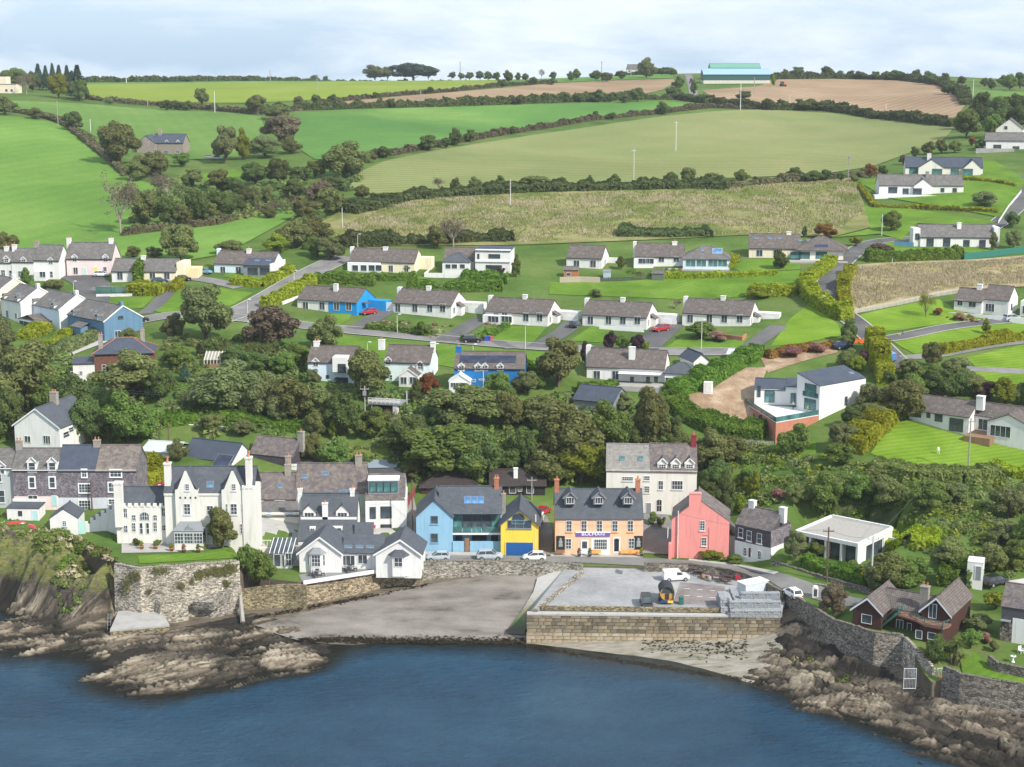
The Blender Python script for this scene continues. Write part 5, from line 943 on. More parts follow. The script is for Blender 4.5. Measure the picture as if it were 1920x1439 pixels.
text(sg, 'BULMAN', (x, -.18, z), .66, plain('sign_white', (.9,.9,.9), .5, .02), sx=1.55)
for px, sx_ in ((1051, 1), (1197, -1)):
    x, z = b.hit(px, 1018); p = b.box(x-.75, x+.75, -.06, -.02, z-1.25, z+1.25, 'mural_board', plain('mural_black', (.025,.027,.03), .6, .3)); m = MB()
    m.lathe([(0,-.75),(.42,-.72),(.30,-.1),(.38,.25),(.12,.45)], 10, (0,0,0)); m.lathe([(0,.40),(.20,.48),(.22,.66),(.12,.86),(0,.9)], 10)
    o = m.build('mural_figure', plain('mural_grey', (.30,.31,.31), .7, .5, 4), p, smooth=True); o.scale = (1, .08, 1); o.location = (x, -.07, z)
for px in (1050, 1118, 1172, 1190): x, z = b.hit(px, 1036); m = MB(); m.box(x-.8,x+.8,-.75,-.35,.42,.48); m.box(x-.75,x-.68,-.7,-.4,0,.42); m.box(x+.68,x+.75,-.7,-.4,0,.42); m.box(x-.8,x+.8,-.36,-.3,.5,.95); o = m.build('bench', ORG2 if px != 1050 else WOOD); o.location = b.P; tag(o, {1050:'plain timber bench under the dark mural board of the orange pub',1118:'orange bench beneath the wide pub window',1172:'small orange bench beside the arched pub door',1190:'orange bench at the corner of the pub by the flower tubs'}[px], 'bench')
# --- white three storey house behind
b = Bld('house', 'ivory three storey house with lichen roof, dormers and red creeper gable', 1136, 1305, 965, 4, 9, z=7.4); IV = render_wall('ivory_render', (.8,.77,.68))
b.walls(8.4, IV, gable='x', ridge=12); xm = b.hit(1219, 900)[0]; b.roof(8.4, 12.2, PALETILE, x1=xm, gov=.1); b.roof(8.4, 12.4, SLATE2, x0=xm+.02, gov=.1); b.box(b.x0, b.x1, -.12, 0, 8.1, 8.4, 'eaves_board', IV)
b.roofs[-1] = b.roofs[-2]; b.skylight(1167, 860, 1.0, 1.1, TEALGLASS); b.skylight(1201, 860, 1.0, 1.1, TEALGLASS); b.roofs[-1] = b.last
for px in (1242, 1267, 1293): b.dormer(px, 877, 1.8, 1.9, .9, IV, SLATE2, 3, 3, y=.4, wh=1.2, trim=FRAME)
b.wpx([(1177,898,20,8,5,2),(1213,897,11,9,3,2),(1213,918,10,13,3,3),(1239,910,9,17,2,2),(1270,910,20,17,4,2)], sill=True); b.door(1216,955,9,24,LEAD); x, z = b.hit(1236, 948); b.win(x, z, 1.0, 2.4, arch=True, nx=2, ny=2, pane=plain('black_door', (.02,.022,.025)), name='arched_door')
b.chimney(1300, 845, 1.0, 1.2, 14.2, plain('creeper_red', (.22,.03,.04), .9, .4, 4), 1, y=4.5, base=8)
# --- pink house
PINK = paint((.76,.29,.26)); b = Bld('house', 'coral pink gabled house with red chimney block on the quay corner', 1258, 1366, 1047, 8, 8, z=5.0)
b.walls(6.8, PINK, gable='y', ridge=10.6, rp=.45); b.roof(6.8, 10.6, SLATE2, 'y', ov=.12, gov=.0, rp=.45); b.wpx([(1317,986,10,19,2,4),(1320,1016,10,16,2,3)], sill=True); xa_ = b.hit(1304, 925)[0]; b.box(xa_-1.05, xa_+1.0, -.02, .9, 8.4, 11.4, 'chimney', PINK); b.box(xa_-1.1, xa_+1.05, -.1, 1, 11.4, 11.6, 'chimney_cap', PINK)
m = MB(); x, z = b.hit(1330, 1000); m.tube((x,-.06,-1),(x,-.06,5.6), .05); m.tube((x,-.06,4.2),(x-1.1,-.06,4.25), .05); b.add(m, 'downpipe', PINK); x5 = b.hit(1378, 1040, 'f', 3)[0]; b.walls(3.6, PALE, x0=b.x1, x1=x5, y0=2.2, y1=8, name='wall'); b.roof(5.0, 3.4, SLATE2, 'monox', x0=b.x1, x1=x5+.1, y0=2.2, y1=8, ov=.1)
b.box(b.x0-.4, b.x0+.1, -1.3, -.02, -.6, 2.7, 'gate_pier', PINK); b.wpx([(1253,1000,3,14,1,2)], 'l', b.x0)
# --- slate cottage on the bend
b = Bld('cottage', 'small slate hung cottage with white ground floor on the road bend', 1377, 1444, 1048, 42, 6.2, z=6.0)
b.walls(2.6, WHITE, name='ground_floor'); b.walls(5.6, HUNGD, gable='x', ridge=8.2, z0=2.6); b.roof(5.6, 8.2, SLATE2, ov=.15, gov=.1); m = MB(); m.box(b.x1+.005, b.x1+.015, .02, 6.18, 2.62, 5.6); b.add(m, 'gable_slates', HUNG)
b.wpx([(1389,999,8,19,1,2),(1405,1005,8,20,1,2),(1424,1010,8,20,1,2),(1397,1035,6,16,2,3),(1424,1041,6,16,2,3)], sill=True); b.door(1406,1036,5,18,plain('maroon', (.12,.03,.03), .5)); b.chimney(1411, 950, 1.1, .9, 9.3, WHITE, 0, y=3.1, base=6.5); b.chimney(1468, 970, 1.1, .9, 9.2, WHITE, 0, y=3.1, base=6.5)
# --- modern flat house
b = Bld('house', 'modern flat roofed white house with full height glazing above the lane', 1489, 1606, 1048, 40, 12.5, z=7.4)
RF = plain('gravel_roof', (.34,.32,.29), .95, .2, 2); b.walls(3.4, WHITE, y0=1.4); b.roof(3.4, 3.4, RF, 'flat', ov=0, gov=0, y0=.1); 
for a_ in ((b.x0-.1, b.x1+.2, -.15, .25, 3.2, 3.85), (b.x0-.1, b.x0+.25, .25, 12.5, 3.2, 3.85), (b.x1-.15, b.x1+.2, .25, 12.5, 3.2, 3.85), (b.x0+.25, b.x1-.15, 12.2, 12.6, 3.2, 3.95)): b.box(*a_, 'parapet', WHITE)
nb = 4
for i in range(nb+1): x = b.x0+(b.x1-b.x0)*i/nb; b.box(x-.18, x+.18, -.05, 1.5, -2, 3.2, 'fin_wall', WHITE)
for i in range(nb): w5 = (b.x1-b.x0)/nb; b.win(b.x0+w5*(i+.5), 1.6, w5-.5, 3.0, off=1.36, nx=2, ny=1, frame=DARKF)
b.wpx([(1640,1030,44,28,3,1)], 'r', b.x1+.0, frame=DARKF); b.box(b.x1, b.x1+.05, 9, 12.5, -1, 3.7, 'gable_strip', WHITE); b.box(b.x1+.2, b.x1+8, 11.2, 11.5, -2, 2.3, 'garden_wall', WHITE)
# --- timber house
b = Bld('timber_house', 'dark brown timber house with green balcony and brown tiled gables', 1598, 1652, 1178, 32, 7, z=7.0)
b.walls(2.8, BROWNWOOD, gable='y', ridge=4.7); b.roof(2.8, 4.7, BROWNTILE, 'y', trim=FRAME, ov=.35, gov=.35, y1=9); b.wpx([(1625,1161,17,18,1,1)])
x2 = b.hit(1722, 1180, 'f', 2.5)[0]; b.walls(2.6, BROWNWOOD, x0=b.x1, x1=x2, y0=2.5, y1=8); b.roof(2.7, 4.5, BROWNTILE, x0=b.x1-1.4, x1=x2+2, y0=3.5, y1=9.5, ov=.2); b.wpx([(1687,1174,12,26,2,1),(1705,1178,8,20,1,1)], off=2.5)
x3, x4 = b.hit(1724, 1195, 'f', .3)[0], b.hit(1778, 1195, 'f', .3)[0]; b.walls(4.2, BROWNWOOD, x0=x3, x1=x4, y0=.8, y1=11, gable='y', ridge=6.3); b.roof(4.2, 6.3, BROWNTILE, 'y', x0=x3, x1=x4, y0=.8, y1=11, trim=FRAME, ov=.35, gov=.4); b.wpx([(1749,1146,13,28,2,1)], off=.8)
yb = -1.6; m = MB(); m.prism([(x2-2.6,2.5),(x2-2.6,.6),(x3-.4,-.4),(x3+1.2,yb),(x4-.3,yb),(x4+.2,-.2),(x4+.2,.8)], 2.45, 2.72); b.add(m, 'balcony_deck', plain('red_brown_deck', (.24,.11,.08), .8, .25)); m = MB(); m.prism([(x3,.8),(x3+.2,-.5),(x3+1.4,-1.3),(x4-.5,-1.3),(x4,-.2),(x4,.8)], -1.5, 2.45); b.add(m, 'ground_bay', BROWNWOOD); b.wpx([(1723,1190,11,17,1,1),(1747,1193,13,14,1,1)], off=-1.31)
GR = plain('green_paint', (.03,.13,.10), .5, .15); pts_ = [(x2-2.6,2.5),(x2-2.6,.6),(x3-.4,-.4),(x3+1.2,yb),(x4-.3,yb),(x4+.2,-.2)]; m = MB()
for a_, c_ in zip(pts_, pts_[1:]):
    m.tube((*a_,3.65),(*c_,3.65), .06); m.tube((*a_,2.9),(*c_,2.9), .05); m.tube((*a_,2.9),(*c_,3.65), .04); m.tube((*a_,3.65),(*c_,2.9), .04); m.tube((*a_,2.7),(*a_,3.75), .08)
b.add(m, 'balcony_rail', GR); m = MB()
for i in range(9): m.box(b.x1-.6+i*.28, b.x1-.2+i*.28, .4, 1.7, .2+i*.29, .27+i*.29)
for y in (.4, 1.7): m.tube((b.x1-.6,y,1.1),(b.x1+2.1,y,3.7), .06); m.tube((b.x1-.6,y,.1),(b.x1+2.1,y,2.6), .07)
b.add(m, 'staircase', GR); b.chimney(1733, 1140, 1.2, .9, 6.6, STONEC, 2, y=4.2, base=1); 
# --- grey cottage at the edge
b = Bld('cottage', 'grey slate cottage with white wall beside the patio', 1874, 2010, 1208, 28, 6, z=7.0); b.walls(5.0, plain('dark_grey_render', (.075,.075,.085), .8, .2), gable='x', ridge=7.6); b.roof(5.0, 7.6, SLATE2, ov=.15); x, _ = b.hit(1897, 1195); b.box(x, b.x1, -.08, 0, -1, 3.4, 'white_wall', WHITE); b.box(b.x0-.02, x, -.06, 0, -1, 2.6, 'stone_plinth', RUBBLED); b.wpx([(1885,1178,13,10,2,1)], frame=DARKF); b.box(x-1.6, x-.2, -.9, 0, 2.9, 3.0, 'window_hood', LEAD)
# --- bungalows behind the street
b = Bld('bungalow', 'dark brown bungalow with hipped roof behind the pale blue house', 790, 893, 936, -4, 7, z=9.3, cat='bungalow'); b.walls(2.3, BROWNWOOD); b.roof(2.3, 4.4, DARKTILE, 'hip', ov=.5); b.wpx([(866,917,12,6,2,1),(878,916,9,5,2,1)])
b = Bld('bungalow', 'black boarded bungalow with white chimney behind the yellow house', 920, 1022, 934, 0, 7, z=9.3, cat='bungalow'); b.walls(2.6, plain('black_boarding', (.028,.024,.024), .8, .2)); b.roof(2.6, 4.6, DARKTILE, ov=.5, gov=.3); b.wpx([(961,918,13,15,1,1),(994,918,14,15,1,1),(975,917,8,10,2,1)]); b.chimney(967, 895, .8, .6, 5.4, WHITE, 0)
b = Bld('shed', 'white metal garage with shallow roof behind the slate terrace', 266, 331, 868, 14, 7, z=13.6, cat='garage'); b.walls(2.3, PALE); b.roof(2.3, 3.4, plain('pale_sheet', (.50,.52,.53), .5, .15, 1, stretch=(8,1,1)), 'x', ov=.4); b.wpx([(322,862,6,8,1,1)], frame=DARKF)
b = Bld('house', 'long slate house with white gable behind the castle house', 345, 436, 893, 24, 7, z=11.5); b.walls(3.4, WHITE, gable='x', ridge=6.2); b.roof(3.4, 6.2, SLATE3, ov=.2); b.skylight(418, 865, 3.5, 3.0, SOLAR)
b.wpx([(462,872,12,14,1,1)], 'r', b.x1)
b = Bld('house', 'low slate building with pink chimneys at the garden edge', 312, 440, 846, 14, 6, z=14.0); b.walls(2.4, SLATE, gable='x', ridge=4.2); b.roof(2.4, 4.4, SLATE, ov=.2, trim=FRAME); b.chimney(396, 812, 1.0, .8, 5.6, paint((.7,.42,.40)), 2)
b = Bld('house', 'old stone building with slate hung gable behind the terrace', 470, 548, 888, 22, 6.5, z=12.0); b.walls(3.6, HUNGD, gable='x', ridge=6.4); b.roof(3.6, 6.4, SLATE2, ov=.15); b.chimney(565, 835, 1.2, .8, 8, STONEC, 1, y=3.2, base=4)
b = Bld('barn', 'lean shed under rusty corrugated roof behind the castle house', 322, 412, 898, 12, 6, z=11.0, cat='shed'); b.walls(2.0, STONEC, gable='x', ridge=3.6); b.roof(2.0, 3.6, plain('rusty_sheet', (.16,.125,.105), .8, .4, 1.2, stretch=(6,1,1)), ov=.2)
# ================================================================== the village above
def bung(label, xl, xr, row, yaw, depth=9, eave=2.7, ridge=5.3, wall=None, roof=None, kind='x', cat='bungalow', name='bungalow', z=None, rp=.5, sink=2.5, gut=True):
    b = Bld(name, label, xl, xr, row, yaw, depth, z, cat, sink=sink); b.walls(eave, wall or WHITE, gable=kind if kind in 'xy' else None, ridge=ridge, rp=rp); b.roof(eave, ridge, roof or BROWNTILE, kind, rp=rp)
    if gut and kind == 'x': b.fascia(eave, DARKF)
    return b
def patio(b, xs, py, w_=11, h_=15, nx=2, **kw): b.wpx([(x, py, w_, h_, nx, 1) for x in xs], **kw)
BRIGHT = paint((.02,.27,.62)); DEEPB = paint((.02,.16,.42)); STEEL = paint((.12,.22,.33)); PBLUE = paint((.62,.72,.80)); MINT = paint((.68,.78,.76))
wall_run('garden_wall', 'red brick garden wall before the last semi detached bungalow', [(1334,624,at(1334,632)[2]+.9),(1392,632,at(1392,640)[2]+1.0),(1400,626,at(1400,634)[2]+1.0)], .3, BRICK, drop=1.8, coping=False, jag=.01, batter=0)
wall_run('garden_wall', 'white rendered wall under the green railing of the turning circle', [(180,552,at(180,558)[2]+.8),(247,551,at(247,558)[2]+.8)], .3, WHITE, drop=1.8, coping=False, jag=.0, batter=0)
wall_run('garden_wall', 'long white wall beside the climbing golden hedge', [(530,566,at(530,572)[2]+.8),(560,555,at(560,562)[2]+.8)], .3, WHITE, drop=1.6, coping=False, jag=.0, batter=0)
# --- row of semi-detached bungalows on the estate road
b = bung('white and bright blue semi detached bungalow with a red car outside', 558, 669, 585, 22, 10, 2.8, 5.6); xm = b.hit(616, 580)[0]; b.box(xm, b.x1+.03, -.05, 0, -2.5, 2.8, 'painted_wall', BRIGHT)
m = MB(); m.face([(b.x1+.03,0,-2),(b.x1+.03,10,-2),(b.x1+.03,10,2.8),(b.x1+.03,5,5.5),(b.x1+.03,0,2.8)]); b.add(m, 'blue_gable', BRIGHT); patio(b, (573, 604), 574, 11, 15); patio(b, (631, 654), 575, 11, 15, off=-.05); b.chimney(630, 545, 1.1, .8, 6.6, WHITE, 0); b.box(b.x1, b.x1+5, 6, 9, -2, 2.6, 'garage', BRIGHT); b.box(b.x1+.1, b.x1+1.6, 2.6, 4.4, 2.2, 2.4, 'porch_roof', BROWNTILE); b.box(b.x1+5, b.x1+9, 6.3, 6.6, -2, 2.2, 'yard_wall', WHITE)
for lb, xl, xr, row, wins, ch, gar in (
  ('white semi detached bungalow behind the flower garden with clipped round bush', 738, 846, 592, (746,778,806,830), 805, True),
  ('white semi detached bungalow with hedge and coloured bins at its drive', 910, 1027, 609, (930,946,986,1012), 985, True),
  ('white semi detached bungalow with raised white patio and dark red car', 1092, 1212, 615, (1107,1141,1168,1195), 1168, True),
  ('white semi detached bungalow with brick garden wall at the road end', 1279, 1406, 612, (1294,1330,1358,1387), 1356, True)):
    b = bung(lb, xl, xr, row, 20, 10, 2.9, 5.7); patio(b, wins, row-14, 11, 16); b.chimney(ch, row-50, 1.1, .8, 6.7, WHITE, 0); sl_ = b.sl; W_ = b.x1-b.x0
    for f_ in (.36, .68): xq = b.x0+W_*f_; mm = MB(); mm.slab([(xq-.13,sl_[0]-.3,sl_[1]+.03-.3*.56),(xq+.13,sl_[0]-.3,sl_[1]+.03-.3*.56),(xq+.13,sl_[2],sl_[3]+.06),(xq-.13,sl_[2],sl_[3]+.06)], .05); b.add(mm, 'roof_verge', GREYTILE, b.last)
    mm = MB(); xa = b.hit(ch, row-50)[0]+.6; mm.tube((xa,4.6,5.5),(xa,4.6,8.3), .025, n=4); mm.tube((xa-.5,4.6,8.1),(xa+.5,4.6,8.1), .02, n=4); mm.tube((xa-.35,4.6,7.8),(xa+.35,4.6,7.8), .02, n=4); b.add(mm, 'aerial', LEAD)
    b.win(1.8, 1.4, 1.2, 1.6, 'r', b.x1, nx=2, ny=1); b.win(6.5, 1.2, .9, 2.0, 'r', b.x1, nx=1, ny=1)
    b.box(b.x1, b.x1+1.4, 3.4, 5.4, -2, 2.2, 'porch', WHITE); m = MB(); m.slab([(b.x1+1.6,3.2,2.2),(b.x1+1.6,5.6,2.2),(b.x1,5.6,3.2),(b.x1,3.2,3.2)], .12); b.add(m, 'porch_roof', BROWNTILE); b.box(b.x1, b.x1+5.5, 7, 10, -2, 2.7, 'garage', WHITE); b.box(b.x1+1.6, b.x1+4.4, 6.94, 7.0, -1, 1.9, 'garage_door', FRAME); b.box(b.x0-.9, b.x0, 4.3, 5.7, 2, 6.1, 'chimney_stack', WHITE)
    if xl > 1000 and xl < 1100: b.box(b.x0+5.0, b.x1, -2.6, 0, -1.6, -.2, 'patio', WHITE); m = MB(); m.box(b.x0+5, b.x1, -2.62, -2.5, -.2, .75); b.add(m, 'balustrade', FRAME)
    if 900 < xl < 1000: b.box(b.x0, b.x0+7, -1.8, 0, -1.4, 2.2, 'sun_porch', FRAME); patio(b, (925, 950), row-10, 20, 12, 3, off=-1.8); b.box(b.x0-1, b.x0+7.5, -4, -3.7, -2, -.4, 'garden_wall', WHITE)
# --- upper row
b = bung('pale blue bungalow with grey glazed extension in the upper row', 402, 512, 514, 12, 9, 2.7, 5.6, PBLUE); patio(b, (418, 447), 507, 10, 14); x, _ = b.hit(462, 510); b.box(x, b.x1, -2.2, 0, -2, 2.7, 'sun_room', LEAD); patio(b, (474, 497), 509, 19, 13, 3, off=-2.2, frame=DARKF); b.roof(2.7, 4.2, SLATE3, 'mono', x0=x, y0=-2.3, y1=2.4); b.skylight(482, 489, 1.4, .8); b.skylight(503, 489, 1.4, .8); b.chimney(467, 478, 1.2, .8, 6.4, WHITE, 1, y=4, base=4); b.box(b.x1, b.x1+.3, -2.5, 9, -2, 3.2, 'wall', WHITE); b.box(b.x0-.8, b.x0, 4, 5.4, 2, 6.2, 'chimney_stack', PBLUE)
b = bung('white and cream bungalow with glazed porch beside the hedge', 655, 777, 510, 12, 9, 2.7, 5.8); xm = b.hit(717, 505)[0]; b.box(xm, b.x1+.02, -.05, 0, -2, 2.7, 'painted_wall', CREAM); m = MB(); m.face([(b.x1+.03,0,-2),(b.x1+.03,9,-2),(b.x1+.03,9,2.7),(b.x1+.03,4.5,5.7),(b.x1+.03,0,2.7)]); b.add(m, 'cream_gable', CREAM); b.box(b.x0, xm-.3, -1.6, 0, -1.6, 2.5, 'sun_porch', FRAME); patio(b, (666, 682, 697, 710), 503, 12, 12, 1, off=-1.6); patio(b, (733, 762), 504, 9, 13, off=-.05); b.chimney(723, 476, 1.3, .8, 6.4, WHITE, 0, y=4.2, base=4.4); b.box(b.x0-.9, b.x0, 3.8, 5.2, 2, 6.2, 'chimney_stack', WHITE); b.box(b.x1, b.x1+3.4, 5, 8.5, -1, 3.6, 'wing', CREAM)
b = bung('bungalow with pyramid slate porch and white terrace walls', 832, 888, 506, 6, 9, 2.6, 5.6); b.walls(2.6, WHITE, x0=b.x0+.2, x1=b.x1-.6, y0=-4, y1=0, name='sun_room'); b.roof(2.6, 4.8, SLATE, 'hip', x0=b.x0+.2, x1=b.x1-.6, y0=-4, y1=3, ov=.3); b.wpx([(840,500,10,9,1,1),(852,500,11,9,1,1),(867,500,10,9,1,1)], off=-4); b.box(b.x0-4, b.x1-1, -9, -8.7, -2.4, .1, 'terrace_wall', WHITE); b.box(b.x0-4, b.x0-3.7, -8.7, 0, -2.4, .1, 'terrace_wall', WHITE)
b = Bld('house', 'two level white flat roofed house with wide dark windows', 891, 957, 512, 8, 8); b.walls(6.2, WHITE); b.roof(6.0, 6.5, SLATE3, 'mono', ov=.3); b.box(b.x0, b.x1, -.35, 0, 3.0, 3.3, 'string_course', FRAME); b.wpx([(897,481,4,10,1,1),(927,481,22,8,3,1),(926,505,30,15,4,1)], frame=DARKF)
b = bung('white gabled bungalow with timber sheds in the upper row', 1062, 1128, 503, 16, 9, 2.8, 5.8); patio(b, (1081, 1112), 495, 11, 14); b.win(4, 1.3, 1.4, 1.8, 'r', b.x1, nx=2, ny=1); b.box(b.x1, b.x1+4, 7, 8, -2, 2.2, 'yard_wall', WHITE)
b = bung('white bungalow with hipped sun room and blue solar panels', 1191, 1281, 500, 8, 9, 2.7, 5.9); patio(b, (1240, 1268), 487, 11, 10); b.box(b.x0-.3, b.x0+5, -1.6, 0, -1, 2.2, 'sun_porch', FRAME); patio(b, (1205, 1218), 490, 16, 10, 2, off=-1.6); b.chimney(1265, 457, 1.4, .8, 6.5, WHITE, 1, y=4.2, base=4.5); x2 = b.hit(1368, 500, 'f', -2)[0]; b.walls(2.6, PBLUE, x0=b.x1, x1=x2, y0=-3, y1=7, name='sun_room_wall'); b.roof(2.6, 5.6, GREYTILE, 'hip', x0=b.x1, x1=x2, y0=-3, y1=7, ov=.4); b.skylight(1345, 471, 2.6, 2.4, glass('roof_solar', (.04,.10,.20)), FRAME); b.skylight(1317, 469, .9, 1.3); patio(b, (1295, 1315, 1337, 1354), 494, 18, 13, 2, off=-3, pane=TEALGLASS); b.box(b.x0-.9, b.x0, 3.8, 5.2, 2, 6.3, 'chimney_stack', WHITE); b.box(b.x0+8, x2, -5, -3, -2, -.1, 'patio', CONC)
b = bung('long cream bungalow with brown hipped sun room and roof windows', 1404, 1500, 484, 8, 10, 2.7, 6.2, render_wall('buff_render', (.74,.64,.50))); patio(b, (1424, 1456), 475, 12, 13); x2 = b.hit(1588, 484, 'f', -3)[0]; b.walls(2.7, PALE, x0=b.x1, x1=x2-1, y0=-3, y1=8, name='sun_room_wall'); s_ = [(1418,447),(1443,447),(1462,447),(1500,451),(1516,451)]
for q in s_: b.skylight(*q, 1.1, .9)
b.roof(2.7, 6.0, BROWNTILE, 'hip', x0=b.x1-1, x1=x2, y0=-3.5, y1=8.5, ov=.5); b.skylight(1540, 462, 4, 1.6, SOLAR); patio(b, (1492, 1508, 1540), 479, 20, 13, 2, off=-3, frame=DARKF, pane=TEALGLASS); b.chimney(1479, 443, 1.3, .8, 6.9, PALE, 0, y=5, base=4.8); b.box(b.x1-3, x2, -7, -3, -2.4, -.1, 'terrace', CONC)
b = bung('white bungalow with four dark windows above the green fence', 1725, 1864, 464, 4, 9, 2.9, 6.0, roof=GREYTILE); b.wpx([(1744,455,13,15,1,1),(1775,455,13,15,1,1),(1812,457,12,14,2,1),(1842,457,12,14,2,1)], frame=DARKF); b.chimney(1798, 428, 1.2, .8, 6.8, WHITE, 1); b.box(b.x0-2, b.x0, .5, 6, -2, 5.2, 'stair_block', WHITE); b.box(b.x1, b.x1+1.6, 1, 8, -2, 5.6, 'annexe', WHITE); b.wpx([(1720,444,8,12,1,1)], off=.5, frame=DARKF)
# --- left cluster
for lb, xl, xr, row, ev, rd in (('low white terrace cottage at the picture edge above the drive', -60, 22, 522, 4.4, 7.4), ('white terrace cottage with dormer between two taller gables', 23, 65, 524, 4.8, 8.0), ('white end terrace cottage with glazed porch facing the turning circle', 65, 112, 524, 5.2, 8.9)):
    b = bung(lb, xl, xr, row, 8, 7, ev, rd, name='terrace_house', cat='house', roof=GREYTILE); mid = (max(2, xl)+xr)/2
    b.dormer(mid if xr < 100 else 95, row-33 if xr < 100 else 492, 1.6, 1.4, .7, WHITE, GREYTILE, 2, 2, y=-.02, trim=FRAME); b.wpx([(mid-6,row-10,8,11,2,2),(mid+8,row-9,6,12,1,2)]); b.chimney(xl+4 if xr > 40 else 12, row-62, 1.2, .8, rd+1.0, WHITE if xr < 100 else STONEC, 1, y=3.4, base=rd-2)
    if xr > 100: b.box(b.x0+.8, b.x0+4, -2, 0, -1, 2.3, 'porch', WHITE); b.wpx([(80,515,12,11,2,1)], off=-2)
b = bung('tall pink and white pair of houses under the green field', 126, 211, 517, 3, 8, 4.6, 8.6, PINKW, GREYTILE, name='house', cat='house')
for px in (140, 198): b.dormer(px, 487, 1.7, 1.5, .8, WHITE, GREYTILE, 2, 2, y=-.02, trim=FRAME); b.chimney(px-10 if px < 150 else px+11, 463, 1.2, .8, 9.8, WHITE, 1, y=4, base=6)
b.wpx([(142,508,9,13,2,1),(197,505,7,9,2,1)]); b.door(158,509,8,14,paint((.5,.66,.6))); b.door(180,508,7,13,paint((.75,.6,.1)))
b = bung('white and cream bungalow with parked cars below the pink house', 210, 330, 528, 4, 8, 2.7, 5.6, roof=GREYTILE); xm = b.hit(268, 520)[0]; b.box(xm, b.x1+.02, -.05, 0, -2, 2.7, 'painted_wall', CREAM); patio(b, (225, 254), 518, 11, 15); patio(b, (286, 313), 518, 11, 13, off=-.05); b.chimney(269, 487, 1.2, .8, 6.5, WHITE, 1, y=3.8, base=4.5); b.box(b.x1, b.x1+2, 1, 8, -2, 5.0, 'annexe', CREAM); b.box(b.x1+2, b.x1+5.5, 2, 7, -2, 3.4, 'garage', paint((.80,.62,.38)))
for lb, xl, xr, row, wm, gm in (('white house at the foot of the diagonal row with long roof', -58, -6, 580, WHITE, CREAM), ('white house with roof windows second in the diagonal row', 4, 40, 600, WHITE, WHITE), ('white house with brown conservatory third in the diagonal row', 56, 112, 612, PBLUE, WHITE), ('steel blue gabled house ending the diagonal row', 129, 196, 634, STEEL, STEEL)):
    b = bung(lb, xl, xr, row, 44, 10.5, 4.9, 8.0, wm, GREYTILE, name='house', cat='house'); m = MB(); m.face([(b.x1+.03,0,-2),(b.x1+.03,10.5,-2),(b.x1+.03,10.5,4.9),(b.x1+.03,5.25,7.9),(b.x1+.03,0,4.9)]); b.add(m, 'gable_wall', gm); w_ = b.x1-b.x0
    for f in (.15, .82): 
        fm = b.x0+w_*f; yy = -.02; b.box(fm-.6, fm+.6, -.03, 1.2, 4.6, 5.7, 'dormer', wm, b.last); b.win(fm, 5.1, .9, .9, nx=2, ny=2, off=-.03); m = MB(); m.slab([(fm-.75,-.2,5.65),(fm,-.2,6.3),(fm,2.2,6.3),(fm-.75,1.6,5.65)], .08); m.slab([(fm,-.2,6.3),(fm+.75,-.2,5.65),(fm+.75,1.6,5.65),(fm,2.2,6.3)], .08); b.add(m, 'dormer_roof', GREYTILE, b.last)
    for f in (.45, .58): q = b.x0+w_*f; o = b.skylight(0, 0, .7, .8); o.location = (q, 2.2, 4.9+.05+2.2*3.1/5.25)
    b.win(b.x0+w_*.75, 1.2, 1.1, 1.4, nx=2, ny=2); b.win(b.x0+w_*.3, 1.2, 1.2, 1.9, nx=2, ny=1); b.chimney(0, 0, .9, .7, 8.9, STONEC if wm is STEEL else WHITE, 1, y=5.2, base=7) if False else None; b.box(b.x1-1.1, b.x1-.2, 4.9, 5.7, 7, 8.9, 'chimney', STEEL if wm is STEEL else WHITE, b.last); m = MB()
    for e0_, e1_ in (((-.3,4.75),(5.25,8.1)), ((10.8,4.75),(5.25,8.1))): m.slab([(b.x1+.2,e0_[0],e0_[1]),(b.x1+.2,e1_[0],e1_[1]),(b.x1+.05,e1_[0],e1_[1]),(b.x1+.05,e0_[0],e0_[1])], .25)
    b.add(m, 'bargeboard', FRAME)
    if wm is STEEL: b.win(4.5, 5.2, 1.4, .8, 'r', b.x1+.03, nx=1, ny=1, frame=DARKF); b.win(3.5, 1.2, 1.6, 2.1, 'r', b.x1+.03, nx=2, ny=1); b.box(b.x0+w_*.35, b.x0+w_*.6, -2.4, 0, -2, 3.0, 'porch', STEEL); m = MB(); m.slab([(b.x0+w_*.33,-2.6,2.9),(b.x0+w_*.62,-2.6,2.9),(b.x0+w_*.62,0,4.0),(b.x0+w_*.33,0,4.0)], .12); b.add(m, 'porch_roof', GREYTILE)
    if wm is PBLUE: b.box(b.x0+1, b.x0+w_*.7, -3.4, 0, -2, 1.6, 'conservatory', FRAME); m = MB(); xq = b.x0+1; xw = b.x0+w_*.7; xc = (xq+xw)/2; m.slab([(xq-.2,-3.6,1.6),(xc,-3.6,3.0),(xc,0,3.0),(xq-.2,0,1.6)], .12); m.slab([(xc,-3.6,3.0),(xw+.2,-3.6,1.6),(xw+.2,0,1.6),(xc,0,3.0)], .12); b.add(m, 'conservatory_roof', BROWNTILE); b.win(xc, .5, (xw-xq)-.4, 1.6, off=-3.4, nx=4, ny=1)
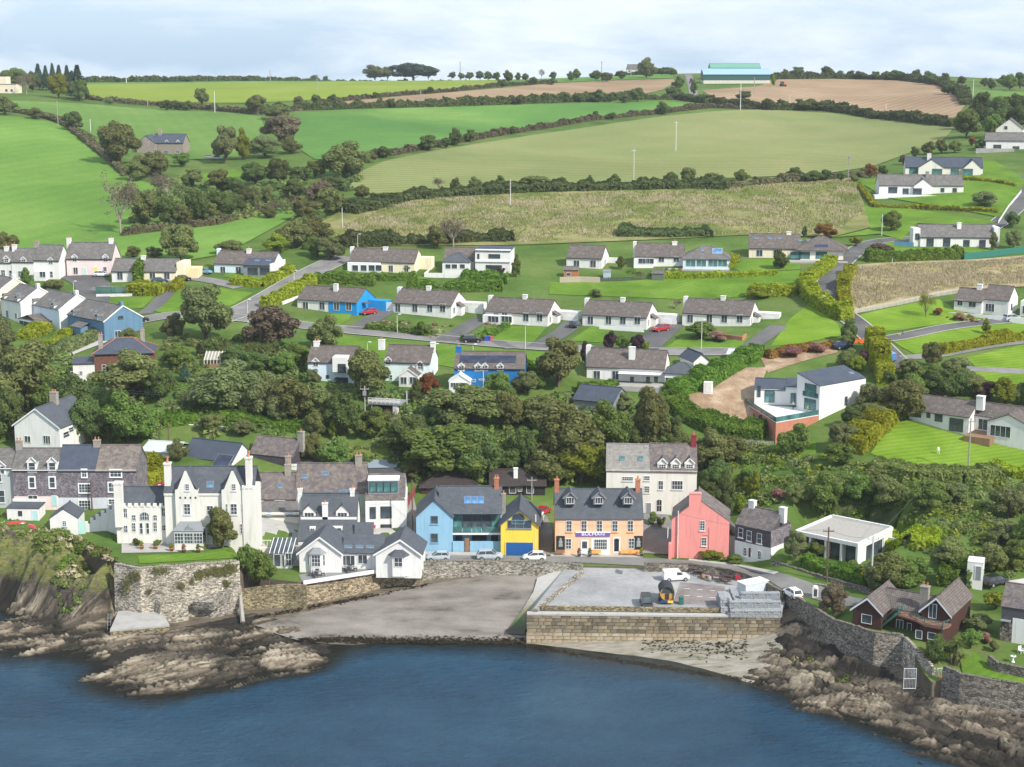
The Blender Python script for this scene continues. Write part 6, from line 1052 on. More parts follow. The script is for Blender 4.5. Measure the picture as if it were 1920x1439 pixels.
# --- houses among the trees
b = Bld('house', 'old house with hipped slate roof, red ridge tiles and red creeper', 178, 288, 702, -8, 9, z=22.8); b.walls(4.6, plain('creeper_brown', (.16,.07,.05), .9, .4, 1.5)); b.roof(4.6, 7.4, SLATE3, 'hip', ov=.5, trim=plain('red_ridge', (.40,.14,.07), .8)); b.chimney(190, 668, .9, .8, 8.6, STONEC, 2, y=1.6, base=4.5); b.chimney(268, 645, .9, .8, 8.8, STONEC, 2, y=6, base=5); b.wpx([(195,690,8,12,1,2),(270,685,8,12,1,2)]); x, _ = b.hit(128, 702); b.walls(2.6, WHITE, x0=b.x0-4.6, x1=b.x0, y0=0, y1=5, name='wing'); b.roof(2.6, 3.2, SLATE3, 'mono', x0=b.x0-4.6, x1=b.x0, y0=0, y1=5); b.wpx([(135,700,6,8,2,2),(152,700,6,8,2,2)])
b = bung('white semi detached house with grey box extension beside the tall conifer', 578, 668, 716, 6, 8, 4.2, 7.0, PBLUE, name='house', cat='house'); b.dormer(592, 683, 1.5, 1.4, .7, WHITE, BROWNTILE, 2, 2, y=-.02, trim=FRAME); x, _ = b.hit(626, 700); x2, _ = b.hit(653, 700); b.box(x, x2, -1.2, 2.5, 2.3, 5.5, 'box_extension', WHITE); b.wpx([(641,691,15,17,1,1)], off=-1.2, frame=DARKF); b.wpx([(641,714,24,12,2,1),(614,707,5,7,1,1)], frame=DARKF); b.chimney(594, 658, 1.2, .8, 8.0, WHITE, 2, y=4, base=6)
b = bung('mint white semi detached house with small glazed porch and gable chimney', 722, 806, 716, 10, 8, 4.2, 7.2, MINT, name='house', cat='house'); b.dormer(788, 688, 1.5, 1.3, .7, WHITE, BROWNTILE, 2, 2, y=-.02, trim=FRAME); b.dormer(728, 680, 1.5, 1.3, .7, WHITE, BROWNTILE, 2, 2, y=-.02, trim=FRAME); b.chimney(716, 660, 1.3, .9, 8.2, WHITE, 1, y=4, base=6); b.chimney(812, 668, 1.0, .9, 8.0, WHITE, 0, y=4, base=6); x, _ = b.hit(748, 714, 'f', -3); x2, _ = b.hit(783, 714, 'f', -3); b.walls(2.0, WHITE, x0=x, x1=x2, y0=-3, y1=0, gable='y', ridge=3.4, name='porch'); b.roof(2.0, 3.4, BROWNTILE, 'y', x0=x, x1=x2, y0=-3, y1=0, trim=FRAME, ov=.2); b.wpx([(757,714,12,14,2,1),(774,714,12,14,2,1)], off=-3); b.wpx([(733,708,6,10,1,2)])
b = bung('deep blue pair of houses with black solar panels and white trim', 852, 983, 728, 4, 8, 4.2, 7.0, DEEPB, name='house', cat='house')
for px in (865, 896, 909, 938): b.dormer(px, 691, 1.4, 1.2, .6, FRAME, BROWNTILE, 2, 2, y=-.02, trim=FRAME)
for px, wm in ((887, 5.6), (940, 6.2)): b.skylight(px, 674, wm, 2.1, SOLAR, DARKF, name='solar_panel')
b.chimney(860, 668, 1.2, .9, 8.0, DEEPB, 1, y=4, base=6); x, _ = b.hit(842, 724, 'f', -3); x2, _ = b.hit(881, 724, 'f', -3); b.walls(2.0, FRAME, x0=x, x1=x2, y0=-3, y1=0, gable='y', ridge=3.4, name='sun_room'); b.roof(2.0, 3.4, FRAME, 'y', x0=x, x1=x2, y0=-3, y1=0, ov=.2); b.wpx([(852,722,14,9,3,1),(870,722,14,9,3,1)], off=-3); b.box(b.x0+6, b.x0+6.1, -.08, 0, -2, 4.2, 'downpipe', FRAME); b.wpx([(889,714,6,5,2,1),(905,712,14,3,1,1)])
b = bung('wide white bungalow with conservatory and long grey brown roof', 1100, 1245, 715, 12, 10, 2.9, 6.0); patio(b, (1119, 1154), 704, 13, 18); patio(b, (1185, 1215, 1230), 712, 9, 12, 1); b.chimney(1185, 672, 1.3, .9, 7.0, WHITE, 0); b.box(b.x0-.9, b.x0, 4.2, 5.8, 2, 6.6, 'chimney_stack', WHITE); x2 = b.hit(1306, 720, 'f', -.5)[0]; b.walls(2.3, FRAME, x0=b.x1+.2, x1=x2, y0=-1, y1=4.5, name='sun_room'); b.roof(2.3, 4.2, SLATE, 'hip', x0=b.x1+.2, x1=x2, y0=-1, y1=4.5, ov=.4); patio(b, (1254, 1270, 1290), 714, 13, 12, 1, off=-1); b.box(b.x0+7, b.x1-.5, -2.6, -.1, 2.0, 2.1, 'awning', FRAME); b.box(b.x0-1, b.x1, -5, 0, -2.5, -.1, 'terrace', CONC)
b = Bld('garage', 'white garage with dark gabled roof behind the wide bungalow', 1300, 1330, 697, -18, 7, cat='garage'); b.walls(2.4, WHITE, gable='y', ridge=3.9); b.roof(2.4, 3.9, SLATE3, 'y', ov=.3, gov=.3)
b = Bld('shed', 'small grey shed with pale flat roof against the tall hedge', 1362, 1392, 682, 14, 5, cat='shed'); b.walls(2.0, LEAD); b.roof(2.0, 2.4, plain('pale_sheet', (.5,.52,.53)), 'mono', ov=.3)
b = Bld('house', 'dark roofed building half hidden by trees below the wide bungalow', 1075, 1150, 776, 26, 8); b.walls(2.8, LEAD, gable='x', ridge=5.0); b.roof(2.8, 5.0, SLATE3, ov=.4)
# modern white house on its brick terrace
b = Bld('house', 'modern white house with slate monopitch roof on a brick terrace', 1536, 1621, 768, -38, 6.0)
b.walls(5.6, WHITE, z0=-3, name='tower_wall'); m = MB(); xl_, xr_ = b.x0, b.x1; m.face([(xl_,0,5.6),(xl_,6,7.4),(xl_,6,5.6)][::-1]); m.face([(xr_,0,5.6),(xr_,6,5.6),(xr_,6,7.4)]); m.face([(xr_,6,5.6),(xl_,6,5.6),(xl_,6,7.4),(xr_,6,7.4)]); b.add(m, 'gable_wall', WHITE); b.roof(5.6, 7.4, SLATE3, 'mono', ov=.1, gov=.1); b.skylight(1596, 700, 1.2, .8); b.wpx([(1586,752,6,17,1,1)], frame=DARKF)
for z_ in (1.5, 4.5): b.win(2.4, z_, 3.0, 2.3, 'l', b.x0, nx=2, ny=1, frame=DARKF, pane=TEALGLASS)
b.box(b.x0-.08, b.x0-.05, .4, 4.4, 3.0, 4.0, 'balustrade', TEALGLASS)
b2 = Bld('house_wing', 'low white wing with dark roofs and wide glazing joined to the modern house', 1414, 1530, 760, 12, 8, cat='house'); b = b2; xm = b.hit(1452, 750)[0]; b.walls(3.1, WHITE, z0=-3); b.roof(3.0, 4.6, SLATE3, x1=xm+2, ov=.1); b.roof(3.6, 4.2, SLATE3, 'mono', x0=xm+2, y0=1, ov=.0); b.walls(3.5, WHITE, x0=xm+2, y0=1.0, y1=8, name='wall'); b.wpx([(1443,744,18,22,2,1)], frame=DARKF, pane=TEALGLASS); b.wpx([(1487,747,9,19,1,1),(1498,749,9,19,1,1)], frame=DARKF, pane=TEALGLASS); b.wpx([(1423,734,6,22,1,1)], frame=DARKF)
t_ = empty('brick_terrace', tuple(at(1450,800))); tag(t_, 'red brick terrace block with glass balustrade under the modern house', 'terrace'); q = [local(t_, atz(x, y, at(1470,764)[2]+.1)) for x, y in ((1396,755),(1455,792),(1535,778),(1500,752))]; m = MB(); m.prism([(p.x, p.y) for p in q], -2, q[0].z-.15); m.build('brickwork', BRICK, t_); m = MB(); m.slab([(p.x, p.y, p.z) for p in q], .14); m.build('paving', FRAME, t_); m = MB()
for a_, c_ in zip(q[:2], q[1:3]): m.slab([(a_.x,a_.y,a_.z+1),(c_.x,c_.y,c_.z+1),(c_.x,c_.y+.03,c_.z+1),(a_.x,a_.y+.03,a_.z+1)], 1.0)
m.build('balustrade', TEALGLASS, t_); m = MB(); a_ = (q[0]*.45+q[1]*.55); m.box(a_.x-.6, a_.x+.6, a_.y-.3, a_.y+.1, -.5, 2); m.build('door', GLASS, t_)
# right bungalow
b = bung('long white bungalow with brown tiled roof above the striped lawn', 1704, 1816, 802, 36, 9, 2.9, 5.2, roof=BROWNTILE, sink=3); b.wpx([(1718,775,16,15,2,1),(1741,778,6,12,1,1),(1760,784,12,14,2,1),(1793,797,22,25,3,1)], frame=DARKF); b.chimney(1838, 770, 1.4, 1.2, 6.6, WHITE, 0, y=3.5, base=3.8)
x2 = b.x1+13; b.walls(2.9, WHITE, x0=b.x1, x1=x2, y0=3.0, y1=9, name='wall'); b.roof(2.9, 4.8, BROWNTILE, x0=b.x1+.2, x1=x2, y0=3, y1=9.4); b.walls(2.9, WHITE, x0=b.x1+4.0, x1=b.x1+12, y0=-1, y1=4, gable='y', ridge=4.6, name='wing_wall'); b.roof(2.9, 4.6, BROWNTILE, 'y', x0=b.x1+4, x1=b.x1+12, y0=-1, y1=5); b.win(b.x1+2.2, 1.1, 2.8, 2.2, off=3.0, nx=3, ny=1); b.win(b.x1+6.6, 1.1, 4.0, 2.2, off=-1, nx=4, ny=1, frame=FRAME); b.box(b.x1+.3, b.x1+5.5, -3.5, 2.8, -1.5, -.1, 'deck', WOOD)
# bungalow behind the round lawn
b = bung('white bungalow with stepped wings and balustrade beside the flower beds', 1788, 1840, 586, 30, 10, 2.8, 5.2, sink=3); b.wpx([(1800,568,9,12,2,1),(1823,571,12,12,2,1)]); b.chimney(1837, 542, 1.2, 1.0, 6.4, WHITE, 0); b.walls(3.4, WHITE, x0=b.x1, x1=b.x1+6, y0=1.5, y1=11, gable='x', ridge=6.2, name='wing_wall'); b.roof(3.4, 6.2, BROWNTILE, x0=b.x1, x1=b.x1+6, y0=1.5, y1=11); b.win(b.x1+1.6, 1.3, 2.2, 2, off=1.5, nx=3, ny=1); b.win(4.5, 1.4, 1.2, 1.6, 'r', b.x1+6, nx=1, ny=1, frame=DARKF); b.box(b.x0-3, b.x1+12, -3.4, -3.2, -1.5, .2, 'balustrade', FRAME); b.box(b.x1+8, b.x1+15, 5, 11, -2, 3, 'sun_room', FRAME); b.win(b.x1+11, .9, 5, 2, off=5, nx=5, ny=1)
# houses on the upper slope
b = bung('white farm bungalow with twin gables and navy slate roof', 1697, 1842, 331, 10, 10, 3.2, 6.4, PALE, SLATE3)
for a_, c_ in ((1721, 1768), (1805, 1838)): x, _ = b.hit(a_, 330); x2, _ = b.hit(c_, 330); b.walls(3.2, PALE, x0=x, x1=x2, y0=-2, y1=5, gable='y', ridge=6.0, name='gable_wing'); b.roof(3.2, 6.0, SLATE3, 'y', x0=x, x1=x2, y0=-2, y1=5, ov=.3)
b.wpx([(1713,320,15,12,2,1)], pane=TEALGLASS, frame=DARKF); b.wpx([(1757,322,18,10,2,1),(1790,322,15,11,2,1)], off=-2, pane=TEALGLASS, frame=DARKF); b.wpx([(1815,323,17,12,2,1)], off=-2, pane=TEALGLASS, frame=DARKF); b.chimney(1742, 297, 1.4, 1, 7.8, WHITE, 1, y=3.5, base=5); b.roofs[-1] = b.roofs[0]; b.win(4, 1.4, 1.2, 1.5, 'r', b.x1, nx=1, ny=1)
b = bung('white bungalow with grey roof and glass railed terrace on the upper slope', 1648, 1806, 366, 4, 9, 3.2, 6.4, roof=GREYTILE); x, _ = b.hit(1712, 366); x2, _ = b.hit(1746, 366); b.walls(3.2, WHITE, x0=x, x1=x2, y0=-1, y1=5, gable='y', ridge=5.4, name='gable_wing'); b.roof(3.2, 5.4, GREYTILE, 'y', x0=x, x1=x2, y0=-1, y1=5); b.wpx([(1674,357,17,12,2,1),(1698,360,11,13,1,1),(1767,357,7,8,1,1),(1790,357,8,8,1,1)], frame=DARKF); b.wpx([(1720,360,16,13,2,1)], off=-1, frame=DARKF); b.box(b.x0-2, b.x0+19, -4, -.05, -1.6, .1, 'terrace', FRAME); b.chimney(1738, 338, 1, .8, 7.6, LEAD, 0, y=3.6, base=5)
b = bung('white house wing with wide dark window at the top of the slope', 1848, 1990, 280, 12, 9, 3.2, 6, roof=GREYTILE); b.wpx([(1870,276,14,9,2,1),(1905,279,12,9,2,1)], frame=DARKF); b.box(b.x0-4, b.x0+10, -6, -5.6, -2, .4, 'garden_wall', CONC)
b = bung('pale gabled house with brown roof above the hillside wing', 1866, 1917, 262, 20, 12, 4.2, 8.2, render_wall('pale_render', (.72,.69,.62)), BROWNTILE, 'y', name='house', cat='house'); b.wpx([(1886,240,6,7,1,1),(1880,255,5,7,1,1),(1900,256,6,7,2,1)])
# farmhouse in the valley
b = bung('stone farmhouse with navy slate roof among the valley trees', 286, 344, 289, 6, 9, 4.6, 8.0, plain('brown_stone', (.26,.22,.19), .9, .3, 1), SLATE3, name='farmhouse', cat='house')
for px in (313, 334): b.dormer(px, 272, 2.2, 1.8, 1.2, WHITE, SLATE3, 2, 2, y=.6, trim=FRAME)
b.walls(4.6, plain('brown_stone', (.26,.22,.19)), x0=b.x0-6, x1=b.x0+2, y0=-2, y1=7, gable='y', ridge=7.6, name='gable_wing'); b.roof(4.6, 7.6, SLATE3, 'y', x0=b.x0-6, x1=b.x0+2, y0=-2, y1=7); b.wpx([(276,270,5,6,2,2),(290,284,6,7,2,2)], off=-2); b.wpx([(312,285,10,6,4,1),(333,285,6,6,2,1)]); b.chimney(301, 262, 1.4, 1, 10, STONEC, 2, y=4.2, base=6)
b = bung('beige flat farm building at the edge of the conifers', -25, 30, 175, 4, 9, 5, 5.2, render_wall('buff_render', (.74,.64,.50)), LEAD, 'flat', name='farm_building', cat='building'); b.box(b.x0, b.x0+11, 1, 8, 5, 9, 'storey', render_wall('buff_render', (.7,.6,.5))); b.wpx([(12,170,5,5,1,1),(22,170,5,5,1,1)])
# barn on the skyline
b = Bld('barn', 'long blue and green steel barn on the skyline', 1319, 1444, 157, 0, 16, cat='barn'); b.walls(2.0, paint((.6,.56,.48)), name='base_wall'); b.walls(6.0, plain('dark_green_sheet', (.035,.10,.085), .5, .15, 1, stretch=(6,1,1)), z0=2.0, gable='x', ridge=9.5); b.roof(6.0, 9.5, plain('blue_sheet', (.26,.40,.55), .45, .12, 1, stretch=(6,1,1)), ov=.5, gov=.3)
b = Bld('barn', 'green roofed barn standing behind the long blue barn', 1332, 1426, 150, 0, 14, cat='barn', z=None); b.walls(8, LEAD, gable='x', ridge=11.0); b.roof(8, 11.0, plain('green_sheet', (.13,.30,.22), .45, .12, 1, stretch=(6,1,1)))
b = bung('tiny white house on the skyline beside a spreading tree', 1174, 1196, 139, 20, 8, 4.5, 8.5, WHITE, GREYTILE, name='house', cat='house'); b.wpx([(1180,134,3,3,1,1)])
b = Bld('shed', 'orange brown garden shed behind the timber fence', 1057, 1084, 521, 6, 3, cat='shed'); b.walls(2.2, plain('cedar', (.36,.16,.07), .8, .2, 2)); b.roof(2.2, 2.8, GREYTILE, ov=.3); b.wpx([(1066,515,9,6,1,1)])
b = Bld('shed', 'dark green timber shed at the end of the black fence', 1222, 1244, 527, 14, 3.5, cat='shed'); b.walls(2.0, plain('shed_green', (.12,.15,.12), .8)); b.roof(2.0, 2.6, GREYTILE, ov=.2)
b = Bld('shed', 'pale blue grey metal shed beside the black fence', 1131, 1144, 523, 8, 2, cat='shed'); b.walls(1.9, paint((.42,.5,.55))); b.roof(1.9, 2.2, LEAD, ov=.1)
b = Bld('site_cabin', 'white portable toilet cabin standing on the bare earth', 1319, 1336, 740, 10, 1.4, cat='cabin', sink=.3); b.walls(2.4, FRAME); b.roof(2.4, 2.5, FRAME, 'flat', ov=0, gov=0); b.door(1328, 727, 9, 17, PALE)
b = Bld('gate_house', 'small white flat roofed store beside the drive of the flat house', 1812, 1842, 1092, 20, 3, z=9.0, cat='store'); b.walls(3.2, WHITE); b.roof(3.2, 3.2, WHITE, 'flat', ov=0, gov=0); b.door(1834, 1075, 10, 26, LEAD)
b = Bld('glasshouse', 'weathered timber glasshouse frame on the terraced garden', 383, 425, 690, 0, 3.5, cat='glasshouse'); b.walls(.8, WOOD); m = MB()
for i in range(8): x = b.x0+(b.x1-b.x0)*i/7; m.box(x-.06, x+.06, 0, .1, .8, 1.7); m.slab([(x-.06,0,1.75),(x+.06,0,1.75),(x+.06,3.4,3.1),(x-.06,3.4,3.1)], .1)
b.add(m, 'frame', PALE); m = MB(); m.slab([(b.x0,.05,1.68),(b.x1,.05,1.68),(b.x1,3.4,3.0),(b.x0,3.4,3.0)], .03); b.add(m, 'glazing', plain('dusty_glass', (.28,.25,.2), .3, .2))
b = Bld('garden_deck', 'grey timber viewing deck on posts below the mint house', 690, 750, 757, 14, 5, z=22.0, cat='deck'); b.box(b.x0, b.x1, 0, 5, -.3, 0, 'deck_boards', LEAD); m = MB(); x = b.x0
while x < b.x1: m.box(x, x+.1, 0, .1, 0, 1); x += .9
m.box(b.x0, b.x1, -.02, .1, .95, 1.05); m.box(b.x0, b.x1, 0, .06, .3, .7); b.add(m, 'railing', PALE); b.box(b.x1-1.6, b.x1-.6, .2, 1, -3.5, -.3, 'support', WHITE); b.box(b.x0+.6, b.x0+.9, .2, .5, -3.5, -.3, 'support', LEAD)
# ================================================================== vegetation
BARK = plain('bark', (.13,.10,.075), .95, .3, 2, .1, stretch=(3,3,.5)); BARKP = plain('pale_bark', (.30,.26,.21), .95, .3, 2, .1)
LF = {'dk': leaf('leaves_dark', (0.066,0.104,0.03), (0.13,0.185,0.052), (0.225,0.285,0.09)), 'mg': leaf('leaves_green', (0.082,0.14,0.028), (0.165,0.25,0.052), (0.285,0.365,0.095)), 'ol': leaf('leaves_olive', (0.105,0.132,0.038), (0.205,0.238,0.072), (0.33,0.345,0.13)),
      'yg': leaf('leaves_yellow_green', (0.103,0.149,0.014), (0.230,0.287,0.025), (0.391,0.414,0.057)), 'gy': leaf('leaves_grey_green', (0.11,0.15,0.05), (0.215,0.265,0.098), (0.345,0.375,0.165)), 'br': leaf('leaves_sparse_brown', (0.125,0.106,0.056), (0.225,0.188,0.112), (0.350,0.300,0.200)),
      'cn': leaf('needles', (0.018,0.042,0.025), (0.042,0.085,0.050), (0.088,0.151,0.081), .1), 'pu': leaf('leaves_purple', (0.038,0.019,0.027), (0.085,0.042,0.057), (0.162,0.085,0.104)), 'au': leaf('leaves_rust', (0.156,0.066,0.022), (0.288,0.132,0.036), (0.432,0.240,0.072)),
      'pk': leaf('blossom_pink', (0.110,0.154,0.044), (0.495,0.176,0.187), (0.682,0.374,0.352)), 'hg': leaf('hedge_green', (0.07,0.15,0.02), (0.14,0.255,0.03), (0.25,0.36,0.055)), 'hy': leaf('hedge_golden', (0.17,0.23,0.01), (0.33,0.39,0.018), (0.5,0.53,0.05)), 'hb': leaf('hedgerow_brown', (0.095,0.098,0.045), (0.18,0.168,0.085), (0.275,0.24,0.14)),
      'go': leaf('gorse', (0.055,0.086,0.028), (0.11,0.155,0.05), (0.185,0.23,0.085)), 'sb': leaf('scrub', (0.105,0.15,0.032), (0.205,0.255,0.062), (0.345,0.355,0.12)), 'st': leaf('straw', (.24,.22,.11), (.42,.36,.22), (.58,.51,.36), .1), 'pl': leaf('palm_leaf', (0.070,0.126,0.028), (0.154,0.238,0.056), (0.308,0.392,0.112))}
LOOK = {'dk':'dark green','mg':'green','ol':'olive brown','yg':'yellow green','gy':'grey green','br':'thin leaved','cn':'dark conifer','pu':'purple leaved','au':'rusty leaved','pk':'pink flowered','pl':'spiky'}
def leaves(C, Nn, size, rs, aspect=1.5, droop=0):
    """diamond sprays at points C facing Nn; returns vertices and quads"""
    n = len(C); t = rs.normal(size=(n, 3)); t -= (t*Nn).sum(1)[:, None]*Nn; t /= np.linalg.norm(t, axis=1)[:, None]+1e-9; t[:, 2] -= droop; b = np.cross(Nn, t); s = (size*rs.uniform(.6, 1.4, n))[:, None]
    V = np.stack([C+t*s*aspect*.6, C+b*s*.5+Nn*s*.12, C-t*s*aspect*.6, C-b*s*.5+Nn*s*.12], 1).reshape(-1, 3); return V, np.arange(4*n).reshape(-1, 4)
def blob_points(lobes, n, rs, inner=.2, flat=.8):
    L_ = np.array(lobes); wgt = L_[:, 3]**2; pick = rs.choice(len(L_), n*2, p=wgt/wgt.sum()); d = rs.normal(size=(n*2, 3)); d /= np.linalg.norm(d, axis=1)[:, None]
    r = np.where(rs.rand(n*2) < inner, rs.uniform(.3, .9, n*2), rs.uniform(.86, 1.06, n*2)); c = L_[pick]; P = c[:, :3]+d*np.stack([r, r, r*flat], 1)*c[:, 3:4]
    q = ((P[:, None]-L_[None, :, :3])/np.array((1, 1, flat))); dist = np.linalg.norm(q, axis=2)/L_[None, :, 3]; dist[np.arange(n*2), pick] = 9
    ok = dist.min(1) > .72; P, d = P[ok][:n], d[ok][:n]; nn = d*1.1+rs.normal(size=d.shape)*.42+np.array((.12, -.12, .45)); return P, nn/np.linalg.norm(nn, axis=1)[:, None]
def limb(mb, a, b, r0, r1, rs, n=3):
    a, b = np.array(a, float), np.array(b, float); p = a
    for i in range(n):
        q = a+(b-a)*(i+1)/n+rs.normal(size=3)*np.linalg.norm(b-a)*.04*(i < n-1); mb.tube(p, q, r0+(r1-r0)*i/n, r0+(r1-r0)*(i+1)/n, 5, False); p = q
ARCH = {}
def arch(kind, seed):
    """unit plants: 1 m tall, 1 m wide; crown and trunk meshes shared by every copy"""
    k = (kind, seed)
    if k in ARCH: return ARCH[k]
    rs = np.random.RandomState(seed*31+len(kind)*7+ord(kind[0])); tr = MB()
    if kind in ('round', 'bush', 'tall', 'clip'):
        base, nl, n, rx, lr, size = {'round': (.06, 36, 7600, .40, (.085, .165), .034), 'tall': (.03, 40, 7600, .36, (.075, .14), .031), 'bush': (.0, 18, 3000, .40, (.10, .19), .048), 'clip': (.0, 26, 4200, .36, (.10, .16), .042)}[kind]
        zc, rz = base+(1-base)*.52, (1-base)*.44; lob = [(0, 0, zc, rx*(.45 if kind != 'clip' else .7))]
        for i in range(nl):
            d = rs.normal(size=3); d /= np.linalg.norm(d); f = (rs.uniform(.25, 1.12)**.6*.92) if kind != 'clip' else .86
            tp = 1.0 if kind == 'clip' else (1-.30*max(0, d[2]) if kind != 'tall' else 1-.55*max(0, d[2]))
            lob.append((d[0]*rx*f*tp, d[1]*rx*f*tp, zc+d[2]*rz*f*(1 if kind != 'bush' else .8), rs.uniform(*lr)))
        P, Nn = blob_points(lob, n, rs, inner=.08, flat=.85); P += rs.normal(size=P.shape)*(.012 if kind != 'clip' else .006)
        V, Fq = leaves(P, Nn, np.full(len(P), size), rs)
        tr.tube((0,0,-.06), (0,0,base+.15), .026, .02, 7, False)
        for l_ in lob[:6]: limb(tr, (0,0,base*.7), (l_[0]*.8, l_[1]*.8, l_[2]), .014, .004, rs)
    elif kind == 'bare':
        tips = []
        tr.tube((0,0,-.06), (0,0,.28), .028, .02, 7, False)
        for i in range(15):
            a = rs.uniform(0, 6.28); e = np.array((math.cos(a)*rs.uniform(.12,.3), math.sin(a)*rs.uniform(.12,.3), rs.uniform(.5,.8))); limb(tr, (0,0,rs.uniform(.15,.3)), e, .012, .005, rs)
            for j in range(7): f = e+rs.normal(size=3)*np.array((.11,.11,.10))+np.array((e[0]*.35, e[1]*.35, .1)); limb(tr, e, f, .005, .002, rs, 2); tips.append(f)
        tips = np.array(tips); P = tips[rs.randint(0, len(tips), 1500)]+rs.normal(size=(1500, 3))*.045; Nn = rs.normal(size=P.shape); Nn /= np.linalg.norm(Nn, axis=1)[:, None]; V, Fq = leaves(P, Nn, np.full(len(P), .026), rs)
    elif kind == 'cone':
        P, Nn = [], []
        for i in range(2600):
            z = rs.rand()**.8; r = (.42*(1-z)+.02)*(.55+.45*abs(math.sin(z*40)))*rs.uniform(.5, 1.05); a = rs.uniform(0, 6.283); P.append((math.cos(a)*r, math.sin(a)*r, .08+z*.92)); Nn.append((math.cos(a)*.5+rs.normal()*.3, math.sin(a)*.5+rs.normal()*.3, .9))
        P, Nn = np.array(P), np.array(Nn); Nn /= np.linalg.norm(Nn, axis=1)[:, None]; V, Fq = leaves(P, Nn, np.full(len(P), .05), rs, 2.2, .2); tr.tube((0,0,-.05), (0,0,.95), .022, .003, 6, False)
    elif kind == 'palm':
        V, Fq = [], []
        for hx, hy, hz in ((0,0,.62), (.18,.1,.5), (-.16,.05,.42), (.1,-.15,.3), (-.05,-.12,.75)):
            tr.tube((hx*.3,hy*.3,-.05), (hx,hy,hz), .03, .022, 6, False)
            for i in range(90):
                d = rs.normal(size=3); d /= np.linalg.norm(d); d[2] = abs(d[2])*.9-.25; e = np.array((hx,hy,hz))+d*.3+np.array((0,0,-.05)); sd_ = np.cross(d, (0,0,1)); sd_ = sd_/(np.linalg.norm(sd_)+1e-6)*.012; j = len(V); c0 = np.array((hx,hy,hz)); V += [c0-sd_, c0+sd_, e+sd_*.2, e-sd_*.2]; Fq.append((j,j+1,j+2,j+3))
        V, Fq = np.array(V), np.array(Fq)
    ARCH[k] = (np_mesh('crown', V, Fq, smooth=False, link_=False), tr.mesh('trunk', smooth=True)); return ARCH[k]
ONES = 'first second third fourth fifth sixth seventh eighth ninth tenth eleventh twelfth thirteenth fourteenth fifteenth sixteenth seventeenth eighteenth nineteenth'.split()
TENS = {2:('twenty','twentieth'),3:('thirty','thirtieth'),4:('forty','fortieth'),5:('fifty','fiftieth'),6:('sixty','sixtieth')}
def ordinal(n): return ONES[n-1] if n < 20 else (TENS[n//10][1] if n % 10 == 0 else TENS[n//10][0]+'-'+ONES[n % 10-1])
SHAPE = {'cn': 'cone', 'br': 'bare', 'pl': 'palm'}
_seed = [0]
def plant(name, P, h, w_, kind, label, cat, group=None, shape=None):
    _seed[0] += 1; sh_ = shape or SHAPE.get(kind) or ('bush' if h < 3.2 else ('tall' if h > w_*1.35 else 'round')); c, t = arch(sh_, 1+_seed[0] % {'round': 5, 'bush': 4, 'tall': 3, 'bare': 3}.get(sh_, 2))
    o = empty(name, (P[0], P[1], P[2]), (_seed[0]*2.39996) % 6.283); r_ = random.Random(_seed[0]); k_ = r_.uniform(.86, 1.12); o.scale = (w_*k_, w_*(2-k_)*r_.uniform(.92, 1.08), h*r_.uniform(.95, 1.06)); tag(o, label, cat, group)
    link('crown' if name != 'bush' else 'foliage', c, o, LF[kind]); link('trunk' if name != 'bush' else 'stem', t, o, BARKP if kind == 'br' else BARK); return o
def trees(where, group, lst):
    """(px, top row, foot row, width px, kind[, shape]) of each; described by its place in the run"""
    lst = sorted(lst); n = 0
    for q in lst:
        px, t_, b_, wp, kind = q[:5]; P = at(px, b_); s = scale_at(P); h, w_ = (b_-t_)/s*1.02, wp/s*(1.12 if kind != 'cn' else 1.5); nm = 'bush' if h < 3.2 or (len(q) > 5 and q[5] == 'bush') else 'tree'; n += 1
        plant(nm, P, h, w_, kind, '%s %s %s %s' % (ordinal(n), LOOK[kind], nm, where), nm, group, q[5] if len(q) > 5 else None)
trees('in the valley counting from the open field past the farmhouse', 'trees in the valley round the farmhouse', [(223,225,310,84,'ol'),(281,283,333,65,'ol'),(340,286,313,32,'mg'),(423,238,306,58,'gy'),(455,242,300,34,'yg'),(530,215,272,74,'br','round'),(520,195,224,52,'ol'),(497,255,296,62,'gy'),(545,258,288,38,'ol'),
 (478,305,348,54,'dk'),(522,298,346,44,'dk'),(563,313,345,44,'dk'),(362,316,350,44,'ol'),(408,316,358,46,'ol'),(437,330,360,40,'dk'),(315,330,376,54,'br'),(226,345,438,66,'br'),(275,352,420,58,'ol'),(317,370,422,48,'dk'),(370,355,419,46,'dk'),(345,385,422,44,'ol'),(415,358,405,54,'dk'),(477,347,392,30,'gy'),(500,347,384,28,'gy'),(550,337,374,40,'dk'),
 (645,265,332,88,'ol'),(600,335,385,54,'br','round'),(617,350,404,56,'ol'),(573,370,415,50,'ol'),(550,412,466,64,'ol'),(588,405,455,64,'ol'),(517,437,478,50,'yg'),(338,420,492,72,'ol'),(137,208,246,38,'dk'),(10,182,216,42,'ol'),(66,200,224,32,'ol'),(255,300,340,46,'ol'),(300,285,330,36,'ol'),(440,362,398,46,'dk'),(390,378,412,40,'ol'),(455,345,380,36,'dk'),(625,330,362,46,'dk'),(590,300,335,40,'mg'),(660,300,330,34,'dk'),(505,385,410,30,'ol'),(245,345,372,34,'mg'),(395,225,250,0.1,'dk')][:-1])
trees('in the upper hedge counting from the conifer clump', 'bushes in the upper hedge', [(313,188,208,26,'dk'),(379,165,197,34,'ol'),(480,178,214,44,'ol'),(335,187,206,30,'gy'),(350,190,207,22,'dk'),(594,177,197,24,'dk'),(623,177,195,24,'dk'),(560,180,200,20,'gy'),(205,184,196,18,'gy')])
